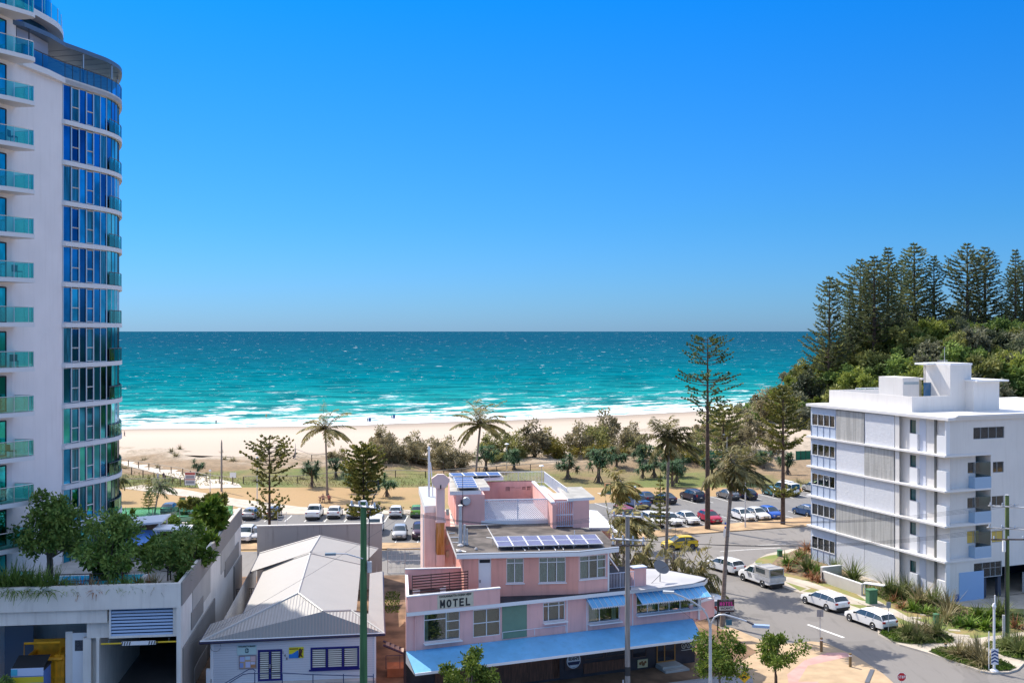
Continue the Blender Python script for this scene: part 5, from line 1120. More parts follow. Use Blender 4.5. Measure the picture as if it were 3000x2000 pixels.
# ---- left stair tower and chimney
CO = gz(F5(430,742), 6.3); ch0 = Frame(CO, 7.0); yc = CO[1]
zt_ = zat(F5(465,190), yc); wch = (490-430)/2.4117*yc/F
ch = thing('chimney_shaft', 'slender pink shaft with rust stains and an octagonal top panel', 'chimney', (CO[0], CO[1], 6.29), HFm.a)
zs = zat(F5(460,425), yc)-6.29
PK_ = PINK; PINK = PALEP; part('shaft', MB().box(0, wch, 0, 1.1, zs, zt_-6.29).box(-.06, wch+.1, -.05, 1.2, zs-.12, zs-.003), PINK, ch)
m, nt, b = nodemat('rust_streaks'); tc = N(nt, 'ShaderNodeTexCoord').outputs['Object']; n1 = noise_n(nt, tc, 3.0, 5, .7, (3,1,.15))
nt.links.new(ramp(nt, n1, [(.35,(.62,.36,.22)), (.5,(.55,.27,.06)), (.68,(.22,.07,.02))]), b.inputs['Base Color']); b.inputs['Roughness'].default_value = .9
part('rusty_base', MB().box(.02, wch-.02, .03, 1.1, .9, zs-.123), m, ch, label='rust streaked orange lower shaft'); part('base', MB().box(0, wch, 0, 1.1, 0, .897), PINK, ch)
ow = (535-408)/2.4117*yc/F/2; z0 = zt_-6.29; op = [(-.55,0),(.55,0),(1,.55),(1,.75),(.35,1.15),(-.35,1.15),(-1,.8),(-1,.5)]
mb = MB(); n = len(op); A_ = [(wch/2+x*ow,-.15,z0+z*.95) for x, z in op]; B_ = [(p[0],.25,p[2]) for p in A_]; mb.face(A_); mb.face(B_[::-1])
for i in range(n): j = (i+1) % n; mb.face((A_[i], A_[j], B_[j], B_[i]))
part('top_panel', mb, PINK, ch); part('slot', MB().box(wch/2-.05,wch/2+.05,-.17,-.153,z0-.05,z0+.25), DARK, ch)
sw = thing('stair_tower', 'tall narrow pink wing with a grey flat roof left of the rust stained shaft', 'building', (CO[0], CO[1], 0), HFm.a)
zr_ = zat(F5(350,320), yc+2); xl_ = -(430-350)/2.4117*yc/F; xl2 = (340-430)/2.4117*yc/F
part('wall', MB().box(xl_, -.02, .9, 10, 0, zr_-.3).box(-.02, wch+1.0, 1.12, 10, 0, 9.0), PINK, sw)
SW_ = Frame((CO[0], CO[1]), 7.0); rp2 = [SW_.loc(gz(F5(u, v), zr_+.25)) for u, v in ((348,318),(438,312),(438,190),(370,178),(305,182),(330,262))]
part('roof', MB().prism(rp2, zr_-.3, zr_+.25, 0, 1), [TRIM, mat('grey_roof_blue', (.42,.45,.50), .8)], sw)
part('downpipe', MB().tube([(xl_-.08,.8,1),(xl_-.08,.8,zr_-.4)], .06, 6), TRIM, sw)
PINK = PK_; vp = gz(F5(378,250), zr_+.25); an = thing('vent_mast', 'white twin vent pipe on the stair tower roof left of the octagonal panel', 'vent pipe', vp+(zr_+.25,)); part('pipe', MB().tube([(0,0,0),(0,0,3.9)], .09, 8).tube([(.3,.1,0),(.3,.1,1.0),(.12,0,2.9)], .05, 6), TRIM, an, 40); part('top_vent', MB().lathe([(.05,3.9),(.14,4.0),(.05,4.25)], 8), TRIM, an)
for k in range(3):
    a = ch0.off(-.1).hit(F5(515, (380, 590, 680)[k])); part('meter_box', MB().box(a[0]-.12, a[0]+.12, .9, 1.1, a[1]-.2, a[1]+.3), mat('meter_cream', (.62,.62,.48), .6), sw)
def merge_into(root, things_):
    ri = root.matrix_basis.inverted()
    for t in things_:
        mt = t.matrix_basis.copy()
        if t.type == 'MESH':
            t.parent = root; t.matrix_basis = ri @ mt
            for k in ('label','category','group'):
                if k in t: del t[k]
            continue
        for c in list(t.children):
            b_ = c.matrix_basis.copy(); c.parent = root; c.matrix_basis = ri @ mt @ b_
        bpy.data.objects.remove(t)
merge_into(motel, [o for o in list(COL.objects) if o.parent is None and (o.name.split('.')[0] in ('motel_upper_storey','motel_corner_room','motel_felt_roof','rooftop_hut','roof_terrace','stair_hut','lower_flat_roof','motel_rear_wing','upper_balcony','chimney_shaft','stair_tower','street_awning','window_awning'))])
# ================================================================ WHITE APARTMENT BLOCK ON THE RIGHT
WN = gz(G3(1480,832), .13); WF = Frame(WN, 21.5); WS = Frame(WN, 111.5)
apt = thing('white_apartment_block', 'white five storey apartment block with shuttered panels and a rooftop lift tower on the right', 'building', (WN[0], WN[1], 0), WF.a)
WB = mat('apartment_white', (.74,.71,.67), .75, .03, .4, bump=.04, grime=.16)
zc = [zat(p, WN[1]) for p in (G2(1490,1050), G2(1490,1370), G3(1490,130), G3(1490,450))]
ZTOP = zat(G2(1540,725), WN[1]); FL = [3.75, 7.0, 10.2, 13.42]; 
LF_ = WS.hit(G2(228,1000))[0]
sb = lambda u: WS.hit(G2(u, 1000))[0]
# shutter / brick-like panel materials
def panelmat(name, rgb, brick=False):
    m, nt, b = nodemat(name); tc = N(nt, 'ShaderNodeTexCoord').outputs['Object']; b.inputs['Roughness'].default_value = .7
    sp = N(nt, 'ShaderNodeSeparateXYZ'); nt.links.new(tc, sp.inputs[0])
    h = math_n(nt, 'SINE', math_n(nt, 'MULTIPLY', sp.outputs[2], 2*PI/.10)); n = noise_n(nt, tc, 2.2, 4, .6, (1,1.2,2.0)); n2 = noise_n(nt, tc, 1.1, 4, .5, (1,3,.15))
    c = mixc(nt, n, rgb, tuple(k*.86 for k in rgb))
    if brick: c = mixc(nt, ramp(nt, n2, [(.45,(0,0,0)), (.58,(1,1,1))]), c, tuple(k*.72 for k in rgb))
    nt.links.new(c, b.inputs['Base Color']); nh = math_n(nt, 'ADD', math_n(nt, 'MULTIPLY', h, .25), n); bump_n(nt, b, nh, .55, .05); return m
PANA = panelmat('painted_block', (.72,.73,.76)); PANB = panelmat('weathered_block', (.50,.49,.46), True)
GREYB = mat('pale_blue_cladding', (.60,.63,.70), .6)
mb = MB(); L1, L2, L3, L4 = sb(465), sb(1010), sb(1050), sb(1350)
XB = 30
# main body: everything as real walls around openings
def swall(mb, l0, l1, z0, z1, ops, x=0.0, rev=.15, m=0): mb.facade(l0, l1, z0, z1, ops, x, rev, m, axis='y2')
wnd = []
zz = [.13] + FL + [ZTOP]
def sh_(u, v): return WS.hit(G2(u, v))
# left facade: facade() works along x; here along y at plane x
def sfac(mb, l0, l1, z0, z1, ops, x, rev, m=0):
    t = MB(); t.facade(l0, l1, z0, z1, ops, x, rev, m); o = len(mb.v); mb.v += [(y, x_, z) for x_, y, z in t.v]; mb.f += [tuple(o+i for i in reversed(f)) for f in t.f]; mb.m += t.m
smallw = (sh_(1112,0)[0], sh_(1168,0)[0]); a_, b_ = min(smallw), max(smallw)
ops = []; far = []
for i in range(5):
    z0, z1 = zz[i], zz[i+1]
    ops.append((a_, b_, z0+1.75, z1-.32) if i else (a_, b_, 1.9, 3.0))
    lw = (L1+.3, LF_-.6); far.append((L1+.25, LF_-.25, z0+1.4 if i else 1.5, z0+2.55 if i else 2.75))
sfac(mb, L2, L3, 0, ZTOP, [], .0, .15); sfac(mb, .0, L2, 0, ZTOP, ops, .45, .12)
part('wall', mb, WB, apt); mb = MB(); sfac(mb, L1, LF_, 0, ZTOP, far, .12, .15); part('bay_wall', mb, mat('blue_grey_cladding', (.46,.53,.64), .5, .04, 2), apt)
for i, o in enumerate(far):
    t = MB()
    a0, a1, z0, z1 = o
    for s in (0, .23, .48, .74, 1): y = a0+(a1-a0)*s; t.box(.06,.14, y-.035, y+.035, z0, z1)
    t.box(.05,.14,a0,a1,z1,z1+.06); t.box(.05,.14,a0,a1,z0-.06,z0)
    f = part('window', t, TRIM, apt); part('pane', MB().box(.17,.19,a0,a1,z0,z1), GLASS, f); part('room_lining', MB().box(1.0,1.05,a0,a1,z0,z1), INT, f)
    t = MB()
    for s in range(5): y = LF_-.1-(LF_-L1-.2)*s/4; t.box(.07,.118, y-.012, y+.012, zz[i]+.05, z0-.08)
    part('joint', t, mat('joint_blue_grey', (.25,.30,.40), .6), apt)
for i, o in enumerate(ops):
    t = MB(); a0, a1, z0, z1 = o; t.box(.5,.56,a0,a1,z0,z0+.05).box(.5,.56,a0,a1,z1-.05,z1).box(.5,.56,a0,a0+.05,z0+.05,z1-.05).box(.5,.56,a1-.05,a1,z0+.05,z1-.05)
    f = part('window', t, DMET, apt); part('pane', MB().box(.57,.58,a0,a1,z0,z1), mat('sea_green_glass', (.02,.10,.10), .05, spec=1), f)
    # pale upstand panels and groove
    y0, y1 = sorted((sh_(1130,0)[0], sh_(1200,0)[0])); part('side_panel', MB().box(.18,.449,y0,y1,zz[i]+.05, zz[i]+1.75), WHITE2, apt)
    y0, y1 = sorted((sh_(1392,0)[0], sh_(1486,0)[0])); part('side_panel', MB().box(.02,.449,max(.02, y0),y1,zz[i]+.05, zz[i]+1.9), WHITE2, apt)
    y0, y1 = sorted((sh_(1205,0)[0], sh_(1262,0)[0])); part('rib_panel', MB().box(.40,.449,y0,y1,zz[i]+.05, zz[i+1]-.03), GREYB, apt)
y0, y1 = sorted((sh_(1350,0)[0], sh_(1362,0)[0])); part('downpipe', MB().box(.25,.40,y0-.02,y1,0,ZTOP), mat('downpipe_dark', (.16,.16,.15), .5), apt)
part('corner_fin', MB().box(.0,.449,-.0,.16,0,FL[0]-.003).box(.0,.449,0,.16,FL[3]+.2,ZTOP-.003), WHITE2, apt)
split = sb(730)
for i in range(5):
    for s in (0, 1):
        l0, l1 = (split+.03, L1-.12) if s == 0 else (L2+.1, split-.03)
        old = {4: (1, 0), 3: (0, 1), 2: (0, 0), 1: (1, 1), 0: (0, 0)}[i][s]; ov = -.06 if old else .0
        part('sliding_panel', MB().box(ov, ov+.1, l0, l1, zz[i]+(.15 if i else 0), zz[i+1]-(.06 if i < 4 else .1)), PANB if old else PANA, apt, label='weathered grey panel' if old else None)
    part('panel_track', MB().box(.02,.12,L1-.1,L1+.02,zz[i]+.1,zz[i+1]-.1), mat('track_blue_dark', (.06,.08,.14), .6), apt)
part('infill', MB().box(.13,.4,L2,L1,0,ZTOP-.01), mat('infill_grey', (.25,.25,.26), .8), apt)
SLAB = mat('apartment_slab', (.74,.72,.70), .7)
for i, z in enumerate(FL):
    x1 = WF.hit(G2(1895,1350))[0] if i in (0,1,2,3) else 0
    part('floor_slab', MB().prism([(-.28,-.12),(-.28,LF_+.25),(.6,LF_+.25),(.6,.9),(x1,.9),(x1,-.04),(.4,-.12)] if i < 3 or True else [], z-.0, z+.17), SLAB, apt)
# front facade (facing the viewer), in plane y=0
fw = lambda f, u0, v0, u1, v1, d=0.: (lambda p, q_: (min(p[0],q_[0]), max(p[0],q_[0]), min(p[1],q_[1]), max(p[1],q_[1])))(WF.off(d).hit(f(u0,v0)), WF.off(d).hit(f(u1,v1)))
o5 = fw(G2,1730,790,2015,885); o1 = fw(G3,1735,470,1992,580); rec = (fw(G2,1800,1100,1898,1200)[0], fw(G2,1800,1100,1898,1200)[1])
gate_ = fw(G3,1825,700,2195,1000); bw = fw(G3,1548,755,1597,835)
gate_ = (gate_[0], gate_[0]+9.0, .13, 2.9)
mb = MB(); mb.facade(.45, XB, 0, FL[0], [o1, gate_] if o1[2] < FL[0] else [gate_], 0, .15)
mb.facade(.45, XB, FL[3]+.17, ZTOP, [o5], 0, .15)
ops = []; 
SB = .75
lw = {}; rw = {}
for i in (1,2,3):
    z0 = FL[i-1]; s = {1:(G3,1672,175,1788,278,1898,172,2004,270), 2:(G2,1675,1435,1790,1525,1898,1420,2010,1515), 3:(G2,1678,1110,1798,1205,1908,1105,2010,1200)}[i]
    lw[i] = fw(s[0], s[1], s[2], s[3], s[4], SB); rw[i] = fw(s[0], s[5], s[6], s[7], s[8], 0)
mb.facade(.45, rec[0], FL[0], FL[3]+.17, [lw[i] for i in lw], SB, .12)
mb.facade(rec[1], XB, FL[0], FL[3]+.17, [(rw[i][0]+.02, rw[i][1], rw[i][2], rw[i][3]) for i in rw], 0, .15)
mb.box(rec[0], rec[0]+.1, SB, 3.0, FL[0], FL[3]); mb.box(rec[1]-.1, rec[1]-.001, 0.001, 3.0, FL[0], FL[3]); mb.face(((rec[0],3,FL[0]),(rec[1],3,FL[0]),(rec[1],3,FL[3]),(rec[0],3,FL[3])))
mb.face(((.45,LF_,0),(XB,LF_,0),(XB,LF_,ZTOP),(.45,LF_,ZTOP))); mb.face(((XB,0,0),(XB,LF_,0),(XB,LF_,ZTOP),(XB,0,ZTOP)))
if o1[2] >= FL[0]: pass
part('front_wall', mb, WB, apt)
TG = mat('green_window_glass', (.03,.14,.15), .05, .5, 1.5, spec=1.0); YEL = mat('yellow_blind', (.62,.44,.10), .8)
def fwin(o, nx, d, gm=GLASS, cur=None, back=INT, lab=None):
    w_ = window(apt, o, nx=nx, y=d+.06, fm=mat('window_grey', (.35,.38,.40), .5), gm=gm, curtain=cur, back=back, sill=False, w=.045)
    if lab: w_['label'] = lab
fwin(o5, (.25,.5,.75), 0, cur=(CURT, ((.02,.2),(.78,.97)))); fwin(o1, (.32,.6,.78), 0, cur=(mat('aqua_curtain', (.35,.58,.58), .8), ((.02,.3),(.62,.97))))
for i in (1,2,3):
    fwin(lw[i], (.5,), SB, gm=YEL if i == 1 else GLASS, cur=None if i == 1 else (CURT, ((.0,.3),))); fwin((rw[i][0]+.02, rw[i][1], rw[i][2], rw[i][3]), (.42,), 0, gm=YEL if i == 1 else GLASS, cur=None if i == 1 else (CURT, ((.1,.5),)))
    part('balcony_door', MB().box(rec[0]+.1, rec[1]-.1, 2.9, 2.98, FL[i-1]+.18, FL[i-1]+2.5), TG, apt)
    z0 = FL[i-1]+.17; bx0 = rec[0]-.75; t = part('balcony_screen', MB().box(bx0, rec[1]-.05, -.01, .03, z0, z0+1.05).box(bx0, bx0+.04, .031, SB, z0, z0+1.05), mat('frosted_blue_glass', (.30,.45,.62), .25, spec=.6), apt)
    part('balcony_side_glass', MB().face(((rec[0]+.02,SB-.1,z0+1.3),(rec[1]-.1,.02,z0+1.1),(rec[1]-.1,.02,z0+2.4),(rec[0]+.02,SB-.1,z0+2.3))), glassy('side_glass', (.25,.45,.42), .93), apt)
# undercroft
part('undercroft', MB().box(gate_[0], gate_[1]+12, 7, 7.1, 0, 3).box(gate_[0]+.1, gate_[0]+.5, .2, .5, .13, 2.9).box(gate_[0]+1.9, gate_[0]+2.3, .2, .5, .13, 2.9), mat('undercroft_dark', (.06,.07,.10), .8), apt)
part('panel_door', MB().box(fw(G3,1597,710,1820,940)[0], gate_[0]-.02, -.04, -.003, .13, 2.75), mat('shade_tinted_white_boards', (.30,.47,.72), .6), apt); part('meter_door', MB().box(bw[0], bw[1], -.05, -.003, bw[2], bw[3]), mat('deep_blue_panel', (.03,.12,.35), .5), apt)  # panel door is white boards; the blue of their shade is in the colour
part('service_box', MB().box(gate_[0]+5.4, gate_[0]+7.3, -1.0, .6, .13, 2.0), WHITE2, apt)
# roof slab and penthouse
part('roof_slab', MB().prism([(-.3,-.55),(-.3,LF_+.3),(XB,LF_+.3),(XB,-.3),(.9,-.3),(.3,-.55)], ZTOP+.003, ZTOP+.28), SLAB, apt)
part('roof_edge', MB().box(.9, XB, -.5, -.2, ZTOP+.283, ZTOP+.46).box(.75, .95, -.5, -.0, ZTOP+.283, ZTOP+.4), SLAB, apt)
ZR_ = ZTOP+.28
wq = lambda f, u, v, z: WF.loc(gz(f(u, v), z))
pA = wq(G2,280,578,ZR_); pB = wq(G2,1165,650,ZR_); pC = wq(G2,1515,645,ZR_); pD = wq(G2,1690,640,ZR_); pE = wq(G2,1968,640,ZR_)
ph = zat(G2(1165,508), WF.w(*pB)[1])-ZR_; xh = pB[0]
yt = pB[1]; PT = WF.off(yt); lt0 = PT.hit(G2(1517,600))[0]; lt1 = PT.hit(G2(1715,600))[0];
part('parapet', MB().box(xh, xh+.18, pB[1], pA[1], ZR_+.003, ZR_+ph).box(xh+.18, lt0-.003, pB[1], pB[1]+.18, ZR_+.003, ZR_+ph).box(xh+.18, xh+8, pA[1]-.18, pA[1], ZR_+.003, ZR_+ph), WB, apt)
top = PT.hit(G2(1600,200))[1]
part('lift_tower', MB().box(lt0, lt1-.05, yt+.0, yt+3.6, ZR_+.003, top-.2), WB, apt)
xl = PT.off(3.3).hit(G2(1340,300))[0]
part('tower_return', MB().box(xl, lt0, yt+3.3, yt+3.55, ZR_+.003, top-.2), WB, apt)
part('tower_cap', MB().box(lt0-.0, lt1+.03, yt-.05, yt+3.7, top-.197, top).box(PT.off(2.6).hit(G2(1262,200))[0], lt0-.003, yt+2.0, yt+3.7, top-.2, top-.02), WHITE2, apt)
bz = PT.off(2.6).hit(G2(1400,375))[1]; part('blue_glass', MB().box(PT.off(2.6).hit(G2(1275,450))[0], lt0-.01, yt+2.6, yt+2.65, ZR_+.1, bz), mat('penthouse_blue_glass', (.02,.12,.26), .05, spec=1), apt)
sx0 = PT.off(3.0).hit(G2(1082,400))[0]; sx1 = PT.off(3.0).hit(G2(1232,400))[0]; sz = PT.off(3.0).hit(G2(1100,332))[1]
part('stair_box', MB().box(sx0, sx1, yt+3.0, yt+6.5, ZR_+.003, sz), WB, apt); part('stair_vent', MB().box(sx0+.15, sx1-.1, yt+2.96, yt+2.997, sz-.7, sz-.45), mat('vent_grey', (.35,.42,.45), .6), apt)
part('timber_door', MB().box(sx1+.2, sx1+.5, yt+3.2, yt+3.25, ZR_+.1, sz-.3), mat('cream_door', (.50,.42,.25), .7), apt); part('canopy', MB().box(sx1, lt0-.8, yt+2.6, yt+4.5, sz-.25, sz-.05), WB, apt)
rb0 = wq(G2,1735,640,ZR_); rbz = WF.off(rb0[1]).hit(G2(1735,370))[1]; rx1 = WF.off(rb0[1]).hit(G2(1968,640))[0]
part('plant_room', MB().box(rb0[0], rx1, rb0[1], rb0[1]+5, ZR_+.003, rbz), WB, apt); part('plant_room_roof', MB().box(rb0[0]-.1, rx1+.75, rb0[1]-.5, rb0[1]+5.3, rbz+.003, rbz+.16), WHITE2, apt)
part('vent_pipe', MB().tube([(lt1+.02,yt+.3,ZR_),(lt1+.02,yt+.3,rbz+.4)], .05, 6).tube([(lt1+.22,yt+.1,ZR_),(lt1+.22,yt+.1,rbz+.15)], .05, 6), TRIM, apt)
yb = pA[1]-.1; rl_ = MB(); x0 = WF.off(yb).hit(G2(650,440))[0]; x1 = WF.off(yb).hit(G2(1078,440))[0]; z1 = WF.off(yb).hit(G2(880,425))[1]
for k in range(6): x = x0+(x1-x0)*k/5; rl_.tube([(x,yb,ZR_+.5),(x,yb,z1)], .05, 4)
rl_.tube([(x0,yb,z1),(x1,yb,z1)], .05, 4); r_ = part('roof_railing', rl_, WHITE2, apt); part('glass', MB().box(x0, x1, yb+.03, yb+.05, ZR_+.6, z1-.05), BGL, r_)
an = PT.off(1).hit(G2(1465,190)); t = thing('rooftop_antenna', 'thin white antenna on top of the white lift tower', 'antenna', WF.w(an[0], yt+1)+(top,), WF.a); part('mast', MB().tube([(0,0,0),(0,0,1.6)], .025, 4), TRIM, t); part('boom', MB().tube([(-.9,0,.25),(.4,0,.25)], .02, 4), TRIM, t)
for k, (x, y_) in enumerate(((3.2,8.0),(3.2,10.2),(9.5,2.2))):
    t = thing('air_conditioner', ['grey air conditioner on the apartment roof deck behind the parapet','second grey air conditioner farther back on the apartment roof','air conditioner box on the flat roof right of the white lift tower'][k], 'air conditioner', WF.w(x+(14 if k == 2 else 0), y_)+(ZR_,), WF.a)
    part('body', MB().box(-.5,.5,-.2,.2,.1,.95), GALV, t); part('fan', MB().lathe([(.3,-.23),(.3,-.203)], 14, (0,0,.52), axis='y'), DMET, t); part('foot', MB().box(-.45,-.35,-.2,.2,0,.097).box(.35,.45,-.2,.2,0,.097), DMET, t)
# low garden walls, cabinet
def wallrun(pts, h, th, lab, nm='garden_wall'):
    mb = MB(); parapet(mb, pts, 0, h, th); t = thing(nm, lab, 'wall', (0,0,.13)); part('wall', mb, PODW, t); mb = MB(); parapet(mb, pts, h+.003, h+.06, th+.03); part('coping', mb, WHITE2, t); return t
PODW = mat('wall_cream', (.55,.52,.47), .8, .04, 1)
q1 = gz(G3(700,765), .13); q0 = gz(G3(342,640), .13)
wallrun([q0, q1], 1.05, .22, 'long low cream garden wall beside the footpath in front of the white block')
g2_ = wallrun([(q0[0]+.1,q0[1]+.3),(q0[0]+2.3,q0[1]+1.2)], 1.35, .3, 'short white letterbox wall at the far end of the low cream wall', 'letterbox_wall')
part('letterboxes', MB().box(q0[0]-.05,q0[0]+.05,q0[1]-.1,q0[1]+.02,.3,1.0), DMET, g2_)
e0 = gz(G3(712,665), 1.0); e1_ = gz(G3(905,690), 1.0); ax_ = Vector((e1_[0]-e0[0], e1_[1]-e0[1]))
single('entry_canopy', MB().prism([(0,0),(ax_.x,ax_.y),(ax_.x+.5,ax_.y+.5),(.5,.6)], .95, 1.03).box(.2,.3,.1,.2,0,.95), WHITE2, 'flat white slab over the side gate between the low wall and the block', 'canopy', (e0[0], e0[1], .13), 0)
# ================================================================ VEHICLES
CARW = mat('car_white', (.78,.78,.77), .25, spec=.6)
def paint(name, rgb): return mat('paint_'+name, rgb, .22, metal=.15 if max(rgb) < .6 else 0, spec=.7)
CG_ = mat('car_glass', (.015,.035,.045), .04, spec=1.0); TYRE = mat('tyre_rubber', (.02,.02,.02), .8); RIM = mat('alloy_rim', (.55,.56,.58), .35, metal=.7); BLKP = mat('black_trim', (.02,.02,.022), .5)
HL = mat('headlight_lens', (.65,.68,.70), .1, metal=.3); TL = mat('tail_lens', (.38,.01,.012), .2); PLATE = mat('plate', (.70,.66,.55), .5); CHROME = mat('chrome', (.7,.7,.72), .15, metal=1)
# stations: x, halfwidth, z sill, z belt, z roof or 0, roof halfwidth
KIND = {
 'sedan': (4.6, 1.44, [(0,.60,.34,.55,0),(.06,.74,.26,.64,0),(.35,.83,.22,.74,0),(1.25,.87,.20,.90,0),(1.95,.88,.20,.94,1.40),(2.65,.88,.20,.95,1.45),(3.25,.88,.20,.97,1.41),(3.95,.87,.22,1.00,0),(4.45,.83,.26,.98,0),(4.57,.76,.32,.90,0),(4.6,.66,.38,.75,0)], .82, 3.60, .62),
 'hatch': (4.1, 1.48, [(0,.62,.34,.58,0),(.06,.76,.26,.68,0),(.3,.83,.22,.80,0),(1.0,.86,.20,.96,0),(1.75,.87,.20,1.0,1.45),(2.5,.87,.20,1.02,1.50),(3.4,.86,.22,1.04,1.44),(3.9,.83,.26,1.04,0),(4.05,.80,.30,.95,0),(4.1,.72,.36,.75,0)], .75, 3.30, .62),
 'wagon': (4.9, 1.46, [(0,.60,.34,.55,0),(.06,.74,.26,.64,0),(.35,.84,.22,.74,0),(1.35,.88,.20,.90,0),(2.05,.89,.20,.94,1.40),(2.85,.89,.20,.95,1.46),(3.8,.89,.22,.97,1.45),(4.45,.87,.24,.98,1.38),(4.75,.84,.28,.98,0),(4.87,.80,.32,.88,0),(4.9,.70,.38,.72,0)], .85, 3.72, .66),
 'suv': (4.6, 1.70, [(0,.66,.38,.70,0),(.06,.80,.32,.82,0),(.35,.88,.28,.98,0),(1.2,.92,.26,1.10,0),(1.8,.93,.26,1.14,1.64),(2.6,.93,.26,1.15,1.70),(3.7,.92,.28,1.18,1.66),(4.25,.90,.30,1.18,1.50),(4.45,.87,.34,1.12,0),(4.58,.84,.38,1.0,0),(4.6,.76,.42,.85,0)], .86, 3.60, .70),
 'van': (4.9, 2.0, [(0,.70,.38,.75,0),(.05,.84,.32,.95,0),(.45,.88,.28,1.10,0),(1.25,.90,.26,1.20,1.88),(2.4,.90,.26,1.20,1.96),(4.0,.90,.26,1.20,1.96),(4.75,.89,.30,1.20,1.90),(4.86,.87,.34,1.10,0),(4.9,.82,.38,.9,0)], .80, 3.75, .76),
 'ute': (5.2, 1.75, [(0,.68,.40,.72,0),(.06,.82,.34,.86,0),(.4,.90,.30,1.02,0),(1.25,.93,.28,1.12,0),(1.85,.93,.28,1.14,1.70),(2.5,.93,.28,1.15,1.76),(3.25,.92,.28,1.15,1.66),(3.5,.92,.30,1.12,0),(4.9,.92,.34,1.12,0),(5.15,.90,.40,1.10,0),(5.2,.86,.45,1.0,0)], .95, 4.05, .70),
}
MESHC = {}
def car_body(kind):
    if kind in MESHC: return MESHC[kind]
    L, Hh, st, wf, wr, rh = KIND[kind]
    body = MB(); gl = MB(); rows = []
    for (x, w, zl, zb, zr) in st:
        if zr: half = [(w*.80,zl),(w,zl+.10),(w*1.0,(zl+zb)*.5),(w*.965,zb),(rh,zr-.07),(rh*.82,zr-.005),(0,zr+.015)]
        else: half = [(w*.80,zl),(w,zl+.08),(w*1.0,(zl+zb)*.5),(w*.955,zb-.03),(w*.90,zb+.0),(w*.6,zb+.03),(0,zb+.045)]
        rows.append([(x, y, z) for y, z in half] + [(x, -y, z) for y, z in half[-2::-1]])
    n = len(rows[0])
    for i in range(len(rows)-1):
        cab = (st[i][4] > 0) + (st[i+1][4] > 0)
        for j in range(n-1):
            jj = min(j, n-2-j); q_ = (rows[i][j], rows[i+1][j], rows[i+1][j+1], rows[i][j+1])
            isg = (cab == 2 and jj == 3) or (cab == 1 and jj in (4, 5)) or (cab == 1 and jj == 3)
            if kind == 'van' and cab == 2 and jj == 3 and i == len(rows)-5: isg = True
            (gl if isg else body).face(q_[::-1] if True else q_)
    body.face(rows[0]); body.face(rows[-1][::-1])
    body.face([(s[0], s[1]*.8, s[2]) for s in st] + [(s[0], -s[1]*.8, s[2]) for s in st[::-1]])
    # pillars along the glass edges
    pl = []
    for sg in (1, -1):
        for i in range(len(st)-1):
            A_ = rows[i][4] if sg > 0 else rows[i][n-5]; B_ = rows[i+1][4] if sg > 0 else rows[i+1][n-5]
            if st[i][4] > 0 or st[i+1][4] > 0: body.tube([A_, B_], .035, 4, 0, False)
        for i, s in enumerate(st):
            if s[4] > 0 and i > 0 and st[i-1][4] > 0 and st[min(i+1,len(st)-1)][4] > 0:
                j = 3 if sg > 0 else n-4; k = 4 if sg > 0 else n-5; body.tube([rows[i][j], rows[i][k]], .04, 4, 0, False)
        # arches
        for xw in (wf, wr): 
            w = 0.9
            for a, b_ in zip(st[:-1], st[1:]):
                if a[0] <= xw <= b_[0]: w = max(a[1], b_[1])
            pl.append((xw, w))
    R_ = .36 if kind in ('suv','ute') else .33 if kind == 'van' else .31
    dk = MB()
    for xw, w in pl[:2]:
        for sg in (1, -1): dk.lathe([(R_+.06, sg*(w-.35)), (R_+.06, sg*(w+.004))][::(1 if sg > 0 else -1)], 18, (xw, 0, R_), axis='y')
    dk.box(.02, L-.02, -st[3][1]*.7, st[3][1]*.7, .16, .4)
    bm = weld(body.mesh(kind+'_body', CARW), 35); gm = weld(gl.mesh(kind+'_glass', CG_), 30)
    ty = MB().lathe([(R_*.62,-.1),(R_*.93,-.11),(R_,-.07),(R_,.07),(R_*.93,.11),(R_*.62,.1)], 20, axis='y').mesh('tyre', TYRE, 50)
    rm = MB().lathe([(R_*.62,-.085),(R_*.62,.085)], 18, axis='y', m=1)
    for k in range(5):
        t = 2*PI*k/5; d = Vector((math.cos(t), 0, math.sin(t))); s = Vector((-math.sin(t), 0, math.cos(t)))*R_*.13
        for y in (-.09, .09): rm.face([tuple(Vector((0,y*1.08,0))+s*1.2), tuple(d*R_*.62+Vector((0,y,0))+s), tuple(d*R_*.62+Vector((0,y,0))-s), tuple(Vector((0,y*1.08,0))-s*1.2)][::(1 if y > 0 else -1)])
    rm.lathe([(R_*.2,-.1),(R_*.2,.1)], 10, axis='y'); 
    for y in (-.1, .1): rm.tube([(R_*.58*math.cos(t*PI/9), y*.95, R_*.58*math.sin(t*PI/9)) for t in range(19)], .018, 4, 0, False)
    MESHC[kind] = dict(body=bm, glass=gm, dark=dk.mesh(kind+'_under', BLKP, 40), tyre=ty, rim=rm.mesh('rim', [RIM, BLKP]), R=R_, pl=pl[:2]); return MESHC[kind]
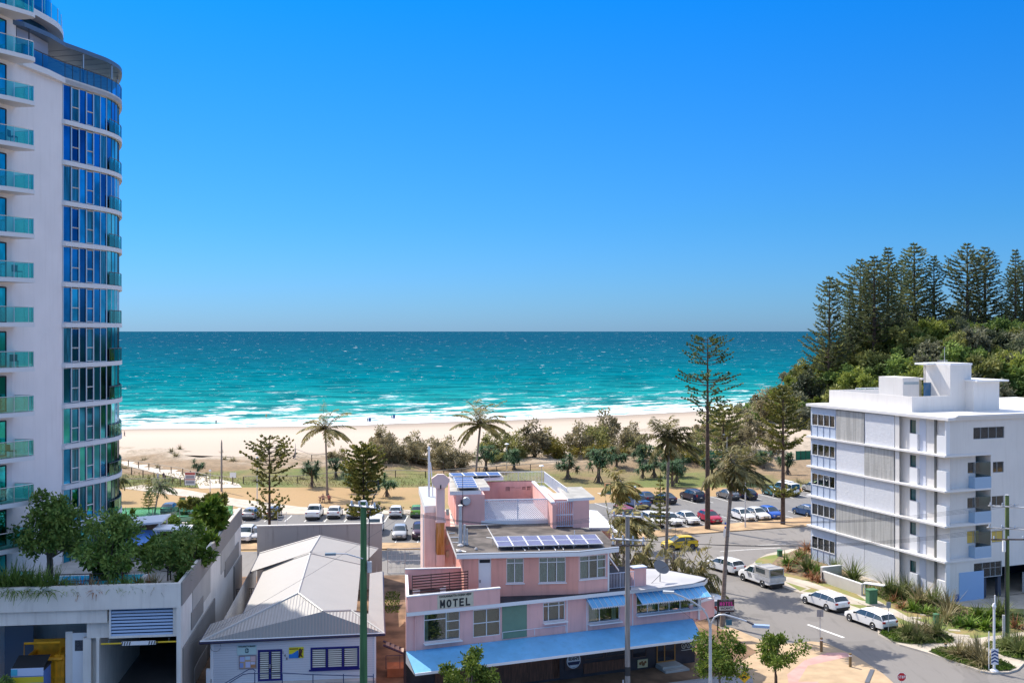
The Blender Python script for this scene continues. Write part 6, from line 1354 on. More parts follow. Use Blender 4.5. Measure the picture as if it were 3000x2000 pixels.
def car(kind, colr, label, nose, direction, group=None, extra=None, z=.012, nm=None, sc=1.0):
    """nose = ground point under the front bumper, direction = unit vector the car points to"""
    C = car_body(kind); L, Hh, st, wf, wr, rh = KIND[kind]
    cat = {'sedan':'car','hatch':'car','wagon':'station wagon','suv':'car','van':'van','ute':'pickup truck'}[kind]
    # local +x runs from nose to tail
    rz = math.atan2(-direction[1], -direction[0]); t = thing(nm or {'sedan':'sedan_car','hatch':'hatchback_car','wagon':'station_wagon','suv':'suv_car','van':'van','ute':'pickup_truck'}[kind], label, cat, (nose[0], nose[1], z), rz, group, sc)
    bm = C['body']
    if colr is not CARW:
        key = (kind, colr.name)
        if key not in MESHC: m2 = bm.copy(); m2.materials[0] = colr; MESHC[key] = m2
        bm = MESHC[key]
    part('body', bm, None, t); part('windows', C['glass'], None, t); part('underbody', C['dark'], None, t)
    for xw, w in C['pl']:
        for sg in (1, -1): o = part('wheel', C['tyre'], None, t); o.location = (xw, sg*(w-.085), C['R']); r_ = part('rim', C['rim'], None, o)
    w0 = st[1][1]; zb = st[1][3]
    def cached(key, fn):
        k2 = (kind, key)
        if k2 not in MESHC: MESHC[k2] = fn()
        return MESHC[k2]
    we = st[-2][1]; ze = st[-3][3]
    for sg in (1, -1):
        part('headlight', cached('hl%d' % sg, lambda: MB().rbox((.085, sg*(w0*.78), zb-.07), (.14,.30,.13), -sg*.35).mesh('hl', HL)), None, t)
        part('tail_light', cached('tl%d' % sg, lambda: MB().rbox((L-.055, sg*(we*.84), ze-.14), (.1,.26,.17 if kind not in ('van','suv') else .34), -sg*-.25).mesh('tl', TL)), None, t)
        part('mirror', cached('mi%d' % sg, lambda: MB().rbox((st[3][0]+.25, sg*(st[3][1]+.09), st[3][3]+.08), (.12,.18,.13), 0).mesh('mi', BLKP)), None, t)
        part('door_handle', cached('dh%d' % sg, lambda: MB().box(st[4][0]+.75, st[4][0]+.9, sg*(st[4][1]*.985)-.012, sg*(st[4][1]*.985)+.012, st[4][3]-.1, st[4][3]-.07).box(st[4][0]+1.6, st[4][0]+1.75, sg*(st[4][1]*.985)-.012, sg*(st[4][1]*.985)+.012, st[4][3]-.09, st[4][3]-.06).mesh('dh', BLKP)), None, t)
    part('grille', cached('gr', lambda: MB().box(-.015,.06,-w0*.5,w0*.5,zb-.14,zb-.04).box(-.02,.05,-w0*.55,w0*.55,.36,.44).mesh('gr', BLKP)), None, t)
    part('number_plate', cached('np', lambda: MB().box(-.03,-.022,-.18,.18,.46,.57).mesh('np', PLATE)), None, t)
    part('number_plate', cached('np2', lambda: MB().box(L+.004,L+.012,-.18,.18,.62,.73).mesh('np', PLATE)), None, t)
    part('bumper', cached('bu', lambda: MB().box(L-.1,L+.03,-we*.92,we*.92,.36,.52).mesh('bu', BLKP)), None, t)
    if extra: extra(t, C)
    return t
def roof_rails(t, C):
    part('roof_rail', MB().tube([(2.3,.55,1.47),(4.2,.55,1.46)], .013, 4).tube([(2.3,-.55,1.47),(4.2,-.55,1.46)], .013, 4).tube([(2.6,-.6,1.5),(2.6,.6,1.5)], .013, 4).tube([(3.6,-.6,1.5),(3.6,.6,1.5)], .013, 4), GALV, t)
def two_wheels(f, fwheel, rwheel, kind):
    """front-wheel and rear-wheel ground marks (near side) -> nose point and heading; side tells which flank is seen"""
    a = gz(f(*fwheel)); b_ = gz(f(*rwheel)); d = Vector((a[0]-b_[0], a[1]-b_[1])).normalized(); L, Hh, st, wf, wr, rh = KIND[kind]
    return a, d
def park(kind, colr, label, f, fwheel, rwheel, left=True, **kw):
    a, d = two_wheels(f, fwheel, rwheel, kind); L, Hh, st, wf, wr, rh = KIND[kind]
    n_ = Vector((-d.y, d.x))  # left of heading
    c = Vector(a) - n_*(.82 if left else -.82) + d*wf
    return car(kind, colr, label, (c.x, c.y), (d.x, d.y), **kw)
SD = Vector((-.375, .927)); 
GS = 'white cars parked along the side street'
park('wagon', CARW, 'farthest white station wagon on the side street, behind the leaning palm trunk', G1, (230,518), (380,562), group=GS)
park('wagon', CARW, 'white station wagon with roof bars parked between the canopy ute and the nearest wagon', G1, (1128,838), (1308,902), group=GS, extra=roof_rails)
park('wagon', CARW, 'white station wagon nearest the camera, beside the no parking sign and garden bed', G3, (595,1000), (803,1078), group=GS, extra=roof_rails)
def canopy(t, C):
    part('canopy', MB().prism([(2.75,-.90),(5.15,-.90),(5.15,.90),(2.75,.90)], 1.15, 1.2).prism([(2.75,-.88),(5.1,-.88),(5.1,.88),(2.75,.88)], 1.2, 1.95), mat('canopy_grey', (.40,.39,.37), .5, .08, 2), t)
    part('canopy_window', MB().box(3.0,4.4,-.895,-.883,1.38,1.8).box(3.0,4.4,.883,.895,1.38,1.8).box(5.102,5.115,-.75,.75,1.3,1.85), CG_, t)
    part('tray', MB().box(2.9,5.3,-.97,-.93,.75,1.13).box(2.9,5.3,.93,.97,.75,1.13).box(5.26,5.3,-.92,.92,.75,1.13).box(2.9,5.25,-.93,.93,.70,.75), GALV, t)
    part('roof_rack', MB().tube([(2.0,-.6,1.86),(2.0,.6,1.86)], .03, 4).tube([(3.2,-.8,2.02),(3.2,.8,2.02)], .03, 4).tube([(4.5,-.8,2.02),(4.5,.8,2.02)], .03, 4), SMET, t)
    for k in range(3): part('stripe', MB().face(((2.0+.18*k,-.945,.62),(2.08+.18*k,-.945,.62),(1.86+.18*k,-.945,1.08),(1.78+.18*k,-.945,1.08))).face(((2.0+.18*k,.945,.62),(2.08+.18*k,.945,.62),(1.86+.18*k,.945,1.08),(1.78+.18*k,.945,1.08))), BLKP, t)
park('ute', CARW, 'white utility truck with a grey canopy and galvanised tray on the side street', G1, (560,628), (735,690), group=GS, extra=canopy)
# van behind the motel corner sign
a = gz(G1(500,1000)); d = (.375,-.927)
def surf(t, C): part('tailgate_window', MB().rbox((.32,0,1.35),(.06,1.4,.5),0,0), CG_, t)
a = gz(G1(440,990)); car('suv', CARW, 'white four wheel drive parked at the motel corner behind the MOTEL sign', (a[0]-.25-2.1, a[1]+4.6), (-.375,.927), nm='parked_suv')
# yellow car on the beach road
yl = paint('yellow', (.72,.50,.01)); park('hatch', yl, 'yellow small suv driving along the beach road behind the tall palm trunk', G9, (712,882), (958,868), left=True, nm='yellow_car')
# left lot, far row (tails to the viewer)
def noseup(f, u, v, kind, heading=None, z=.012):
    """centre bottom of the tail seen from behind -> nose point"""
    p = gz(f(u, v)); L = KIND[kind][0]; h = heading or (-.06,.998); return (p[0]+h[0]*L, p[1]+h[1]*L), h
def noseto(f, u, v, heading=(.06,-.998)): p = gz(f(u, v)); return p, heading
GL = 'cars parked nose in along the park kerb'
SIL = paint('silver', (.42,.43,.44)); DBL = paint('dark_blue', (.02,.035,.10)); GRN = paint('green', (.16,.36,.03)); GRY = paint('grey', (.14,.15,.17)); NVY = paint('navy', (.012,.016,.05)); BLU = paint('blue', (.01,.09,.45)); RED = paint('red', (.45,.01,.05)); DRED = paint('dark_red', (.30,.03,.03)); MAR = paint('maroon', (.05,.02,.05)); STB = paint('steel_blue', (.03,.08,.20)); TEA = paint('teal', (.03,.18,.22))
for (u, v, k, c, lab, h) in (
    (750,1212,'ute',CARW,'large white pickup parked against the park kerb, tail to the camera', (-.04,.999)),
    (928,1200,'hatch',CARW,'white hatchback next to the large white pickup on the park kerb', (-.04,.999)),
    (1092,1203,'hatch',CARW,'white hatchback left of the green power pole top on the park kerb', (-.05,.998)),
    (1262,1192,'hatch',CARW,'white hatchback directly right of the green power pole top', (-.05,.998)),
    (1448,1197,'hatch',CARW,'white hatchback between the pole and the green car on the park kerb', (-.05,.998)),
    (1627,1192,'hatch',GRN,'bright green hatchback on the park kerb beside the motel', (-.06,.998)),
    (215,1212,'hatch',SIL,'silver hatchback with red tail lights at the podium corner in the parking lot', (.05,.998)),
    (420,1205,'hatch',GRY,'grey hatchback half hidden behind the left norfolk pine trunk', (-.1,.995))):
    p, h = noseup(G7, u, v, k, h); car(k, c, lab, p, h, GL)
def surfboard(t, C): pass
for (u, v, k, c, lab) in (
    (1480,1378,'hatch',SIL,'silver hatchback facing the camera between the stained wall and the motel'),
    (1652,1376,'suv',MAR,'dark maroon hatchback facing the camera beside the pink motel wing')):
    p, h = noseto(G7, u, v); car(k, c, lab, p, h, 'cars parked facing the camera in the near row')
p, h = noseto(G7, 205,1405, (.05,-.998)); car('suv', CARW, 'white suv facing the camera beside the podium end wall', (p[0]-.5, p[1]), h, 'cars parked facing the camera in the near row')
p, h = noseto(G7, 275,1398, (.05,-.998)); car('hatch', SIL, 'pale silver car facing the camera, partly behind the stained wall', p, h, 'cars parked facing the camera in the near row')
p, h = noseto(G7, 1300,1360, (.05,-.998)); car('van', CARW, 'white van behind the green power pole and stained wall', (p[0]-.6, p[1]+1.5), h, 'cars parked facing the camera in the near row')
for u, v, lab in ((545,1080,'green tinted car seen through the glass fence of the podium, left one'), (745,1078,'green tinted car seen through the glass fence of the podium, right one')):
    p, h = noseup(G8, u, v, 'hatch'); car('hatch', CARW if u > 600 else GRY, lab, p, h, GL)
# right lot, far row facing away (tails to lower right)
H2 = Vector((-.62,.785)).normalized(); H2 = (H2.x, H2.y)
GR = 'cars parked in the far row of the right lot'
def pk2(kind, colr, lab, fwh, rwh, **kw):
    a = gz(G9(*fwh)); b_ = gz(G9(*rwh)); d = Vector((a[0]-b_[0], a[1]-b_[1])).normalized(); d = (d*.4+Vector((-.40,.917))*.6).normalized(); n_ = Vector((-d.y, d.x)); c = Vector(a) - n_*.8 + d*KIND[kind][4-1+0] if False else Vector(a) - n_*.8 + d*KIND[kind][3]
    return car(kind, colr, lab, (c.x, c.y), (d.x, d.y), GR, **kw)
pk2('sedan', NVY, 'dark blue sedan with a yellow rear plate behind the young norfolk pine', (318,318), (415,378), )
pk2('sedan', NVY, 'dark sedan close behind the tall bare palm trunk, far row', (535,330), (627,375))
pk2('suv', NVY, 'dark blue suv left of the tall norfolk pine trunk in the far row', (832,310), (985,350))
pk2('sedan', GRY, 'grey sedan in the far row left of the lamp post', (1228,288), (1338,328))
pk2('hatch', NVY, 'dark hatchback beside the grey sedan in the far row', (1440,290), (1500,318))
pk2('sedan', TEA, 'teal car with patterned side left of the white camper van', (1735,255), (1840,290))
def boards(t, C): part('roof_rack', MB().tube([(1.5,-.7,2.08),(1.5,.7,2.08)], .03, 4).tube([(3.5,-.7,2.08),(3.5,.7,2.08)], .03, 4), SMET, t); part('surfboard', MB().prism([(1.0,.1),(1.5,-.1),(3.5,-.1),(4.2,.12),(3.5,.35),(1.5,.35)], 2.11, 2.17), WHITE2, t)
p = gz(G9(2095,285)); car('van', CARW, 'white camper van with a surfboard on its roof rack near the apartment block', (p[0]-.38*4.9, p[1]+.92*4.9), (-.38,.92), GR, extra=boards)
p = gz(G9(2225,240)); car('suv', SIL, 'silver car mostly hidden behind the apartment block edge', (p[0]+.3, p[1]+2.5), (-.38,.92), GR)
pk2('hatch', STB, 'steel blue hatchback near the left edge of the apartment block', (2082,475), (2235,510))
# near row facing viewer (nose to lower right)
GN = 'cars parked nose out in the near row of the right lot'
def pk3(kind, colr, lab, fwh, rwh, **kw):
    a = gz(G9(*fwh)); b_ = gz(G9(*rwh)); d = Vector((a[0]-b_[0], a[1]-b_[1])).normalized(); d = (d*.4+Vector((.40,-.917))*.6).normalized(); L, Hh, st, wf, wr, rh = KIND[kind]; n_ = Vector((-d.y, d.x)); c = Vector(a) + n_*.8 + d*wf
    return car(kind, colr, lab, (c.x, c.y), (d.x, d.y), GN, **kw)
pk3('sedan', CARW, 'white sedan just right of the tall bare palm trunk, near row', (690,610), (600,575))
pk3('sedan', CARW, 'white sedan between the other white sedan and the red car, near row', (885,595), (790,540))
pk3('hatch', RED, 'red hatchback behind the tall norfolk pine trunk', (1130,585), (1040,535))
pk3('sedan', CARW, 'older white sedan right of the leaning palm trunk', (1500,558), (1400,515))
pk3('sedan', CARW, 'newer white sedan with chrome grille beside the blue car', (1668,545), (1580,510))
pk3('hatch', BLU, 'vivid blue hatchback left of the right norfolk pine trunk', (1805,535), (1725,495))
pk3('van', DRED, 'red van in the near row partly hidden by wind blown palms', (200,590), (120,540))
pk3('suv', CARW, 'white suv in the near row behind the small wind blown palm', (480,625), (430,590))
pk3('suv', GRY, 'dark grey car with a yellow front plate behind the young norfolk pine, near row', (520,650), (560,580)) if False else None
p = gz(G9(200,385)); car('ute', STB, 'blue pickup with a covered tray behind the red van', (p[0]+.5, p[1]+1.5), (-.38,.92), GR)
# ================================================================ TREES AND PLANTS
BARK = mat('bark_grey', (.16,.125,.10), .95, .3, 3, bump=.4, bscale=8); BARKD = mat('bark_dark', (.075,.05,.04), .95, .3, 3, bump=.4, bscale=8); BARKP = mat('palm_bark', (.24,.20,.165), .95, .2, 2, stretch=(1,1,6), bump=.4)
LNOR = leafmat('norfolk_foliage', (.035,.065,.02), (.11,.14,.04), .8, .25); LNORD = leafmat('norfolk_dark', (.065,.10,.05), (.21,.23,.095), .5, .35)
LNORB = leafmat('norfolk_bright', (.09,.115,.028), (.28,.26,.06), 1.0, .35)
LPAL = leafmat('palm_foliage', (.13,.13,.045), (.44,.38,.16), .9, .4); LPALY = leafmat('palm_foliage_yellow', (.16,.16,.045), (.42,.34,.12), .8, .4)
LBAN = leafmat('banksia_foliage', (.18,.155,.08), (.44,.38,.22), .9, .45); LBAN2 = leafmat('banksia_olive', (.15,.165,.05), (.40,.38,.13), .9, .45); LYEL = leafmat('olive_yellow_foliage', (.13,.125,.03), (.38,.31,.06), .9, .3)
LPAN = leafmat('pandanus_foliage', (.03,.08,.03), (.12,.20,.09), 1.2, .3)
LBRO = leafmat('street_tree_foliage', (.06,.12,.015), (.26,.33,.05), 2.0, .3); LDEC = leafmat('deck_tree_foliage', (.07,.15,.03), (.27,.36,.08), 1.6, .3)
LHB = [leafmat('hill_green', (.08,.14,.035), (.25,.33,.08), .35, .35), leafmat('hill_olive', (.12,.14,.04), (.37,.37,.11), .35, .35), leafmat('hill_grey', (.12,.13,.08), (.31,.31,.19), .35, .35), leafmat('hill_bright', (.12,.165,.03), (.33,.36,.07), .35, .4), leafmat('hill_dark', (.05,.07,.04), (.15,.17,.08), .35, .3)]
GRS = leafmat('tuft_green', (.07,.11,.03), (.22,.24,.08), 1.5, .2); GRY_ = leafmat('tuft_straw', (.16,.14,.06), (.38,.32,.17), 1.5, .2); GRR = leafmat('red_foliage', (.14,.05,.02), (.42,.20,.09), 1.5, .2); GRB = leafmat('bed_green', (.06,.12,.015), (.18,.27,.03), 1.5, .2)
def rv(s=1.0): return Vector((R.gauss(0,1), R.gauss(0,1), R.gauss(0,1))).normalized()*s
def norfolk(whorls, h, n_br, tuft=.45, tw=.22, step=.42, inner=.25, per=3, r0=.3, rise=.25, irregular=.15, down=0):
    """whorls: (z, radius); returns crown, trunk"""
    c = MB(); w = MB(); w.tube([(0,0,-.1),(R.uniform(-.05,.05),R.uniform(-.05,.05),h*.5),(0,0,h)], [r0, r0*.62, .04], 8, 0)
    for z, r in whorls:
        a0 = R.uniform(0, 2*PI); nb = n_br + R.choice((-1,0,0,1))
        for b in range(nb):
            a = a0+2*PI*b/nb+R.uniform(-.15,.15); L = r*R.uniform(1-irregular, 1+irregular*.5)
            if R.random() < irregular*.45: continue
            d = Vector((math.cos(a), math.sin(a), 0)); n = max(2, int(L/step)); pts = []; rs = rise*R.uniform(.7,1.3)
            for k in range(n+1):
                t = k/n; pts.append(Vector((0,0,z)) + d*L*t + Vector((0,0, L*(rs*t*t - down*t*(1-t)*1.2))))
            w.tube([tuple(p) for p in pts[::max(1, n//3)]] + [tuple(pts[-1])], [.055*(1+L*.12)]*0 or [max(.015, .05*(L/3)*(1-k/5)) for k in range(len(pts[::max(1, n//3)])+1)], 3, 0, False)
            for k in range(1, n+1):
                t = k/n
                if t < inner: continue
                p = pts[k]; up = Vector((0,0,1))
                side = Vector((-d.y, d.x, 0))
                for q_ in range(per):
                    s = side*R.uniform(-1,1) + d*R.uniform(.2,1) + up*R.uniform(-.15,.9)
                    c.card(p + side*R.uniform(-.12,.12), s, tw*R.uniform(.7,1.3), tuft*R.uniform(.6,1.3)*(1.1-.3*t))
    return c, w
def tree_obj(name, label, cat, loc, cw, leaf, bark, rz=0, group=None, sc=1.0, crown='crown', trunk='trunk'):
    t = thing(name, label, cat, loc, rz, group, sc); part(crown, cw[0], leaf, t); part(trunk, cw[1], bark, t, 60); return t
def broad(rx, rz_, h, n, leaf=.24, lobes=12, r0=.15, zc=None, multi=1, hole=.0, flat=0):
    """crown of leaf clumps on limbs; crown centre at height zc"""
    c = MB(); w = MB(); zc = zc or h-rz_
    lobe = []
    for k in range(lobes):
        for _ in range(20):
            v = Vector((R.uniform(-1,1), R.uniform(-1,1), R.uniform(-1,1)))
            if v.length < 1 and v.length > .25: break
        v = v*.92; lobe.append((Vector((v.x*rx, v.y*rx, zc+v.z*rz_)), R.uniform(.16,.40)*min(rx, rz_*1.4)))
    for k in range(multi):
        a = R.uniform(0, 2*PI); w.tube([(.25*k*math.cos(a), .25*k*math.sin(a), -.1), (.4*math.cos(a)*k*.6, .4*math.sin(a)*k*.6, zc*.35), (rx*.15*math.cos(a), rx*.15*math.sin(a), zc*.8)], [r0, r0*.75, r0*.5], 7)
    base = Vector((0,0,max(.2, zc-rz_*.9)))
    for p, r in lobe: 
        m_ = (base+p)/2 + rv(.15); w.tube([tuple(base), tuple(m_), tuple(p)], [r0*.5, r0*.32, .02], 4, 0, False)
    for k in range(n):
        p, r = lobe[k % lobes]; d = rv(); d.z *= (1-flat*.5); rr = r*R.uniform(.45,1.08) if R.random() > .16 else r*R.uniform(1.05,1.5); q_ = p + d*rr
        c.card(q_, d*.6+rv(.9), leaf*R.uniform(.5,.8), leaf*R.uniform(.8,1.5))
    return c, w
def palm(h, fl, nf, lean=(0,0), wind=(0,0), droop=1.0, r0=.2, leaflets=20, lw=.14, ll=.75, mess=0.0, dead=0, hi=1.25):
    c = MB(); w = MB(); pts = []
    for k in range(6): t = k/5; pts.append((lean[0]*t**1.4, lean[1]*t**1.4, -.1+h*t))
    w.tube(pts, [r0*1.25, r0, r0*.85, r0*.8, r0*.78, r0*.85], 8); top = Vector(pts[-1]); W = Vector((wind[0], wind[1], 0))
    w.lathe([(r0*.8,-.2),(r0*1.5,.0),(r0*1.3,.35),(.05,.7)], 7, tuple(top))
    for f in range(nf+dead):
        a = 2*PI*f*.618+R.uniform(-.2,.2); el = R.uniform(-.35,hi) if f < nf else -1.0; d = Vector((math.cos(a)*math.cos(el), math.sin(a)*math.cos(el), math.sin(el)))
        L = fl*R.uniform(.8,1.1)*(1 if f < nf else .6); P_ = [top.copy()]; v = d.copy(); n = 9; g = droop*R.uniform(.10,.20)
        for k in range(n):
            v = (v + Vector((0,0,-g*(1+k*.22))) + W*(.10+.05*k)).normalized(); P_.append(P_[-1]+v*L/n)
        w.tube([tuple(p) for p in P_[::3]], [.035,.028,.018,.008][:len(P_[::3])], 3, 0, False)
        m_ = leaflets
        for k in range(1, m_+1):
            t = k/m_*.97+.03; i = min(n-1, int(t*n)); p = P_[i].lerp(P_[i+1], t*n-i); ax = (P_[i+1]-P_[i]).normalized(); side = ax.cross(Vector((0,0,1)))
            if side.length < .05: side = Vector((1,0,0))
            side = side.normalized(); l = ll*(math.sin(PI*min(1, t*.82+.14))**.7)*R.uniform(.8,1.15)
            for sg in (1, -1):
                dd = side*sg + ax*.65 + Vector((0,0,-.35-.6*R.random())) + W*1.3 + rv(mess)
                c.card(p, dd, lw, l, up=Vector((0,0,1))+rv(.3))
    return c, w
def blades(n, r, h, w=.06, seg=3, spread=1.0, base=.1, zc=0.0):
    c = MB()
    for k in range(n):
        a = R.uniform(0, 2*PI); s = R.uniform(.15,1)*spread; p = Vector((base*R.uniform(-1,1), base*R.uniform(-1,1), zc)); d = Vector((math.cos(a)*s, math.sin(a)*s, R.uniform(.7,1.1))).normalized(); L = math.hypot(r, h)*R.uniform(.6,1.05)
        sd = Vector((-math.sin(a), math.cos(a), 0))*w*.5; prev = p
        for j in range(seg):
            d = (d + Vector((0,0,-.42*s))).normalized(); nx = prev + d*L/seg; w0 = 1-j/seg; w1 = 1-(j+1)/seg*.9
            c.face((prev-sd*w0, prev+sd*w0, nx+sd*w1, nx-sd*w1)); prev = nx
    return c
def pandanus(h, r, heads):
    c = MB(); w = MB(); w.tube([(0,0,-.1),(.05,0,h*.35)], [.2,.16], 7)
    for k in range(7): a = 2*PI*k/7; w.tube([(.5*math.cos(a), .5*math.sin(a), 0), (.08*math.cos(a), .08*math.sin(a), h*.22)], .04, 4)
    for k in range(heads):
        a = 2*PI*k*.618; rr = r*math.sqrt(R.random())*.72; z = h*(.34+.50*R.random()*(1-rr/r*.4)); q_ = Vector((rr*math.cos(a), rr*math.sin(a), z)); w.tube([(.04,0,h*.33), (q_.x*.5, q_.y*.5, h*.45), tuple(q_)], [.10,.08,.06], 5, 0, False)
        for j in range(48):
            d = rv(); d.z = d.z*.7+.25; p = q_; L = R.uniform(.7,1.2)*max(.8, r*.5); sd = d.cross(Vector((0,0,1))); sd = (sd.normalized() if sd.length > .01 else Vector((1,0,0)))*.05
            m_ = p + d*L*.6; e = m_ + (d+Vector((0,0,-.9))).normalized()*L*.45; c.face((p-sd, p+sd, m_+sd, m_-sd)); c.face((m_-sd, m_+sd, e+sd*.2, e-sd*.2))
    return c, w
def at(f, u, v, z=0.0): p = gz(f(u, v), z); return p
# ---- the tall norfolk pine
b = at(G5, 658, 1448); S_ = 3100/b[1]
zof = lambda v: zat(G5(0, v), b[1])
W_ = []
prof = [(110,2.1),(128,2.6),(150,3.1),(178,3.0),(205,2.4),(232,3.1),(258,3.3),(285,2.9),(310,2.0),(345,1.2),(372,2.2),(395,4.4),(412,4.6),(432,3.9),(455,3.9),(478,4.3),(505,2.4),(535,2.6),(560,3.2),(585,2.9),(620,2.2),(655,2.0),(700,1.6),(760,1.7),(835,1.6)]
W_ = [(zof(v), r) for v, r in prof]
W_ = [(z, r*.92) for k, (z, r) in enumerate(W_) if k not in (8,9,14)]
cw = norfolk(W_, zof(95), 6, .38, .22, .34, .5, 4, .36, .26, .35)
tree_obj('norfolk_pine', 'tallest norfolk pine with sparse open tiers, standing between the parking lot and the beach road', 'tree', b, cw, LNOR, BARKD)
# left pines
def taper(h, z0, rmax, n, top=.25, shape=.8): return [(z0+(h-z0)*k/n, max(top, rmax*(1-(k/n)**(1/shape))*R.uniform(.85,1.1)+top*.3)) for k in range(n+1)]
xp = xat(G7(397,0), 126.0)
W_ = [(12.0-.0*k, .9) for k in range(1)] + [(11.5,1.9),(11.0,2.4),(10.5,2.9),(10.0,2.6),(9.5,3.3),(9.0,3.0),(8.5,2.2),(8.0,3.2),(7.5,1.8),(7.0,2.0),(6.4,1.9),(5.6,1.0),(4.4,2.6),(3.7,3.0),(3.1,2.2),(2.6,1.4)]
W_ = [(z, r*.95) for z, r in W_]
tree_obj('norfolk_pine', 'wind swept norfolk pine with wide flat tiers left of the stained wall', 'tree', (xp, 126.0), norfolk(W_, 12.1, 6, .38, .24, .32, .35, 5, .2, .38, .25), LNORB, BARKD)
xp = xat(G7(1182,0), 122.0)
W_ = [(11.6,1.0),(11.2,1.5),(10.8,1.9),(10.3,2.2),(9.8,2.3),(9.3,2.5),(8.8,2.4),(8.3,2.5),(7.8,2.2),(7.3,1.9),(6.8,2.1),(6.2,1.5),(5.4,1.2),(4.3,1.9),(3.7,2.2)]
tree_obj('norfolk_pine', 'dense rounded norfolk pine rising directly behind the green power pole', 'tree', (xp, 122.0), norfolk(W_, 12.0, 7, .42, .26, .28, .15, 7, .2, .3, .2), LNORB, BARKD)
b = at(G5, 1190, 1415); zof = lambda v: zat(G5(0, v), b[1])
W_ = [(zof(v), r) for v, r in ((450,.5),(475,.9),(500,1.5),(525,1.9),(550,2.2),(575,2.4),(600,2.3),(625,2.5),(650,2.3),(675,2.0),(700,1.7),(735,3.0),(770,3.2),(800,1.8),(850,2.8),(880,2.2),(1190,1.8),(1215,2.0))]
tree_obj('norfolk_pine', 'norfolk pine with a dense dark head left of the white apartment block', 'tree', b, norfolk(W_, zof(435), 6, .42, .26, .3, .2, 6, .32, .3, .25), LNORB, BARKD)
b = at(G5, 770, 1110); zof = lambda v: zat(G5(0, v), b[1])
tree_obj('norfolk_pine', 'bushy headed norfolk pine on the lawn right behind the tallest pine', 'tree', b, norfolk([(zof(v), r) for v, r in ((585,1.2),(610,2.4),(635,3.2),(660,3.6),(690,3.4),(720,3.8),(750,3.2),(790,2.6),(830,2.8),(880,2.2),(920,1.5))], zof(570), 7, .5, .3, .36, .2, 6, .25, .25, .2), LBAN2, BARKD)
yn = taper(6.6, .9, 1.45, 11, .15)
cwy = norfolk(yn, 7.2, 6, .30, .14, .18, .1, 4, .08, .12, .05)
b = at(G5, 325, 1450); young = tree_obj('young_norfolk_pine', 'young tiered norfolk pine in front of the parked cars at the centre right', 'tree', b, cwy, LNORB, BARKD)
b = at(G8, 370, 1052); dup(young, b, 1.0, .72, 'small young norfolk pine on the lawn right of the tower'); 
b = at(G5, 440, 790, 3)
# ---- palms
b = at(G7, 880, 1000); hp = zat(G7(870,440), b[1])
tree_obj('coconut_palm', 'slender coconut palm above the picnic table, left of centre', 'palm tree', b, palm(hp, 4.8, 22, (-.3,0), (.10,0), .5, .17, 30, .17, .9), LPAL, BARKP)
b = (xat(G6(592,0), 150.), 150.); hp = zat(G6(612,440), 150.)
tree_obj('coconut_palm', 'broad coconut palm rising behind the motel roof, right of centre', 'palm tree', b, palm(hp, 5.0, 24, (.9,0), (.12,0), .5, .18, 32, .18, .95), LPAL, BARKP)
b = (xat(F6(848,0), 106.), 106.); hp = zat(G5(385,870), 106.)
tree_obj('wind_blown_palm', 'tall palm with straight bare trunk and wind blown fronds left of the tallest pine', 'palm tree', b, palm(hp+.9, 3.7, 28, (xat(G5(385,0),106.)-b[0],0), (.32,0), .38, .18, 24, .17, 1.0, .4, 4), LPAL, BARKP)
b = at(F6, 1245, 1165); hp = zat(G5(835,1080), b[1]); lx = xat(G5(838,0), b[1])-b[0]
tree_obj('wind_blown_palm', 'leaning palm beside the MOTEL road sign with fronds streaming to the right', 'palm tree', b, palm(hp+.9, 3.5, 28, (lx,0), (.30,0), .42, .20, 24, .17, 1.0, .4, 5), LPAL, BARKP)
b = (xat(F6(512,0), 122.), 122.); hp = zat(F6(520,170), 122.)
tree_obj('wind_blown_palm', 'short wind blown palm with yellow fronds above the motel roof edge', 'palm tree', b, palm(hp, 3.0, 20, (.2,0), (.42,0), .7, .2, 26, .2, 1.05, .4, 6), LPALY, BARKP)
b = (xat(F6(540,0), 112.), 112.)
tree_obj('wind_blown_palm', 'green wind blown palm crown low behind the grey power pole', 'palm tree', b, palm(zat(F6(560,420), 112.), 3.2, 22, (.8,0), (.40,0), .75, .15, 26, .2, 1.05, .3, 3), LPAL, BARKP)
b = (xat(G8(372,0), 138.)+.6, 138.); tree_obj('wind_blown_palm', 'dark wind blown palm beside the small young norfolk pine on the left lawn', 'palm tree', b, palm(zat(G8(440,780), 138.), 2.6, 18, (.8,0), (.35,0), .8, .12, 20, .10, .8, .2), LNOR, BARKP)
b = at(G8, 62, 930); tree_obj('wind_blown_palm', 'dark drooping palm half hidden by the curved edge of the tower', 'palm tree', b, palm(3.2, 2.0, 16, (0,0), (.1,0), 1.2, .15, 18, .10, .8, .2), LNOR, BARKP)
low = [((620,735),2.2,1.9,'low palm clump behind the motel, right of the grey power pole'), ((700,742),1.6,2.0,'low yellowish palm clump between the grey pole and the tall bare trunk'), ((770,745),2.4,2.0,'low palm clump touching the tall bare palm trunk'), ((905,775),1.7,2.1,'low palm clump right of the tall bare palm trunk'), ((1010,800),2.6,2.2,'spiky palm clump behind the pale corner roof'), ((1110,850),1.5,2.2,'low palm clump at the motel corner, left of the leaning palm'), ((1170,905),2.0,2.3,'palm clump beside the leaning trunk at the motel corner'), ((480,700),2.2,1.9,'green palm clump above the upper balcony of the motel'), ((560,720),2.2,1.9,'green palm clump between the upper balcony and the satellite dish')]
protos = [palm(1.0, 2.2, 22, (0,0), (.15,0), .8, .12, 18, .10, .6, .2), palm(1.5, 2.4, 24, (.2,0), (.2,0), .7, .12, 18, .10, .65, .25)]
pm = [(protos[k][0].mesh('crown', [LPALY, LPAL][k]), protos[k][1].mesh('trunk', BARKP)) for k in (0,1)]
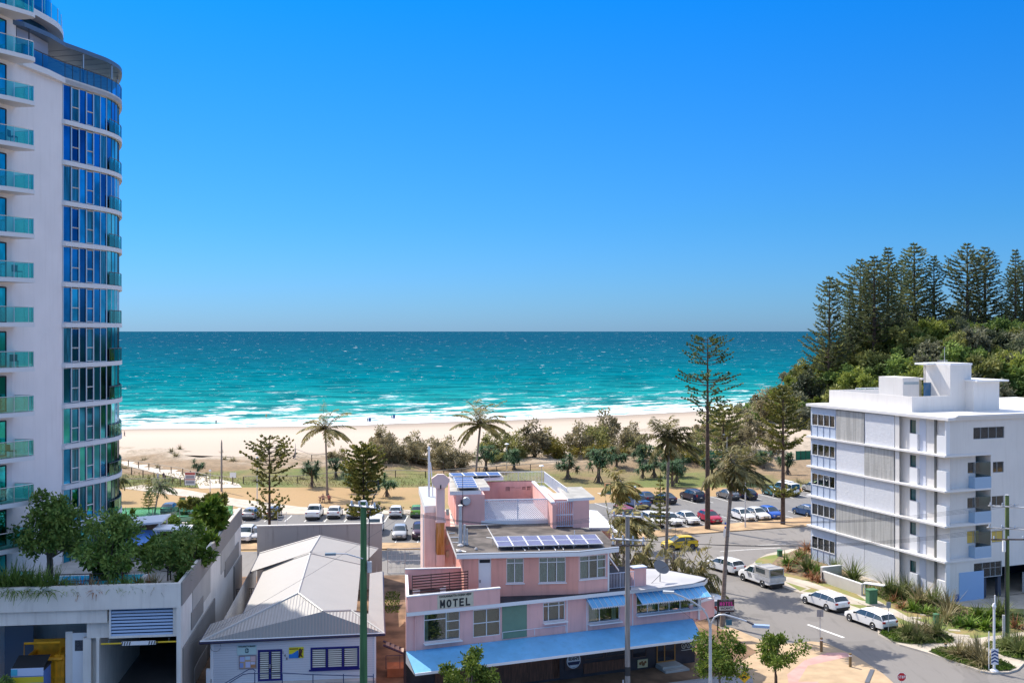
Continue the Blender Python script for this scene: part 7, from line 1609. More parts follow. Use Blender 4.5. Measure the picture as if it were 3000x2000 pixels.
for k, ((u, v), h, r, lab) in enumerate(low):
    y = 97+ (u > 850)*-2 - (u < 600)*4 + (u == 620)*5; x = xat(F6(u, 0), y)
    z = zat(F6(u, v), y); t = thing('palm_clump', lab, 'palm', (x, y, 0), R.uniform(0,6), 'palm clumps around the motel', (1,1,1)); sc = max(.9, (z+.6)/2.2)
    t.scale = (1.1, 1.1, max(1.0, (z+1.2)/1.9)); part('crown', pm[k%2][0], None, t); part('trunk', pm[k%2][1], None, t)
# ---- pandanus
pp = []
for k in range(3):
    c, w = pandanus([4.2,3.6,3.4][k], [1.9,1.7,1.5][k], [12,10,9][k]); pp.append((c.mesh('crown', LPAN), w.mesh('trunk', BARK)))
pan = [(G7,755,930,1.0,'round pandanus with drooping leaf skirt alone beside the left coconut palm'),(G7,950,855,.95,'pandanus near the path fence, left of the dense norfolk pine'),(G7,1375,1010,1.0,'pandanus with visible prop roots right of the green power pole on the lawn'),(G7,1110,975,.9,'pandanus at the foot of the dense norfolk pine'),(G7,1060,920,.8,'small pandanus behind the dense norfolk pine'),(G8,865,665,.8,'lone dark shrub like pandanus in the dune beside the beach path fence'),
 (G6,700,890,1.15,'pandanus right behind the broad coconut palm trunk'),(G6,960,890,1.15,'bushy pandanus beside the white lamp post on the lawn'),(G6,1455,962,1.3,'large pandanus with spreading prop roots on the lawn above the rooftop railing'),(G6,1735,982,1.35,'large pandanus right of the one with spreading roots'),(G6,2140,850,1.2,'pandanus at the far right of the bush line behind the wind blown palm'),(G6,1900,870,1.2,'pandanus hidden behind the yellow wind blown palm'),
 (G5,408,1145,1.0,'pandanus with reddish trunk on the lawn, left of a pair'),(G5,440,1120,1.1,'pandanus close right of the reddish trunk on the lawn'),(G5,468,1085,1.0,'pandanus farther back in the small lawn group'),(G5,690,1100,1.0,'pandanus just right of the tallest pine trunk'),(G5,1225,1065,1.1,'round pandanus in front of the green shade cloth fence by the apartment block'),(G5,280,1080,1.1,'pandanus behind the dark sedans of the far row'),(G5,900,1120,.9,'pandanus behind the grey sedan'),(G5,1050,1030,1.0,'pandanus behind the leaning palm crown'),(G5,200,1090,1.0,'pandanus left of the young norfolk pine top')]
for k, (f, u, v, s, lab) in enumerate(pan):
    b = at(f, u, v); m_ = pp[k % 3]; t = thing('pandanus_tree', lab, 'tree', b, R.uniform(0,6), 'pandanus trees on the beach lawn', s*1.2); part('crown', m_[0], None, t); part('trunk', m_[1], None, t)
# ---- banksia / coastal scrub trees
bp = []
for k, (rx, rz_, h, n, lf, ho) in enumerate(((2.9,2.7,5.6,3000,.30,16),(2.5,2.8,6.0,1900,.32,12),(3.4,2.0,4.2,2600,.30,14),(2.1,1.7,3.4,1500,.28,9))):
    c, w = broad(rx, rz_, h, n, lf, ho, .13, multi=3); bp.append((c, w))
bm_ = {}
def bush(kind, leafm, loc, sc, lab, nm='banksia_tree', group='coastal scrub trees on the dune edge', cat='tree', bark=BARK):
    key = (kind, leafm.name)
    if key not in bm_: bm_[key] = (bp[kind][0].mesh('crown', leafm), bp[kind][1].mesh('trunk', bark))
    t = thing(nm, lab, cat, loc, R.uniform(0,6), group, sc); part('crown', bm_[key][0], None, t); part('trunk', bm_[key][1], None, t); return t
ban = [(G6,60,800,1,LBAN,1.0,'grey brown scrub tree on the dune edge, left of the big round one'),(G6,300,865,0,LBAN,1.15,'big round grey brown scrub tree left of the broad coconut palm'),(G6,480,850,2,LBAN,.95,'low dark scrub bush at the foot of the broad coconut palm'),(G6,400,880,3,LBAN,.9,'small grey scrub bush by the path fence'),(G6,740,800,1,LBAN2,1.0,'olive brown scrub tree just right of the broad coconut palm'),(G6,800,830,3,LBAN2,1.0,'small olive scrub bush left of the lamp post'),(G6,930,800,0,LBAN2,1.15,'round olive scrub tree behind the white lamp post'),(G6,1150,790,1,LBAN,1.35,'tall grey scrub tree with uneven top above the rooftop railing'),(G6,1040,790,2,LBAN2,1.0,'low olive scrub bush between two taller scrub trees'),(G6,1330,790,2,LYEL,1.1,'yellow olive scrub tree in the middle of the bush line'),(G6,1270,760,1,LYEL,1.0,'yellow olive scrub bush left of the middle of the bush line'),(G6,1550,770,1,LBAN,1.2,'brown scrub tree left of the tallest scrub crown'),(G6,1690,760,0,LBAN2,1.2,'wide brown olive scrub tree beneath the lone high crown'),(G6,1790,740,1,LBAN,1.5,'lone high thin crowned scrub tree standing above the others against the sand'),(G6,1640,800,2,LYEL,1.0,'yellow green scrub bush low in the bush line'),(G6,1850,800,2,LYEL,1.0,'yellow green scrub bush left of the wind blown palm top'),(G6,1960,770,0,LBAN,1.1,'brown scrub tree above the wind blown palm'),(G6,2060,740,1,LBAN,1.1,'brown scrub tree near the dune hollow'),(G6,2140,790,2,LBAN2,1.1,'olive scrub tree at the right end of the bush line'),
 (G7,1390,790,1,LBAN,1.15,'grey scrub tree right of the dense norfolk pine top'),(G7,1480,790,0,LBAN,.9,'brown scrub tree behind the green power pole'),(G7,1600,770,0,LBAN,1.0,'brown scrub tree between the dense pine and the motel'),(G7,1700,770,3,LBAN,1.1,'small brown scrub bush above the white flue pipe'),(G7,1340,700,1,LBAN,1.1,'pale thin scrub crown behind the dense norfolk pine'),(G7,960,730,3,LBAN,.9,'low scrub bush left of the dense pine near the dune'),
 (G5,130,960,0,LBAN,1.0,'brown scrub tree left of the tall wind blown palm crown'),(G5,40,980,2,LBAN,1.0,'brown scrub bush above the yellow wind blown palm'),(G5,560,1000,1,LBAN2,1.1,'olive scrub tree under the tallest pine tiers'),(G5,500,1010,3,LPAN,1.1,'green scrub bush left of the tallest pine trunk'),(G5,850,930,0,LBAN,1.4,'large dark brown scrub tree right of the tallest pine'),(G5,960,900,1,LBAN,1.4,'brown leafless looking scrub tree above the green shade cloth'),(G5,720,890,2,LBAN,1.3,'grey scrub tree between the two pines on the right'),(G5,930,1010,3,LBAN,1.2,'low grey scrub bush behind the leaning palm crown'),(G5,1120,960,1,LBAN,1.1,'sparse scrub tree left of the right norfolk pine trunk'),(G5,1060,700,1,LBAN,1.3,'brown scrub tree on the sand edge at the headland foot'),(G5,640,800,3,LBAN,1.2,'small grey scrub crown touching the tallest pine trunk'),(G5,350,1010,3,LPAN,1.2,'glossy green scrub bush behind the tall bare palm trunk'),(G5,580,1020,3,LYEL,1.2,'yellow green scrub bush by the shade cloth, left end'),(G5,990,1010,3,LBAN2,1.2,'olive scrub bush at the right end of the shade cloth')]
for f, u, v, k, lm, s, lab in ban: bush(k, lm, at(f, u, v), s*.93*(at(f, u, v)[1]/192)**.5, lab)
# low dune tussocks as separate plants
tm = [blades(70, .8, .6, .07, 3, 1.2).mesh('dune_tussock', GRY_), blades(60, .9, .5, .08, 3, 1.3).mesh('dune_tussock', LBAN)]
for k in range(70):
    x = R.uniform(-85, 62); yl = lerp_poly(SANDLINE, x); y = yl - R.uniform(-4, 14) if R.random() < .6 else R.uniform(172, yl)
    o = link(bpy.data.objects.new('dune_tussock', tm[k%2])); o.location = (x, y, dune_h(x, y)-.05); o.scale = (R.uniform(1.2,2.6),)*2 + (R.uniform(.9,1.6),); o.rotation_euler = (0,0,R.uniform(0,6))
    tag(o, 'straw coloured tussock scattered on the dune behind the beach' if k % 2 == 0 else 'grey brown tussock scattered on the dune behind the beach', 'tussock', 'straw tussocks on the dune' if k % 2 == 0 else 'grey brown tussocks on the dune')
# ---- headland: pines and scrub
hn = []
for k in range(3):
    H_ = 26.; wl = []; n = 21
    for i in range(n+1):
        t = i/n; r = [5.6,4.6,6.4][k]*(1-t**[3.0,1.4,4.5][k])*(.75+.25*math.sin(t*9+k)) + .35; wl.append((5.0+(H_-5.2)*t, r*R.uniform(.8,1.15)))
    c, w = norfolk(wl, H_, 7, .85, .27, .45, .25, 4, .45, .38, .16); hn.append((c.mesh('crown', LNORD), w.mesh('trunk', BARKD)))
def onhill(u, y): x = xat((u, 0), y); return (x, y, max(-.2, hill_h(x, y)-.5))
DX = lambda u: u/.784
pines = [(1905,640,288,0),(1952,655,296,1),(1976,598,302,2),(2008,592,290,0),(2040,572,300,1),(2100,562,305,0),(2145,590,302,1),(2222,562,298,2),(2262,570,302,0),(2332,576,292,1),(2352,600,300,2),(1990,640,310,1),(2070,600,318,2),(2395,590,300,0)]
nmz = ['leftmost pine on the headland, lowest and nearest the sea','narrow pine second from the left on the headland','third headland pine from the left, leaning into the dense group','dense pine in the left headland group','pine with a forked looking top at the right of the dense group','tall pine with a clear trunk right of the dense group','round topped pine in the middle of the headland','tallest broad pine on the right half of the headland','pine directly right of the tallest broad pine','pine near the right edge of the picture on the headland','pine cut by the right edge of the picture','pine standing behind the dense left group','pine behind the forked looking pine','pine just beyond the right edge group']
for k, (u, v, y, m_) in enumerate(pines[:13]):
    p = onhill(DX(u), y); ht = zat((0, v/.784), y)-p[2]; s = ht/26.0; ws = s*1.25 if k not in (0,1,9) else s*1.0
    t = thing('headland_pine', nmz[k], 'tree', p, R.uniform(0,6), 'norfolk pines along the headland', (ws, ws, s)); part('crown', hn[m_][0], None, t); part('trunk', hn[m_][1], None, t)
hb = []
for k, (rx, rz_, h, n, lf) in enumerate(((3.6,2.6,5.6,1500,.55),(3.0,2.8,6.2,1300,.5),(4.2,2.4,5.2,1600,.6))):
    hb.append(broad(rx, rz_, h, n, lf, 13, .14, multi=1))
hbm = {}
adj = ['fresh green','olive','grey green','bright yellow green','very dark']; shp = ['round','upright','spreading']
cnt = 0; tries = 0; placed = []
while cnt < 270 and tries < 12000:
    tries += 1; y = R.uniform(222, 330); x = R.uniform(56, 178); h = hill_h(x, y)
    if x/y > .52 or h < .3 and R.random() < .7 or h < .12: continue
    if any((x-a)**2+(y-b_)**2 < 9.5 for a, b_ in placed): continue
    if y > 322: continue
    placed.append((x, y)); k = R.choice((0,1,2)); c = R.choices(range(5), (3,4,3,2,2))[0]; key = (k, c)
    if key not in hbm: hbm[key] = (hb[k][0].mesh('crown', LHB[c]), hb[k][1].mesh('trunk', BARKD))
    s = R.uniform(.7,1.35)*(.8 if h < 5 else 1)
    t = thing('headland_shrub', '%s %s shrub in the dense scrub covering the headland slope' % (adj[c], shp[k]), 'shrub', (x, y, h-.6), R.uniform(0,6), '%s %s shrubs on the headland' % (adj[c], shp[k]), (s, s, s*R.uniform(.85,1.2)))
    part('crown', hbm[key][0], None, t); part('trunk', hbm[key][1], None, t); cnt += 1
# open ground patch on the ridge
# ---- deck planting
def spot(f, u, v, y): return (xat(f(u, v), y), y)
p = spot(F3, 365, 790, 73.2); tree_obj('deck_tree', 'large dark leafy tree in the podium planter in front of the tower, leftmost of three', 'tree', (p[0], p[1], 7.9), broad(2.6,2.3,5.9,5600,.24,26,.14,zc=3.5,multi=2), LDEC, BARK)
p = spot(F3, 770, 860, 71.3); tree_obj('deck_tree', 'middle leafy tree in the podium planter with a pale thin trunk', 'tree', (p[0], p[1], 7.9), broad(2.0,1.9,4.6,4000,.22,22,.09,zc=2.8), LDEC, BARK)
p = spot(F3, 1205, 790, 73.0); tree_obj('deck_tree', 'low multi stemmed tree at the right corner of the podium planter', 'tree', (p[0], p[1], 7.9), broad(2.2,1.5,3.2,3600,.22,20,.06,zc=1.8,multi=3), LDEC, BARK)
p = spot(G8, 945, 1160, 95.5); tree_obj('flat_topped_tree', 'bright flat topped tree at the far corner of the podium deck', 'tree', (p[0], p[1], 7.25), broad(2.4,.75,3.0,2600,.28,16,.09,zc=2.1,flat=.5), LNORB, BARK)
p = spot(G8, 1010, 1300, 88.0); tree_obj('dracaena', 'yellow green spiky tree leaning at the podium edge below the flat topped one', 'plant', (p[0]+.2, p[1], 7.25), (lambda q_: (q_[0], q_[1]))(broad(1.2,1.1,3.3,900,.6,7,.08,zc=2.3)), GRB, BARK)
for k, (u, v, y, s, lab) in enumerate(((900,1240,84,1.2,'bright green leafy shrub on the podium deck beside the small pavilion'),(560,1120,94,.8,'green shrub behind the larger pavilion'),(870,1150,93,.9,'green shrub under the flat topped tree'),(160,1060,96,.8,'green shrub at the glass fence beside the tower'),(1150,1050,96,.6,'small reddish shrub at the far podium corner'),(700,1330,80,1.0,'dense green shrub beside the podium pool'),(60,1420,77,1.0,'dense shrub between the leftmost and middle podium trees'),(480,1420,79,1.4,'leafy shrub behind the right podium tree'),(820,1420,78,1.3,'bright leafy shrub beside the right podium tree at the parapet'),(-100,1450,75,1.2,'leafy shrub close to the tower wall behind the leftmost podium tree'))):
    p = spot(G8, u, v, y); c, w = broad(1.1,.9,1.9,800,.24,8,.05,zc=1.0); tree_obj('deck_shrub', lab, 'shrub', (p[0], p[1], 7.25), (c, w), GRR if 'reddish' in lab else GRB, BARK, sc=s)
gm1 = blades(60, .7, .7, .07, 3, 1.2).mesh('strap_plant', LDEC); gm2 = blades(60, .6, .6, .06, 3, 1.3).mesh('strap_plant', GRY_); gm3 = blades(46, .7, .5, .09, 3, 1.5).mesh('strap_plant', GRR); gm4 = blades(130, .8, .9, .06, 3, 1.0).mesh('flax_clump', GRS); gm5 = blades(120, .8, .8, .06, 3, 1.1).mesh('flax_clump', GRY_); gm6 = blades(70, .6, .5, .12, 2, 1.4).mesh('leafy_clump', GRB)
def tuft(me, nm, loc, s, lab, cat, grp): o = link(bpy.data.objects.new(nm, me)); o.location = loc; o.scale = (s*R.uniform(.9,1.15),)*2 + (s*R.uniform(.8,1.1),); o.rotation_euler = (0,0,R.uniform(0,6)); return tag(o, lab, cat, grp)
for k in range(40):
    l = -12.6 + k*.31 if k < 36 else R.uniform(-12,-1); d = R.uniform(.15,1.1); q_ = PF.w(l, d); m_ = gm1 if l < -8 else R.choice((gm1, gm2, gm3))
    kd = {'strap_plant': ('dark green' if m_ is gm1 else 'straw coloured' if m_ is gm2 else 'reddish')}['strap_plant']
    tuft(m_, 'strap_plant', (q_[0], q_[1], 7.93), R.uniform(.9,1.4)*(1.8 if l < -8 else 1.0), kd+' strap leaf plant spilling over the podium planter', 'plant', kd+' strap leaf plants in the podium planter')
for k in range(26):
    q_ = PF.w(-.75+R.uniform(-.3,.2), 1.8+k*1.05); m_ = R.choice((gm1, gm6, gm3)); kd = 'dark green strap leaf' if m_ is gm1 else 'bright leafy' if m_ is gm6 else 'reddish strap leaf'
    tuft(m_, 'edge_plant', (q_[0], q_[1], 7.95), R.uniform(.8,1.4), kd+' plant in the row along the right edge of the podium deck', 'plant', kd+' plants along the podium edge')
# corner plant bottom left
p = gz(F3(20,1560), .2); c, w = broad(.9,.9,2.2,700,.2,7,.05,zc=1.3); tree_obj('corner_shrub', 'dark shrub at the bottom left corner beside the waste bin', 'shrub', (PF.w(PF.off(-1.5).hit(F3(15,1500))[0], -1.5)+(.6,)), (c, w), LDEC, BARK)
# ---- street trees at the bottom
y = 66.5; p = (xat(F5(640,0), y), y); tree_obj('street_tree', 'round yellow green street tree in front of the motel awning', 'tree', (p[0], p[1], 0), broad(1.75,1.5,zat(F5(0,1335), y),3800,.17,15,.10), LBRO, BARK)
y = 71.0; p = (xat(G1(345,0), y), y); tree_obj('street_tree', 'dense bright green street tree behind the curved street lamp post', 'tree', (p[0], p[1], .1), broad(1.85,1.5,zat(G1(0,1120), y),4200,.17,16,.10), LBRO, BARK)
y = 73.5; p = (xat(G1(860,0), y), y); tree_obj('street_tree', 'open spreading street tree with visible limbs right of the dense bright one', 'tree', (p[0], p[1], .1), broad(2.1,1.15,zat(G1(0,1150), y),2600,.17,15,.10,multi=2), LBRO, BARKD)
# ---- garden beds on the right
beds = [
 (G1,1150,540,'g',1.5,'big green flax clump left of the cladding corner'),(G1,1040,470,'r',1.2,'orange red foliage clump at the far end of the bed'),(G1,960,480,'b',1.2,'bright green leafy clump at the edge of the far bed'),(G1,980,540,'r',1.0,'orange red clump by the far lawn patch'),(G1,1110,395,'r',1.3,'tall orange clump against the far corner of the white block'),(G1,1150,350,'r',1.3,'orange clump against the glass corner windows'),(G1,1240,520,'r',1.1,'reddish clump beside the big flax'),(G1,1230,570,'b',1.1,'bright green clump behind the letterbox wall'),(G1,1200,620,'r',1.0,'red brown clump at the left end of the cream wall'),(G1,1250,640,'r',.9,'red brown clump touching the cream wall end'),(G1,1160,590,'r',1.0,'red brown clump near the footpath bend'),(G1,1070,420,'b',1.0,'green clump between the orange clumps'),
 (G1,1400,575,'g',1.2,'green flax clump behind the letterbox wall'),(G1,1570,630,'g',1.4,'large round green flax clump behind the low cream wall'),
 (G3,960,760,'g',1.5,'large green flax clump right of the green utility cabinet'),(G3,1120,730,'g',1.1,'green flax clump against the white wall fins'),(G3,1040,790,'g',1.2,'green flax clump in the middle of the long bed'),(G3,1240,850,'s',1.5,'big straw topped grass clump against the white block corner'),(G3,1370,860,'g',1.4,'green grass clump at the block corner'),(G3,1500,930,'s',1.7,'largest straw grass clump in front of the blue shadow wall'),(G3,1480,1010,'s',1.2,'straw grass clump behind the small green post'),(G3,1180,900,'b',1.1,'low leafy clump in the long bed'),(G3,1290,930,'b',1.0,'low leafy clump left of the small green post'),(G3,1080,880,'r',.9,'reddish groundcover clump in the long bed'),(G3,990,820,'r',.9,'reddish groundcover clump beside the flax'),(G3,1380,940,'b',1.0,'green clump beside the straw grass'),
 (G3,1780,980,'b',1.3,'bright broad leaf clump under the block entrance'),(G3,1880,970,'b',1.2,'broad leaf clump left of the sign post'),(G3,1980,960,'g',1.3,'bright green grass clump beside the green power pole'),(G3,1700,1050,'b',1.2,'low green hedge clump in front of the entrance'),(G3,1830,1070,'b',1.2,'low green hedge clump before the driveway'),(G3,1950,1075,'b',1.1,'low green hedge clump at the power pole foot'),(G3,2120,1060,'r',1.1,'purplish clump right of the green power pole'),(G3,1600,1040,'b',1.1,'low green clump at the lawn edge'),
 (G3,1120,1150,'g',1.1,'green grass clump in the kerb bed beside the nearest wagon'),(G3,1200,1150,'s',1.2,'straw grass clump in the middle of the kerb bed'),(G3,1300,1140,'s',1.2,'straw grass clump at the right of the kerb bed'),(G3,1400,1150,'g',1.2,'green grass clump at the right end of the kerb bed'),(G3,1230,1195,'g',.8,'small grass clump at the front of the kerb bed'),
 (G3,1600,1320,'s',1.1,'straw grass clump at the left of the corner bed'),(G3,1690,1340,'s',1.1,'straw grass clump in the middle of the corner bed'),(G3,1800,1380,'s',1.2,'pale straw clump beside the chevron post'),(G3,1760,1310,'s',1.0,'straw clump at the back of the corner bed'),(G3,1830,1420,'s',.9,'pale clump at the foot of the chevron post'),
 (G3,2040,1260,'g',1.1,'green grass clump in the bed at the right edge'),(G3,2120,1240,'s',1.2,'straw grass clump in the bed at the right edge'),(G3,2170,1310,'g',1.2,'green grass clump cut by the right edge of the picture')]
for f, u, v, kd, s, lab in beds:
    p = gz(f(u, v), .15); me = {'g': gm4, 's': gm5, 'r': gm3, 'b': gm6}[kd]
    tuft(me, {'g':'flax_clump','s':'grass_clump','r':'foliage_clump','b':'leafy_clump'}[kd], (p[0], p[1], .15), s*1.6, lab, 'plant', None)
# groundcover: many small leaves hugging the beds
mb = MB()
def scatter(poly, n, h, z0):
    xs_ = [p[0] for p in poly]; ys_ = [p[1] for p in poly]; k = 0
    while k < n:
        x = R.uniform(min(xs_), max(xs_)); y = R.uniform(min(ys_), max(ys_)); ins = False; j = len(poly)-1
        for i in range(len(poly)):
            if (poly[i][1] > y) != (poly[j][1] > y) and x < (poly[j][0]-poly[i][0])*(y-poly[i][1])/(poly[j][1]-poly[i][1])+poly[i][0]: ins = not ins
            j = i
        if not ins: continue
        k += 1; mb.card((x, y, z0), Vector((R.uniform(-1,1), R.uniform(-1,1), R.uniform(.3,1.2))), .09, h*R.uniform(.6,1.4))
scatter(P(G3, (870,1125),(900,1095),(1010,1090),(1200,1050),(1400,1085),(1550,1180),(1530,1212),(1150,1222),(1000,1200)), 2600, .22, .15)
scatter(P(G3, (1325,1290),(1400,1265),(1600,1255),(1800,1295),(1900,1335),(2110,1440),(2060,1465),(1900,1470),(1780,1445),(1500,1365)), 2800, .22, .15)
scatter(P(G3, (1820,1235),(1950,1190),(2195,1160),(2195,1370),(2000,1330)), 1200, .22, .15)
scatter(P(G3, (600,640),(880,690),(1100,690),(1480,830),(1800,940),(2195,960),(2195,1085),(1600,1050),(1350,950),(1100,930),(880,800)), 3400, .25, .15)
single('groundcover', mb, GRB, 'low green groundcover filling the garden beds on the right', 'groundcover', kind='stuff')
mb = MB(); scatter([(-75,171),(-52,171),(-20,168),(2,170),(8,178),(-10,182),(-50,184),(-85,186)], 3200, .45, .1); scatter([(-66,163),(-48,170),(-54,176),(-80,182),(-80,168)], 1500, .4, .05)
single('dune_grass', mb, leafmat('dune_grass_leaf', (.16,.14,.05), (.36,.33,.13), .12, .3), 'green dune grass and creepers behind the rail fence along the park lawn', 'grass', kind='stuff')
mb = MB(); q_ = [gz(F4(u, v), .1) for u, v in ((1750,930),(1940,930),(1950,730),(1830,730))]; scatter(q_, 700, .12, .13)
single('yard_grass', mb, GRB, 'patchy grass in the side yard beside the motel', 'grass', kind='stuff')
# ================================================================ POLES, LAMPS, SIGNS
GPOLE = mat('green_pole_timber', (.045,.13,.05), .8, .3, 1.5, stretch=(3,3,.3), bump=.2); GRP = mat('grey_pole_timber', (.27,.245,.225), .9, .25, 1.5, stretch=(4,4,.3), bump=.3); INS = mat('insulator', (.55,.60,.66), .3)
WOODP = mat('bollard_timber', (.22,.15,.07), .9, .2, 4, stretch=(3,3,.5))
def pole(label, x, y, top, r0, r1, m, arms, nm='power_pole', z0=0.0, rz=A22):
    t = thing(nm, label, 'power pole', (x, y, z0), 0); part('pole', MB().tube([(0,0,-.3),(0,0,top-z0)], [r0, r1], 14), m, t, 40); part('cap', MB().lathe([(r1+.02, top-z0), (r1+.02, top-z0+.05)], 10), GALV, t)
    for (za, half, a, mm, n) in arms:
        d = Vector((math.cos(a), math.sin(a), 0)); p0 = -d*half; p1 = d*half; off_ = Vector((0,-r1-.08, za-z0))
        c = part('crossarm', MB().tube([tuple(p0+off_), tuple(p1+off_)], .065, 4), mm, t)
        for k in range(n): q_ = p0.lerp(p1, (k+.2)/(n-.6)) + off_; part('insulator', MB().lathe([(.03,.05),(.075,.10),(.05,.16),(.075,.2),(.03,.28)], 8, tuple(q_)), INS, c, 60)
    return t
p1x, p1y = xat(F4(1615,0), 60.), 60.
pl1 = pole('thick green painted timber power pole in the foreground in front of the white house', p1x, p1y, zat(G7(1200,1050), 60.), .25, .165, GPOLE, [(zat(G7(1200,1085), 60.), .9, -.5, GALV, 4)])
za = zat(F4(1630,400), 60.)
mb = MB().tube([(0,-.25,za-.1),(-.9,-.6,za+.25),(-1.5,-.7,za+.28)], .035, 6); part('lamp_bracket', mb, GALV, pl1); part('lamp_head', MB().rbox((-1.75,-.72,za+.26), (.6,.22,.13), .1), mat('lamp_grey', (.20,.26,.30), .4), pl1)
part('transformer', MB().lathe([(.14,0),(.14,.6)], 10, (.35,-.1,za-.9)), GALV, pl1, 40); part('conduit', MB().tube([(.3,0,za-.8),(.32,0,za+2.2),(.55,0,za+3.3),(.9,0,za+3.9),(.8,0,za+4.3)], .03, 5), DMET, pl1)
for k in range(8): a = R.uniform(0, 6); 
part('cable_loop', MB().tube([(.5+.35*math.cos(t*.5), -.2, za+4.0+.3*math.sin(t*.5)) for t in range(13)], .015, 3), DMET, pl1)
p2x, p2y = xat(F6(575,0), 72.), 72.
pl2 = pole('slim weathered grey power pole with two crossarms in front of the motel', p2x, p2y, zat(F6(580,395), 72.), .19, .15, GRP, [(zat(F6(570,385), 72.), 1.1, -.35, GALV, 4), (zat(F6(570,590), 72.), 1.15, 0, mat('arm_timber', (.10,.08,.07), .9), 4), (zat(F6(570,550), 72.), 1.2, -.35, GALV, 4)])
zb = zat(F6(570,1480), 72.); part('band', MB().lathe([(.20,zb-.3),(.20,zb+.3)], 12), mat('black_band', (.03,.03,.03), .7), pl2); part('conduit', MB().tube([(-.3,-.05,0),(-.3,-.05,zb-.6)], .06, 6), GALV, pl2)
b3 = gz(G3(2040,1165), .13); p3x, p3y = b3
pl3 = pole('mossy green timber power pole with two crossarms in front of the white block', p3x, p3y, zat(DD(2325,1137), p3y), .19, .15, mat('mossy_pole', (.10,.14,.045), .9, .35, 1.5, stretch=(3,3,.3), bump=.3), [(zat(DD(2310,1162), p3y), 1.5, -.35, GALV, 4), (zat(DD(2310,1212), p3y), 1.6, -.3, GALV, 4), (zat(DD(2310,1237), p3y), 1.4, 0, mat('arm_timber', (.10,.08,.07), .9), 3)])
part('fuse_box', MB().box(-.45,-.25,-.3,-.1, zat(DD(2310,1265), p3y), zat(DD(2310,1240), p3y)), TRIM, pl3); part('conduit', MB().tube([(-.3,-.05,0),(-.3,-.05,2.1)], .12, 8), GALV, pl3); part('cable', MB().tube([(-.2,-.15,2.1),(-.22,-.15,5),(-.16,-.16,8)], .05, 5), DMET, pl3)
def wire(label, pts_, sag, grp='overhead wires'):
    mb = MB(); pts = []
    for a, b in zip(pts_[:-1], pts_[1:]):
        for k in range(17):
            t = k/16; pts.append((a[0]+(b[0]-a[0])*t, a[1]+(b[1]-a[1])*t, a[2]+(b[2]-a[2])*t-sag*4*t*(1-t)))
    mb.tube(pts, .011, 3, 0, False); single('overhead_wire', mb, DMET, label, 'wire', group=grp)
z1, z2, z3 = zat(G7(1200,1085), 60.), zat(F6(570,385), 72.), zat(DD(2310,1162), p3y)
z2b, z3b = zat(F6(570,560), 72.), zat(DD(2310,1212), p3y)
for k in range(4):
    o = (k-1.5)*.5; wire('%s upper overhead wire from the left green pole to the right pole' % ['nearest','second','third','farthest'][k], [(p1x+o*.6, p1y-.2, z1+.2), (p2x+o, p2y-.2-o*.3, z2+.2), (p3x+o, p3y-.2-o*.3, z3+.2)], 1.0)
for k in range(4):
    o = (k-1.5)*.5; wire('lower overhead wire in the %s position running from the grey pole to the right pole' % ['nearest','second','third','farthest'][k], [(p2x+o, p2y-.2-o*.3, z2b+.1), (p3x+o, p3y-.2-o*.3, z3b+.1), (p3x+30, p3y+12-o*.3, z3b)], .9)
a = HF.w(2.2, .2); wire('service wire crossing the hipped house roof up to the left green pole', [(p1x-.1, p1y, za-.3), (-14.8, 76.0, 6.6), (-21.5, 71.2, 4.6)] if False else [(-20.2, 66.5, 5.4), (p1x+1.3, 92, 10.5)], .3)
a = MF.hit(F6(820,1010)); wire('pale service wire slanting across the motel front down to the awning', [MF.w(a[0], -.1)+(5.6,), MF.w(MF.hit(F6(1085,1275))[0], -2.4)+(2.9,)], .05)
# street light with two curved arms
sx, sy = xat(F6(1160,0), 60.), 60.; t = thing('street_lamp', 'galvanised street lamp with two curved arms in front of the motel corner', 'street lamp', (sx, sy, 0)); zz_ = lambda u, v: (xat(F6(u, v), sy)-sx, zat(F6(u, v), sy))
part('column', MB().tube([(0,0,-.1),(0,0,zz_(1160,1180)[1])], [.11,.085], 10), GALV, t, 40)
def arm(uvs, dy):
    pts = [zz_(u, v) for u, v in uvs]; n = len(pts); return [(p[0], dy*k/(n-1), p[1]) for k, p in enumerate(pts)]
L_ = arm(((1158,1185),(1150,1130),(1130,1075),(1090,1025),(1030,985),(960,950),(890,920)), -.3); R_a = arm(((1160,1185),(1165,1140),(1185,1095),(1215,1075),(1250,1070),(1330,1090),(1400,1110)), -.6)
part('arm', MB().tube(L_, .05, 8), GALV, t, 60); part('arm', MB().tube(R_a, .05, 8), GALV, t, 60)
e = L_[-1]; part('lamp_head', MB().rbox((e[0]-.25, e[1], e[2]+.04), (.62,.26,.12), -.2), mat('lamp_pale', (.50,.52,.52), .4), t)
a = zz_(1505,1140); part('lamp_head', MB().rbox((a[0]-.05, -.62, a[1]-.02), (.95,.32,.14), -.25), mat('lamp_blue_grey', (.35,.45,.60), .3), t); part('arm_end', MB().tube([R_a[-1], (a[0]-.45, -.6, a[1]+.05)], .055, 8), mat('lamp_collar', (.10,.09,.10), .5), t)
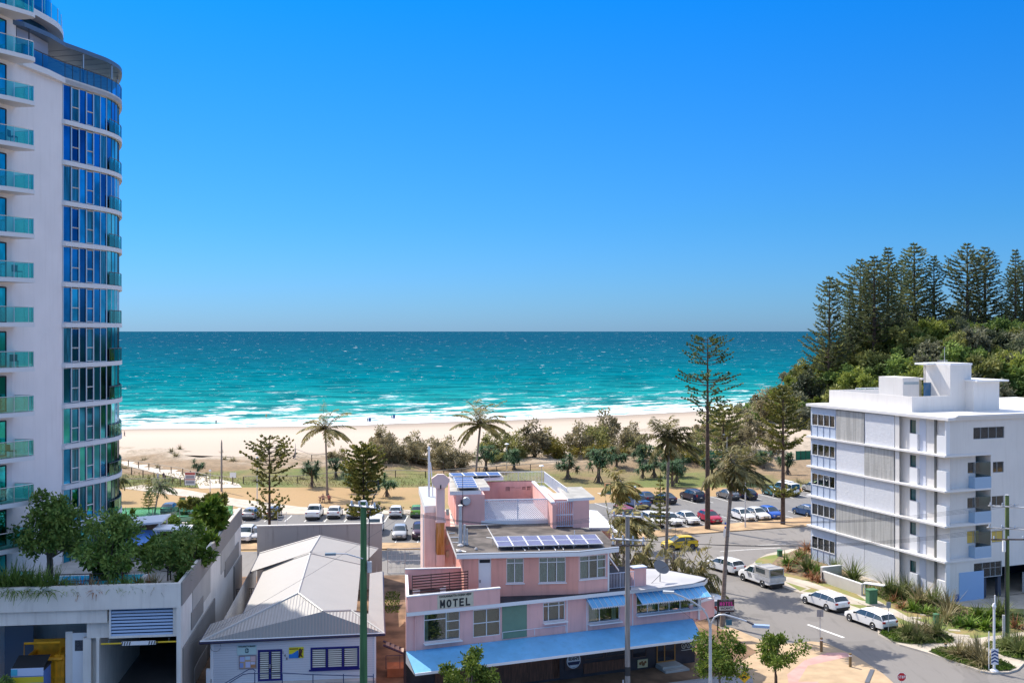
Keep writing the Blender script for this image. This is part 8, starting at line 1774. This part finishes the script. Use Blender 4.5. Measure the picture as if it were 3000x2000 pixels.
# MOTEL road sign
b = gz(G1(425,1110)); s_ = thing('motel_road_sign', 'small dark road sign reading MOTEL in magenta above a pale VACANCY panel', 'sign', (b[0]-.2, b[1]-1.5, 0), .1); fy = b[1]-1.5
c = (xat(G1(402,0), fy)-(b[0]-.2), zat(G1(0,858), fy)); w = (475-328)/3.1357*fy/F/2; h = (920-805)/3.1357*fy/F/2
part('box', MB().box(c[0]-w, c[0]+w, 0, .18, c[1]-h, c[1]+h), mat('sign_black', (.035,.025,.03), .5), s_); MAG = mat('magenta_letter', (.65,.05,.35), .4)
signwriting('MOTEL', w*1.75, h*.62, h*.13, MAG, s_, (c[0], -.02, c[1]+h*.36)); part('vacancy_panel', MB().box(c[0]-w*.95, c[0]+w*.95, -.02, -.003, c[1]-h*.68, c[1]-h*.05), mat('pale_panel', (.62,.64,.62), .5), s_)
lettering('VACANCY', h*.5, BLK, s_, (c[0], -.03, c[1]-h*.36), w*1.6, bold=.006); lettering('OCEAN VIEW', h*.28, mat('dim_grey', (.3,.3,.3), .6), s_, (c[0], -.02, c[1]+h*.84), w*1.5)
part('post', MB().tube([(c[0]-w-.05,.1,0),(c[0]-w-.05,.1,c[1]+h)], .06, 6), DMET, s_)
# stop sign, warning, parking signs
RD = mat('stop_red', (.55,.01,.02), .4)
p = G1(2012,1510); y = 70.5; s_ = thing('stop_sign', 'red octagonal STOP sign at the bottom edge of the picture', 'traffic sign', (xat(p, y), y, 0)); z = zat(p, y); r = .31; 
oc = [(r*math.cos(PI/8+k*PI/4), r*math.sin(PI/8+k*PI/4)) for k in range(8)]; rr_ = lambda s, d0, d1: MB().face([(x*s, d0, z+q_) for x, q_ in [(a*1, b_*s) for a, b_ in oc]])
mb = MB(); mb.face([(x, 0, z+q_) for x, q_ in oc], 0); mb.face([(x*.92, -.006, z+q_*.92) for x, q_ in oc], 1); mb.face([(x, .02, z+q_) for x, q_ in oc[::-1]], 0)
part('plate', mb, [TRIM, RD], s_); signwriting('STOP', r*1.5, .2, .04, TRIM, s_, (0,-.012,z)); part('post', MB().tube([(0,.04,0),(0,.04,z+.2)], .03, 6), GALV, s_)
p = G1(567,1512); y = 70.0; s_ = thing('warning_sign', 'yellow diamond warning sign with a black road hump symbol between the street trees', 'traffic sign', (xat(p, y), y, 0), -.1); z = zat(p, y); r = .40
part('plate', MB().face(((-r,0,z),(0,0,z-r),(r,0,z),(0,0,z+r))).face(((-r,.02,z),(0,.02,z+r),(r,.02,z),(0,.02,z-r))), mat('warning_yellow', (.80,.45,.01), .4), s_)
part('symbol', MB().face(((-.17,-.006,z-.05),(.17,-.006,z-.05),(.17,-.006,z-.02),(.08,-.006,z+.05),(-.02,-.006,z+.1),(-.1,-.006,z+.04),(-.17,-.006,z-.02))), BLK, s_); part('post', MB().tube([(0,.04,0),(0,.04,z+.3)], .03, 6), GALV, s_)
def sign_post(lab, f, base, top, w, h, col=None, post=.03, z0=.13, txt=None, nm='street_sign', back=True):
    b = gz(f(*base), z0); zt = zat(f(*top), b[1])-z0; t = thing(nm, lab, 'sign', (b[0], b[1], z0), R.uniform(-.1,.1)); part('post', MB().tube([(0,0,0),(0,0,zt)], post, 6), GALV, t)
    part('plate', MB().box(-w/2, w/2, -.035, -.02, zt-h, zt), col or GALV, t)
    return t
SGY = mat('sign_back_grey', (.33,.32,.31), .6)
s_ = sign_post('grey double parking sign at the tip of the paved corner', G1, (1262,1243), (1255,893), .52, .55, SGY); part('plate_joint', MB().box(-.012,.012,-.04,-.036,2.3,2.85), DMET, s_)
sign_post('grey parking sign in the kerb bed behind the nearest wagon', G3, (950,1110), (945,822), .38, .5, SGY)
s_ = sign_post('blue and white parking sign on the strip edge beside the leaning palm', G9, (1322,775), (1322,640), .75, .95, TRIM, .06, .1); part('lettering', MB().box(-.25,.25,-.04,-.036,1.95,2.25).box(-.25,.25,-.04,-.036,1.5,1.75), mat('sign_blue2', (.05,.12,.45), .5), s_)
sign_post('small teal sign under the motel corner beside the leaning palm', G1, (425,1130), (405,985), .5, .45, mat('teal_sign', (.02,.15,.25), .5), z0=.11)
# chevron post
b = gz(G3(1920,1455), .13); t = thing('signal_post', 'tall white post with a blue and white chevron board at its foot', 'post', (b[0], b[1], .13)); zt = zat(G3(1945,760), b[1])-.13
part('post', MB().tube([(0,0,0),(0,0,zt-1.0),(.06,0,zt-1.0),(.06,0,zt)], [.10,.09,.06,.05], 8), TRIM, t, 40); part('sensor', MB().lathe([(.12,zt-.95),(.16,zt-.8),(.08,zt-.6)], 8), TRIM, t); part('base', MB().lathe([(.32,0),(.30,.06),(.14,.15)], 12), TRIM, t)
zc = zat(G3(1930,1310), b[1])-.13; mb = MB()
for k in range(4):
    zq = zc-.42+.24*k
    for s in (-1,1): mb.face(((0,-.13,zq+.12),(0,-.13,zq+.0),(s*.26,-.13,zq-.14),(s*.26,-.13,zq-.02))[::s], 1)
mb.box(-.27,.27,-.12,-.10,zc-.65,zc+.5, 0); part('chevron_board', mb, [TRIM, mat('chevron_blue', (.015,.05,.20), .5)], t)
b = gz(G3(1872,1445), .13); single('thin_post', MB().tube([(0,0,0),(0,0,zat(G3(1880,1095), b[1])-.13)], .04, 6), TRIM, 'thin white marker post left of the chevron post', 'post', (b[0], b[1], .13))
def bollard(f, base, top, lab, r=.11, z0=.12):
    b = gz(f(*base), z0); h = zat(f(*top), b[1])-z0; t = thing('timber_bollard', lab, 'bollard', (b[0], b[1], z0), 0, 'timber bollards'); part('post', MB().tube([(0,0,0),(0,0,h)], r, 8), WOODP, t, 40); part('band', MB().lathe([(r+.01,h-.22),(r+.01,h-.12)], 8), TRIM, t)
bollard(G1, (1275,1277), (1275,1150), 'short timber bollard beside the double parking sign'); bollard(G1, (1540,1415), (1540,1292), 'short timber bollard at the kerb of the pink paved corner'); bollard(G3, (1475,1262), (1475,1200), 'short timber bollard between the two garden beds', .12, .13)
# kerb grate and rail at corner
b = gz(G1(1690,1568), .12); b2 = gz(G1(1745,1440), .12)
single('drain_grate', MB().box(-.15,.15,-1.6,1.6,.0,.03), mat('grate_grey', (.10,.11,.13), .6), 'dark drainage grate along the kerb at the bottom of the paved corner', 'drain grate', ((b[0]+b2[0])/2, (b[1]+b2[1])/2, .12), -math.atan2(b2[0]-b[0], b2[1]-b[1]))
# cabinets
GCAB = mat('cabinet_green', (.07,.20,.10), .5, .1, 2)
b = gz(G3(812,850), .14); t = thing('utility_cabinet', 'large green utility cabinet on a pale pad beside the low cream wall', 'cabinet', (b[0], b[1], .14), WF.a-.1)
part('body', MB().box(-.42,.42,0,.6,.08,1.3), GCAB, t); part('roof', MB().box(-.47,.47,-.06,.66,1.303,1.37), GCAB, t); part('pad', MB().box(-.9,.9,-.3,1.1,0,.08), PATH, t)
mb = MB(); mb.box(-.38,-.02,-.03,-.003,.2,1.2).box(.02,.38,-.03,-.003,.2,1.2); part('door', mb, mat('cabinet_door', (.06,.17,.09), .5), t)
def pillar(f, base, top, lab, w): b = gz(f(*base), .14); h = zat(f(*top), b[1])-.14; t = thing('utility_pillar', lab, 'utility box', (b[0], b[1], .14), .3); part('body', MB().box(-w/2,w/2,-w*.3,w*.3,0,h*.85), GCAB, t); part('cap', MB().lathe([(w*.62,h*.853),(w*.62,h),(.05,h*1.06)], 10), GCAB, t)
pillar(G3, (1387,1022), (1387,930), 'small green utility pillar on the lawn by the straw grass', .42); pillar(G1, (892,402), (892,345), 'small green utility pillar on the round lawn corner', .5)
for k, (f, u, v) in enumerate(((G3,1200,967),(G3,1555,1082),(G3,1640,1130),(G3,1290,940))): b = gz(f(u, v), .145); single('pit_lid', MB().box(-.45,.45,-.25,.25,0,.02), PATH, ['pale utility pit lid left of the small green pillar','pale utility pit lid right of the small green pillar','pale utility pit lid nearest the footpath junction','pale utility pit lid beside the straw grass bed'][k], 'pit lid', (b[0], b[1], .14), -.3)
# wheelie bin in the park
b = at(G6, 1820, 1082); t = thing('park_bin', 'green park bin with a brown surround on a concrete pad', 'bin', b, .2); part('pad', MB().box(-1.5,1.2,-.8,.8,0,.05), PATH, t); part('body', MB().box(-.38,.38,-.35,.35,.05,1.35), GCAB, t); part('frame', MB().box(-.45,-.38,-.4,.4,.05,1.5).box(.38,.45,-.4,.4,.05,1.5).box(-.45,.45,-.4,.4,1.503,1.6), mat('bin_surround', (.28,.16,.07), .8), t)
b = at(G8, 715, 985); t = thing('park_bin', 'green park bin on the lawn behind the glass fence of the podium', 'bin', b, .2); part('body', MB().box(-.35,.35,-.35,.35,0,1.3), GCAB, t); part('frame', MB().box(-.42,.42,-.42,.42,1.303,1.4).box(-.42,-.35,-.4,.4,0,1.3), mat('bin_surround', (.28,.16,.07), .8), t)
# lamp posts in the park
def lamp(f, u, vb, vt, lab, head='ball', r=.06):
    b = at(f, u, vb); h = zat(f(u, vt), b[1]); t = thing('park_lamp', lab, 'lamp post', b); part('post', MB().tube([(0,0,0),(0,0,h)], [r*1.3, r*.8], 8), GALV, t, 40)
    if head == 'arm': part('lamp_head', MB().lathe([(.05,h-.05),(.45,h+.05),(.30,h+.18),(.05,h+.25)], 10), TRIM, t)
    elif head == 'flat': part('lamp_head', MB().box(-.7,.3,-.15,.15,h,h+.12), TRIM, t)
    else: part('lamp_head', MB().lathe([(.08,h),(.2,h+.15),(.12,h+.35)], 10), TRIM, t)
lamp(G6, 893, 888, 632, 'white lamp post with a mushroom head right of the broad coconut palm', 'arm'); lamp(G6, 1212, 1005, 832, 'short lamp post with a mushroom head behind the motel railing', 'arm')
lamp(G8, 995, 862, 635, 'lamp post on the left lawn beside the tall timber pole'); lamp(G8, 1475, 960, 500, 'slim lamp post left of the wind swept norfolk pine'); lamp(G5, 925, 1437, 1070, 'tall slim lamp post on the dry strip in front of the white parked cars', 'flat', .08); lamp(G5, 795, 1120, 780, 'lamp post on the lawn behind the leaning palm crown', 'flat'); lamp(G5, 145, 1330, 1160, 'slim lamp post beside the dark sedan and the yellow wind blown palm')
b = at(G8, 1112, 832); h = zat(G8(1110,305), b[1]); single('timber_pole', MB().tube([(0,0,0),(0,0,h-.5),(0,0,h)], [.17,.12,.03], 8), GRP, 'bare tall grey timber pole standing on the left lawn against the sand', 'pole', b, smooth=40)
b = at(G8, 1866, 545); t = thing('beach_flag', 'furled dark beach flag on a pole at the sand edge', 'flag', b); h = zat(G8(1866,345), b[1]); part('pole', MB().tube([(0,0,0),(0,0,h)], .04, 5), GALV, t); part('flag', MB().face(((0,0,h),(-.15,.02,h-1.6),(-.62,.05,h-3.0),(-.05,0,h-2.6))).face(((0,.02,h),(-.05,.02,h-2.6),(-.62,.07,h-3.0),(-.15,.04,h-1.6))), mat('flag_grey', (.16,.13,.13), .8), t)
b = at(G8, 1425, 690); single('beach_marker_post', MB().tube([(0,0,0),(0,0,2.3)], .06, 5), mat('marker_yellow', (.42,.42,.12), .7), 'short yellowish marker post in the dune grass by the fence', 'post', b)
b = at(G8, 790, 785); t = thing('information_sign', 'white and red board sign standing where the beach path meets the lawn', 'sign', b); part('board', MB().box(-.85,.85,0,.05,.25,2.35), WHITE2, t); part('header', MB().box(-.8,.8,-.02,-.003,1.9,2.3).box(-.8,.8,-.02,-.003,1.1,1.25), mat('sign_red', (.45,.12,.10), .6), t); part('text_block', MB().box(-.7,.7,-.02,-.003,1.35,1.8).box(-.7,.7,-.02,-.003,.55,.95), mat('sign_text_grey', (.30,.30,.34), .7), t)
for x in (-.8,.8): part('post', MB().tube([(x,.04,0),(x,.04,2.4)], .04, 5), DMET, t)
b = at(G8, 1228, 762); t = thing('path_sign', 'small white board sign on the rail fence beside the lawn path', 'sign', b); part('board', MB().box(-.5,.5,0,.04,1.1,1.95), WHITE2, t); part('post', MB().tube([(0,.05,0),(0,.05,1.9)], .05, 5), DMET, t)
# rail fences
FW = mat('fence_timber', (.16,.12,.08), .9, .2, 3)
def rail_fence(lab, pts, h=1.2, step=3.4, two=True):
    P0 = [Vector((x, y, max(0, dune_h(x, y)))) for x, y in pts]; t = thing('rail_fence', lab, 'fence', (P0[0].x, P0[0].y, 0)); o = Vector((P0[0].x, P0[0].y, 0)); rl = MB(); k2 = 0
    for a, b_ in zip(P0[:-1], P0[1:]):
        n = max(1, round((b_-a).length/step)); prev = None
        for k in range(n+1):
            p = a.lerp(b_, k/n)-o; 
            if k < n or b_ is P0[-1]: part('post', MB().box(p.x-.07,p.x+.07,p.y-.07,p.y+.07,p.z-.2,p.z+h), FW, t)
            if prev is not None: rl.tube([(prev.x,prev.y,prev.z+h),(p.x,p.y,p.z+h)], .055, 4, 0); two and rl.tube([(prev.x,prev.y,prev.z+h*.5),(p.x,p.y,p.z+h*.5)], .02, 3, 1)
            prev = p
    part('rail', rl, [mat('rail_top_grey', (.36,.32,.27), .9), FW], t)
rail_fence('rail fence along the seaward side of the beach path on the left', [at(G8,*q_) for q_ in ((60,560),(370,615),(715,668),(955,735),(1090,750),(1225,762))])
rail_fence('rail fence between the dune grass and the lawn behind the coconut palm', [at(G8, 1335, 755), at(G8, 1885, 750), at(G7, 945, 868), at(G7, 1450, 862), at(G7, 1700, 860)])
rail_fence('rail fence along the landward side of the beach path on the left', [at(G8,*q_) for q_ in ((80,650),(310,692),(540,740),(690,775))])
rail_fence('low rail fence around the small grass patch beside the beach path', [at(G8,*q_) for q_ in ((110,775),(400,770),(575,765),(735,760))], 1.1)
rail_fence('rail fence in front of the middle of the bush line', [at(G7, 1700, 860), at(G6, 640, 905), at(G6, 1110, 905), at(G6, 1350, 900)], 1.1)
rail_fence('thin beach access fence on the sand left of the coconut palm trunk', [at(G7, 615, 720), at(G7, 750, 740), at(G7, 870, 740)], 1.3, 4.0)
rail_fence('upper rail fence among the scrub left of the motel hut', [at(G7, 1460, 770), at(G7, 1620, 775), at(G7, 1850, 800)], 1.3)
rail_fence('rail fence among the scrub at the left of the big round scrub tree', [at(G6, 0, 850), at(G6, 60, 855), at(G6, 250, 860)], 1.4)
SHC = mat('shade_cloth_green', (.02,.16,.09), .9, .15, 1)
for f, p0, p1, lab in ((G5,(545,968),(790,968),'green shade cloth fence panel behind the tallest pine trunk'),(G5,(1282,972),(1420,968),'green shade cloth fence panel at the edge of the apartment block')):
    a = at(f,*p0); b_ = at(f,*p1); t = thing('shade_cloth_fence', lab, 'fence', a, math.atan2(b_[1]-a[1], b_[0]-a[0])); L_ = math.hypot(b_[0]-a[0], b_[1]-a[1]); part('cloth', MB().box(0,L_,0,.03,.2,2.1), SHC, t)
    for k in range(5): part('post', MB().tube([(L_*k/4,-.03,0),(L_*k/4,-.03,2.2)], .05, 5), DMET, t)
# ================================================================ PEOPLE
SKIN = mat('skin', (.42,.24,.16), .6)
def person(label, loc, rz, pose='walk', shirt=(.6,.6,.6), short=(.08,.09,.15), bag=False, h=1.7, hair=(.05,.03,.02)):
    s = h/1.7; J = {}; E = []
    if pose == 'sit': J = dict(pel=(0,0,.50,.14), bel=(0,.02,.72,.12), che=(0,.03,.98,.14), nec=(0,.0,1.17,.06), hed=(0,-.02,1.30,.085), top=(0,0,1.40,.06))
    else: J = dict(pel=(0,0,.92,.13), bel=(0,.01,1.08,.115), che=(0,.0,1.30,.145), nec=(0,0,1.46,.055), hed=(0,-.02,1.58,.085), top=(0,0,1.68,.06))
    dz = 0 if pose != 'sit' else -.32
    for sg, n in ((1,'l'),(-1,'r')):
        st = .18*sg if pose == 'walk' else 0
        J['sh'+n] = (sg*.17,0,1.40+dz,.065); J['el'+n] = (sg*.24,-st*.6+.02,1.14+dz,.045); J['wr'+n] = (sg*.22,-st-.08 if pose != 'sit' else -.30,.92+dz if pose != 'sit' else .72,.032); J['ha'+n] = (sg*.21,-st-.12 if pose != 'sit' else -.38,.83+dz if pose != 'sit' else .72,.028)
        if pose == 'sit': J['hi'+n] = (sg*.10,-.05,.50,.10); J['kn'+n] = (sg*.13,-.45,.52,.065); J['an'+n] = (sg*.13,-.45,.10,.045); J['to'+n] = (sg*.13,-.62,.04,.035)
        else: J['hi'+n] = (sg*.10,0,.86,.10); J['kn'+n] = (sg*.11,st*.5-.03,.49,.065); J['an'+n] = (sg*.11,st*1.2+.03,.09,.045); J['to'+n] = (sg*.12,st*1.2-.14,.04,.035)
        E += [('che','sh'+n),('sh'+n,'el'+n),('el'+n,'wr'+n),('wr'+n,'ha'+n),('pel','hi'+n),('hi'+n,'kn'+n),('kn'+n,'an'+n),('an'+n,'to'+n)]
    E += [('pel','bel'),('bel','che'),('che','nec'),('nec','hed'),('hed','top')]
    ks = list(J); me = bpy.data.meshes.new('person'); me.from_pydata([tuple(c*s for c in J[k][:3]) for k in ks], [(ks.index(a), ks.index(b)) for a, b in E], [])
    o = bpy.data.objects.new('person', me); COL.objects.link(o); md = o.modifiers.new('s', 'SKIN')
    for i, k in enumerate(ks): r = J[k][3]*s; me.skin_vertices[0].data[i].radius = (r, r*(.75 if k in ('pel','bel','che') else 1)); me.skin_vertices[0].data[i].use_root = (k == 'pel')
    o.modifiers.new('b', 'SUBSURF').levels = 1; bpy.context.view_layer.update()
    m2 = bpy.data.meshes.new_from_object(o.evaluated_get(bpy.context.evaluated_depsgraph_get())); bpy.data.objects.remove(o)
    m2.materials.clear(); m2.materials.append(SKIN); m2.materials.append(mat('cloth_%d' % int(sum(shirt)*999), shirt, .9)); m2.materials.append(mat('shorts_%d' % int(sum(short)*999), short, .9)); m2.materials.append(mat('hair_%d' % int(sum(hair)*999), hair, .9))
    zc_ = 1.43+dz; zw = .98+dz if pose != 'sit' else .62
    for p in m2.polygons:
        c = p.center/s; p.use_smooth = True
        if c.z > zc_+.13 and (c.y > -.03 or c.z > zc_+.23): p.material_index = 3
        elif zw < c.z < zc_ and abs(c.x) < .21 and c.y > -.25: p.material_index = 1
        elif (.5 < c.z <= zw and abs(c.x) < .19) if pose != 'sit' else (c.z > .40 and c.z <= zw): p.material_index = 2
    t = link(bpy.data.objects.new('person', m2)); t.location = loc; t.rotation_euler = (0,0,rz); tag(t, label, 'person'); 
    return t
p = at(G8, 462, 745); person('person in a pale top walking along the beach path, left of two', (p[0], p[1], .05), PI, shirt=(.62,.60,.62), short=(.45,.42,.45))
p = at(G8, 520, 742); person('person in a dark top walking along the beach path, right of two', (p[0], p[1], .05), PI, shirt=(.10,.08,.10), short=(.30,.22,.20))
tb = at(G7, 856, 1062); t = thing('picnic_table', 'brown timber picnic table with benches under the left coconut palm', 'picnic table', tb, .08); TW = mat('table_timber', (.20,.09,.05), .8, .2, 4)
part('table_top', MB().box(-.95,.95,.55,1.25,.72,.77), TW, t)
for y_ in (.1, 1.5): part('seat', MB().box(-.95,.95,y_,y_+.28,.42,.46), TW, t)
for x in (-.7,.7): part('leg', MB().tube([(x,.15,0),(x,.7,.72)], .05, 4).tube([(x,1.7,0),(x,1.1,.72)], .05, 4).box(x-.03,x+.03,.15,1.75,.36,.42), TW, t)
person('seated person with a bare back at the picnic table, left', (tb[0]-.25, tb[1]+.25, -.03), PI, 'sit', (.42,.24,.18), (.1,.1,.14)); person('seated person in a reddish top at the picnic table, right', (tb[0]+.6, tb[1]+.25, -.03), PI, 'sit', (.45,.14,.12), (.08,.08,.1))
SEAZ = -2.0
for f, u, v, lab, sh in ((G7,370,352,'orange topped swimmer standing in the shallow surf left of the coconut palm',(.75,.25,.06)),(G8,1056,145,'dark bather wading near the shore left of the timber pole',(.06,.07,.10)),(G7,1745,308,'dark swimmer far out above the scrub, right of the left palm',(.04,.05,.07)),(G7,1420,362,'bather in a dark wetsuit in the surf with a board, right one',(.02,.05,.14)),(G7,1217,388,'bather in a dark wetsuit at the water edge with a board, left one',(.05,.07,.12))):
    p = gz(f(u, v), SEAZ); person(lab, (p[0], p[1], SEAZ-.35), R.uniform(0,6), 'walk', sh, sh)
for f, u, v, lab in ((G7,1420,362,'short dark blue bodyboard held beside the right bather in the surf'),(G7,1217,388,'short dark blue bodyboard beside the left bather at the water edge')):
    p = gz(f(u, v), SEAZ); single('bodyboard', MB().prism([(-.35,0),(.35,0),(.35,.06),(-.35,.06)], .2, 1.35), mat('board_blue', (.02,.07,.22), .5), lab, 'bodyboard', (p[0]+.7, p[1]-.3, SEAZ), .3)
p = gz(G8(120,262), -.5); person('person walking on the wet sand beside the tower edge', (p[0], p[1], -1.0), 2.0, 'walk', (.12,.12,.14), (.08,.08,.1))
# birds / kelp dots on the sand
# ================================================================ LIGHT, SKY, CAMERA
az = math.atan2(-.69, .72)     # bearing of the sun seen from above, from +Y towards +X
el = math.radians(50)
sv = Vector((math.sin(az)*math.cos(el), math.cos(az)*math.cos(el), math.sin(el)))
sun = bpy.data.lights.new('sun', 'SUN'); sun.energy = 2.8; sun.angle = math.radians(.5); sun.color = (1, .93, .82)
so_ = link(bpy.data.objects.new('sun', sun)); so_.rotation_euler = (-sv).to_track_quat('-Z', 'Y').to_euler(); so_.location = (-40, 40, 80)
w = bpy.data.worlds.new('World'); SC.world = w; w.use_nodes = True; nt = w.node_tree; bg = nt.nodes['Background']
sky = nt.nodes.new('ShaderNodeTexSky'); sky.sky_type = 'NISHITA'; sky.sun_disc = False; sky.sun_elevation = el; sky.sun_rotation = az; sky.altitude = 0; sky.air_density = 1.0; sky.dust_density = .3; sky.ozone_density = 1.0
tcw = nt.nodes.new('ShaderNodeTexCoord').outputs['Generated']; spz = nt.nodes.new('ShaderNodeSeparateXYZ'); nt.links.new(tcw, spz.inputs[0])
tint = ramp(nt, spz.outputs[2], [(.0,(.16,.325,.70)), (.10,(.095,.335,.66)), (.30,(.016,.375,.85)), (.50,(2.9,2.25,1.8))])
ml = nt.nodes.new('ShaderNodeMix'); ml.data_type = 'RGBA'; ml.blend_type = 'MULTIPLY'; ml.inputs[0].default_value = 1.0
nt.links.new(sky.outputs[0], ml.inputs[6]); nt.links.new(tint, ml.inputs[7]); nt.links.new(ml.outputs[2], bg.inputs[0]); bg.inputs[1].default_value = .092
cam = bpy.data.cameras.new('camera'); cam.sensor_width = 36; cam.lens = 36*3100/3000; cam.shift_y = -32/3000; cam.clip_start = .5; cam.clip_end = 60000
co = link(bpy.data.objects.new('camera', cam)); co.location = (0, 0, 25); co.rotation_euler = (PI/2, 0, 0); SC.camera = co
SC.view_settings.view_transform = 'Standard'; SC.view_settings.look = 'None'; SC.view_settings.exposure = 1.12; SC.view_settings.gamma = 1
SC.cycles.max_bounces = 6; SC.cycles.transparent_max_bounces = 16; SC.cycles.caustics_reflective = False; SC.cycles.caustics_refractive = False
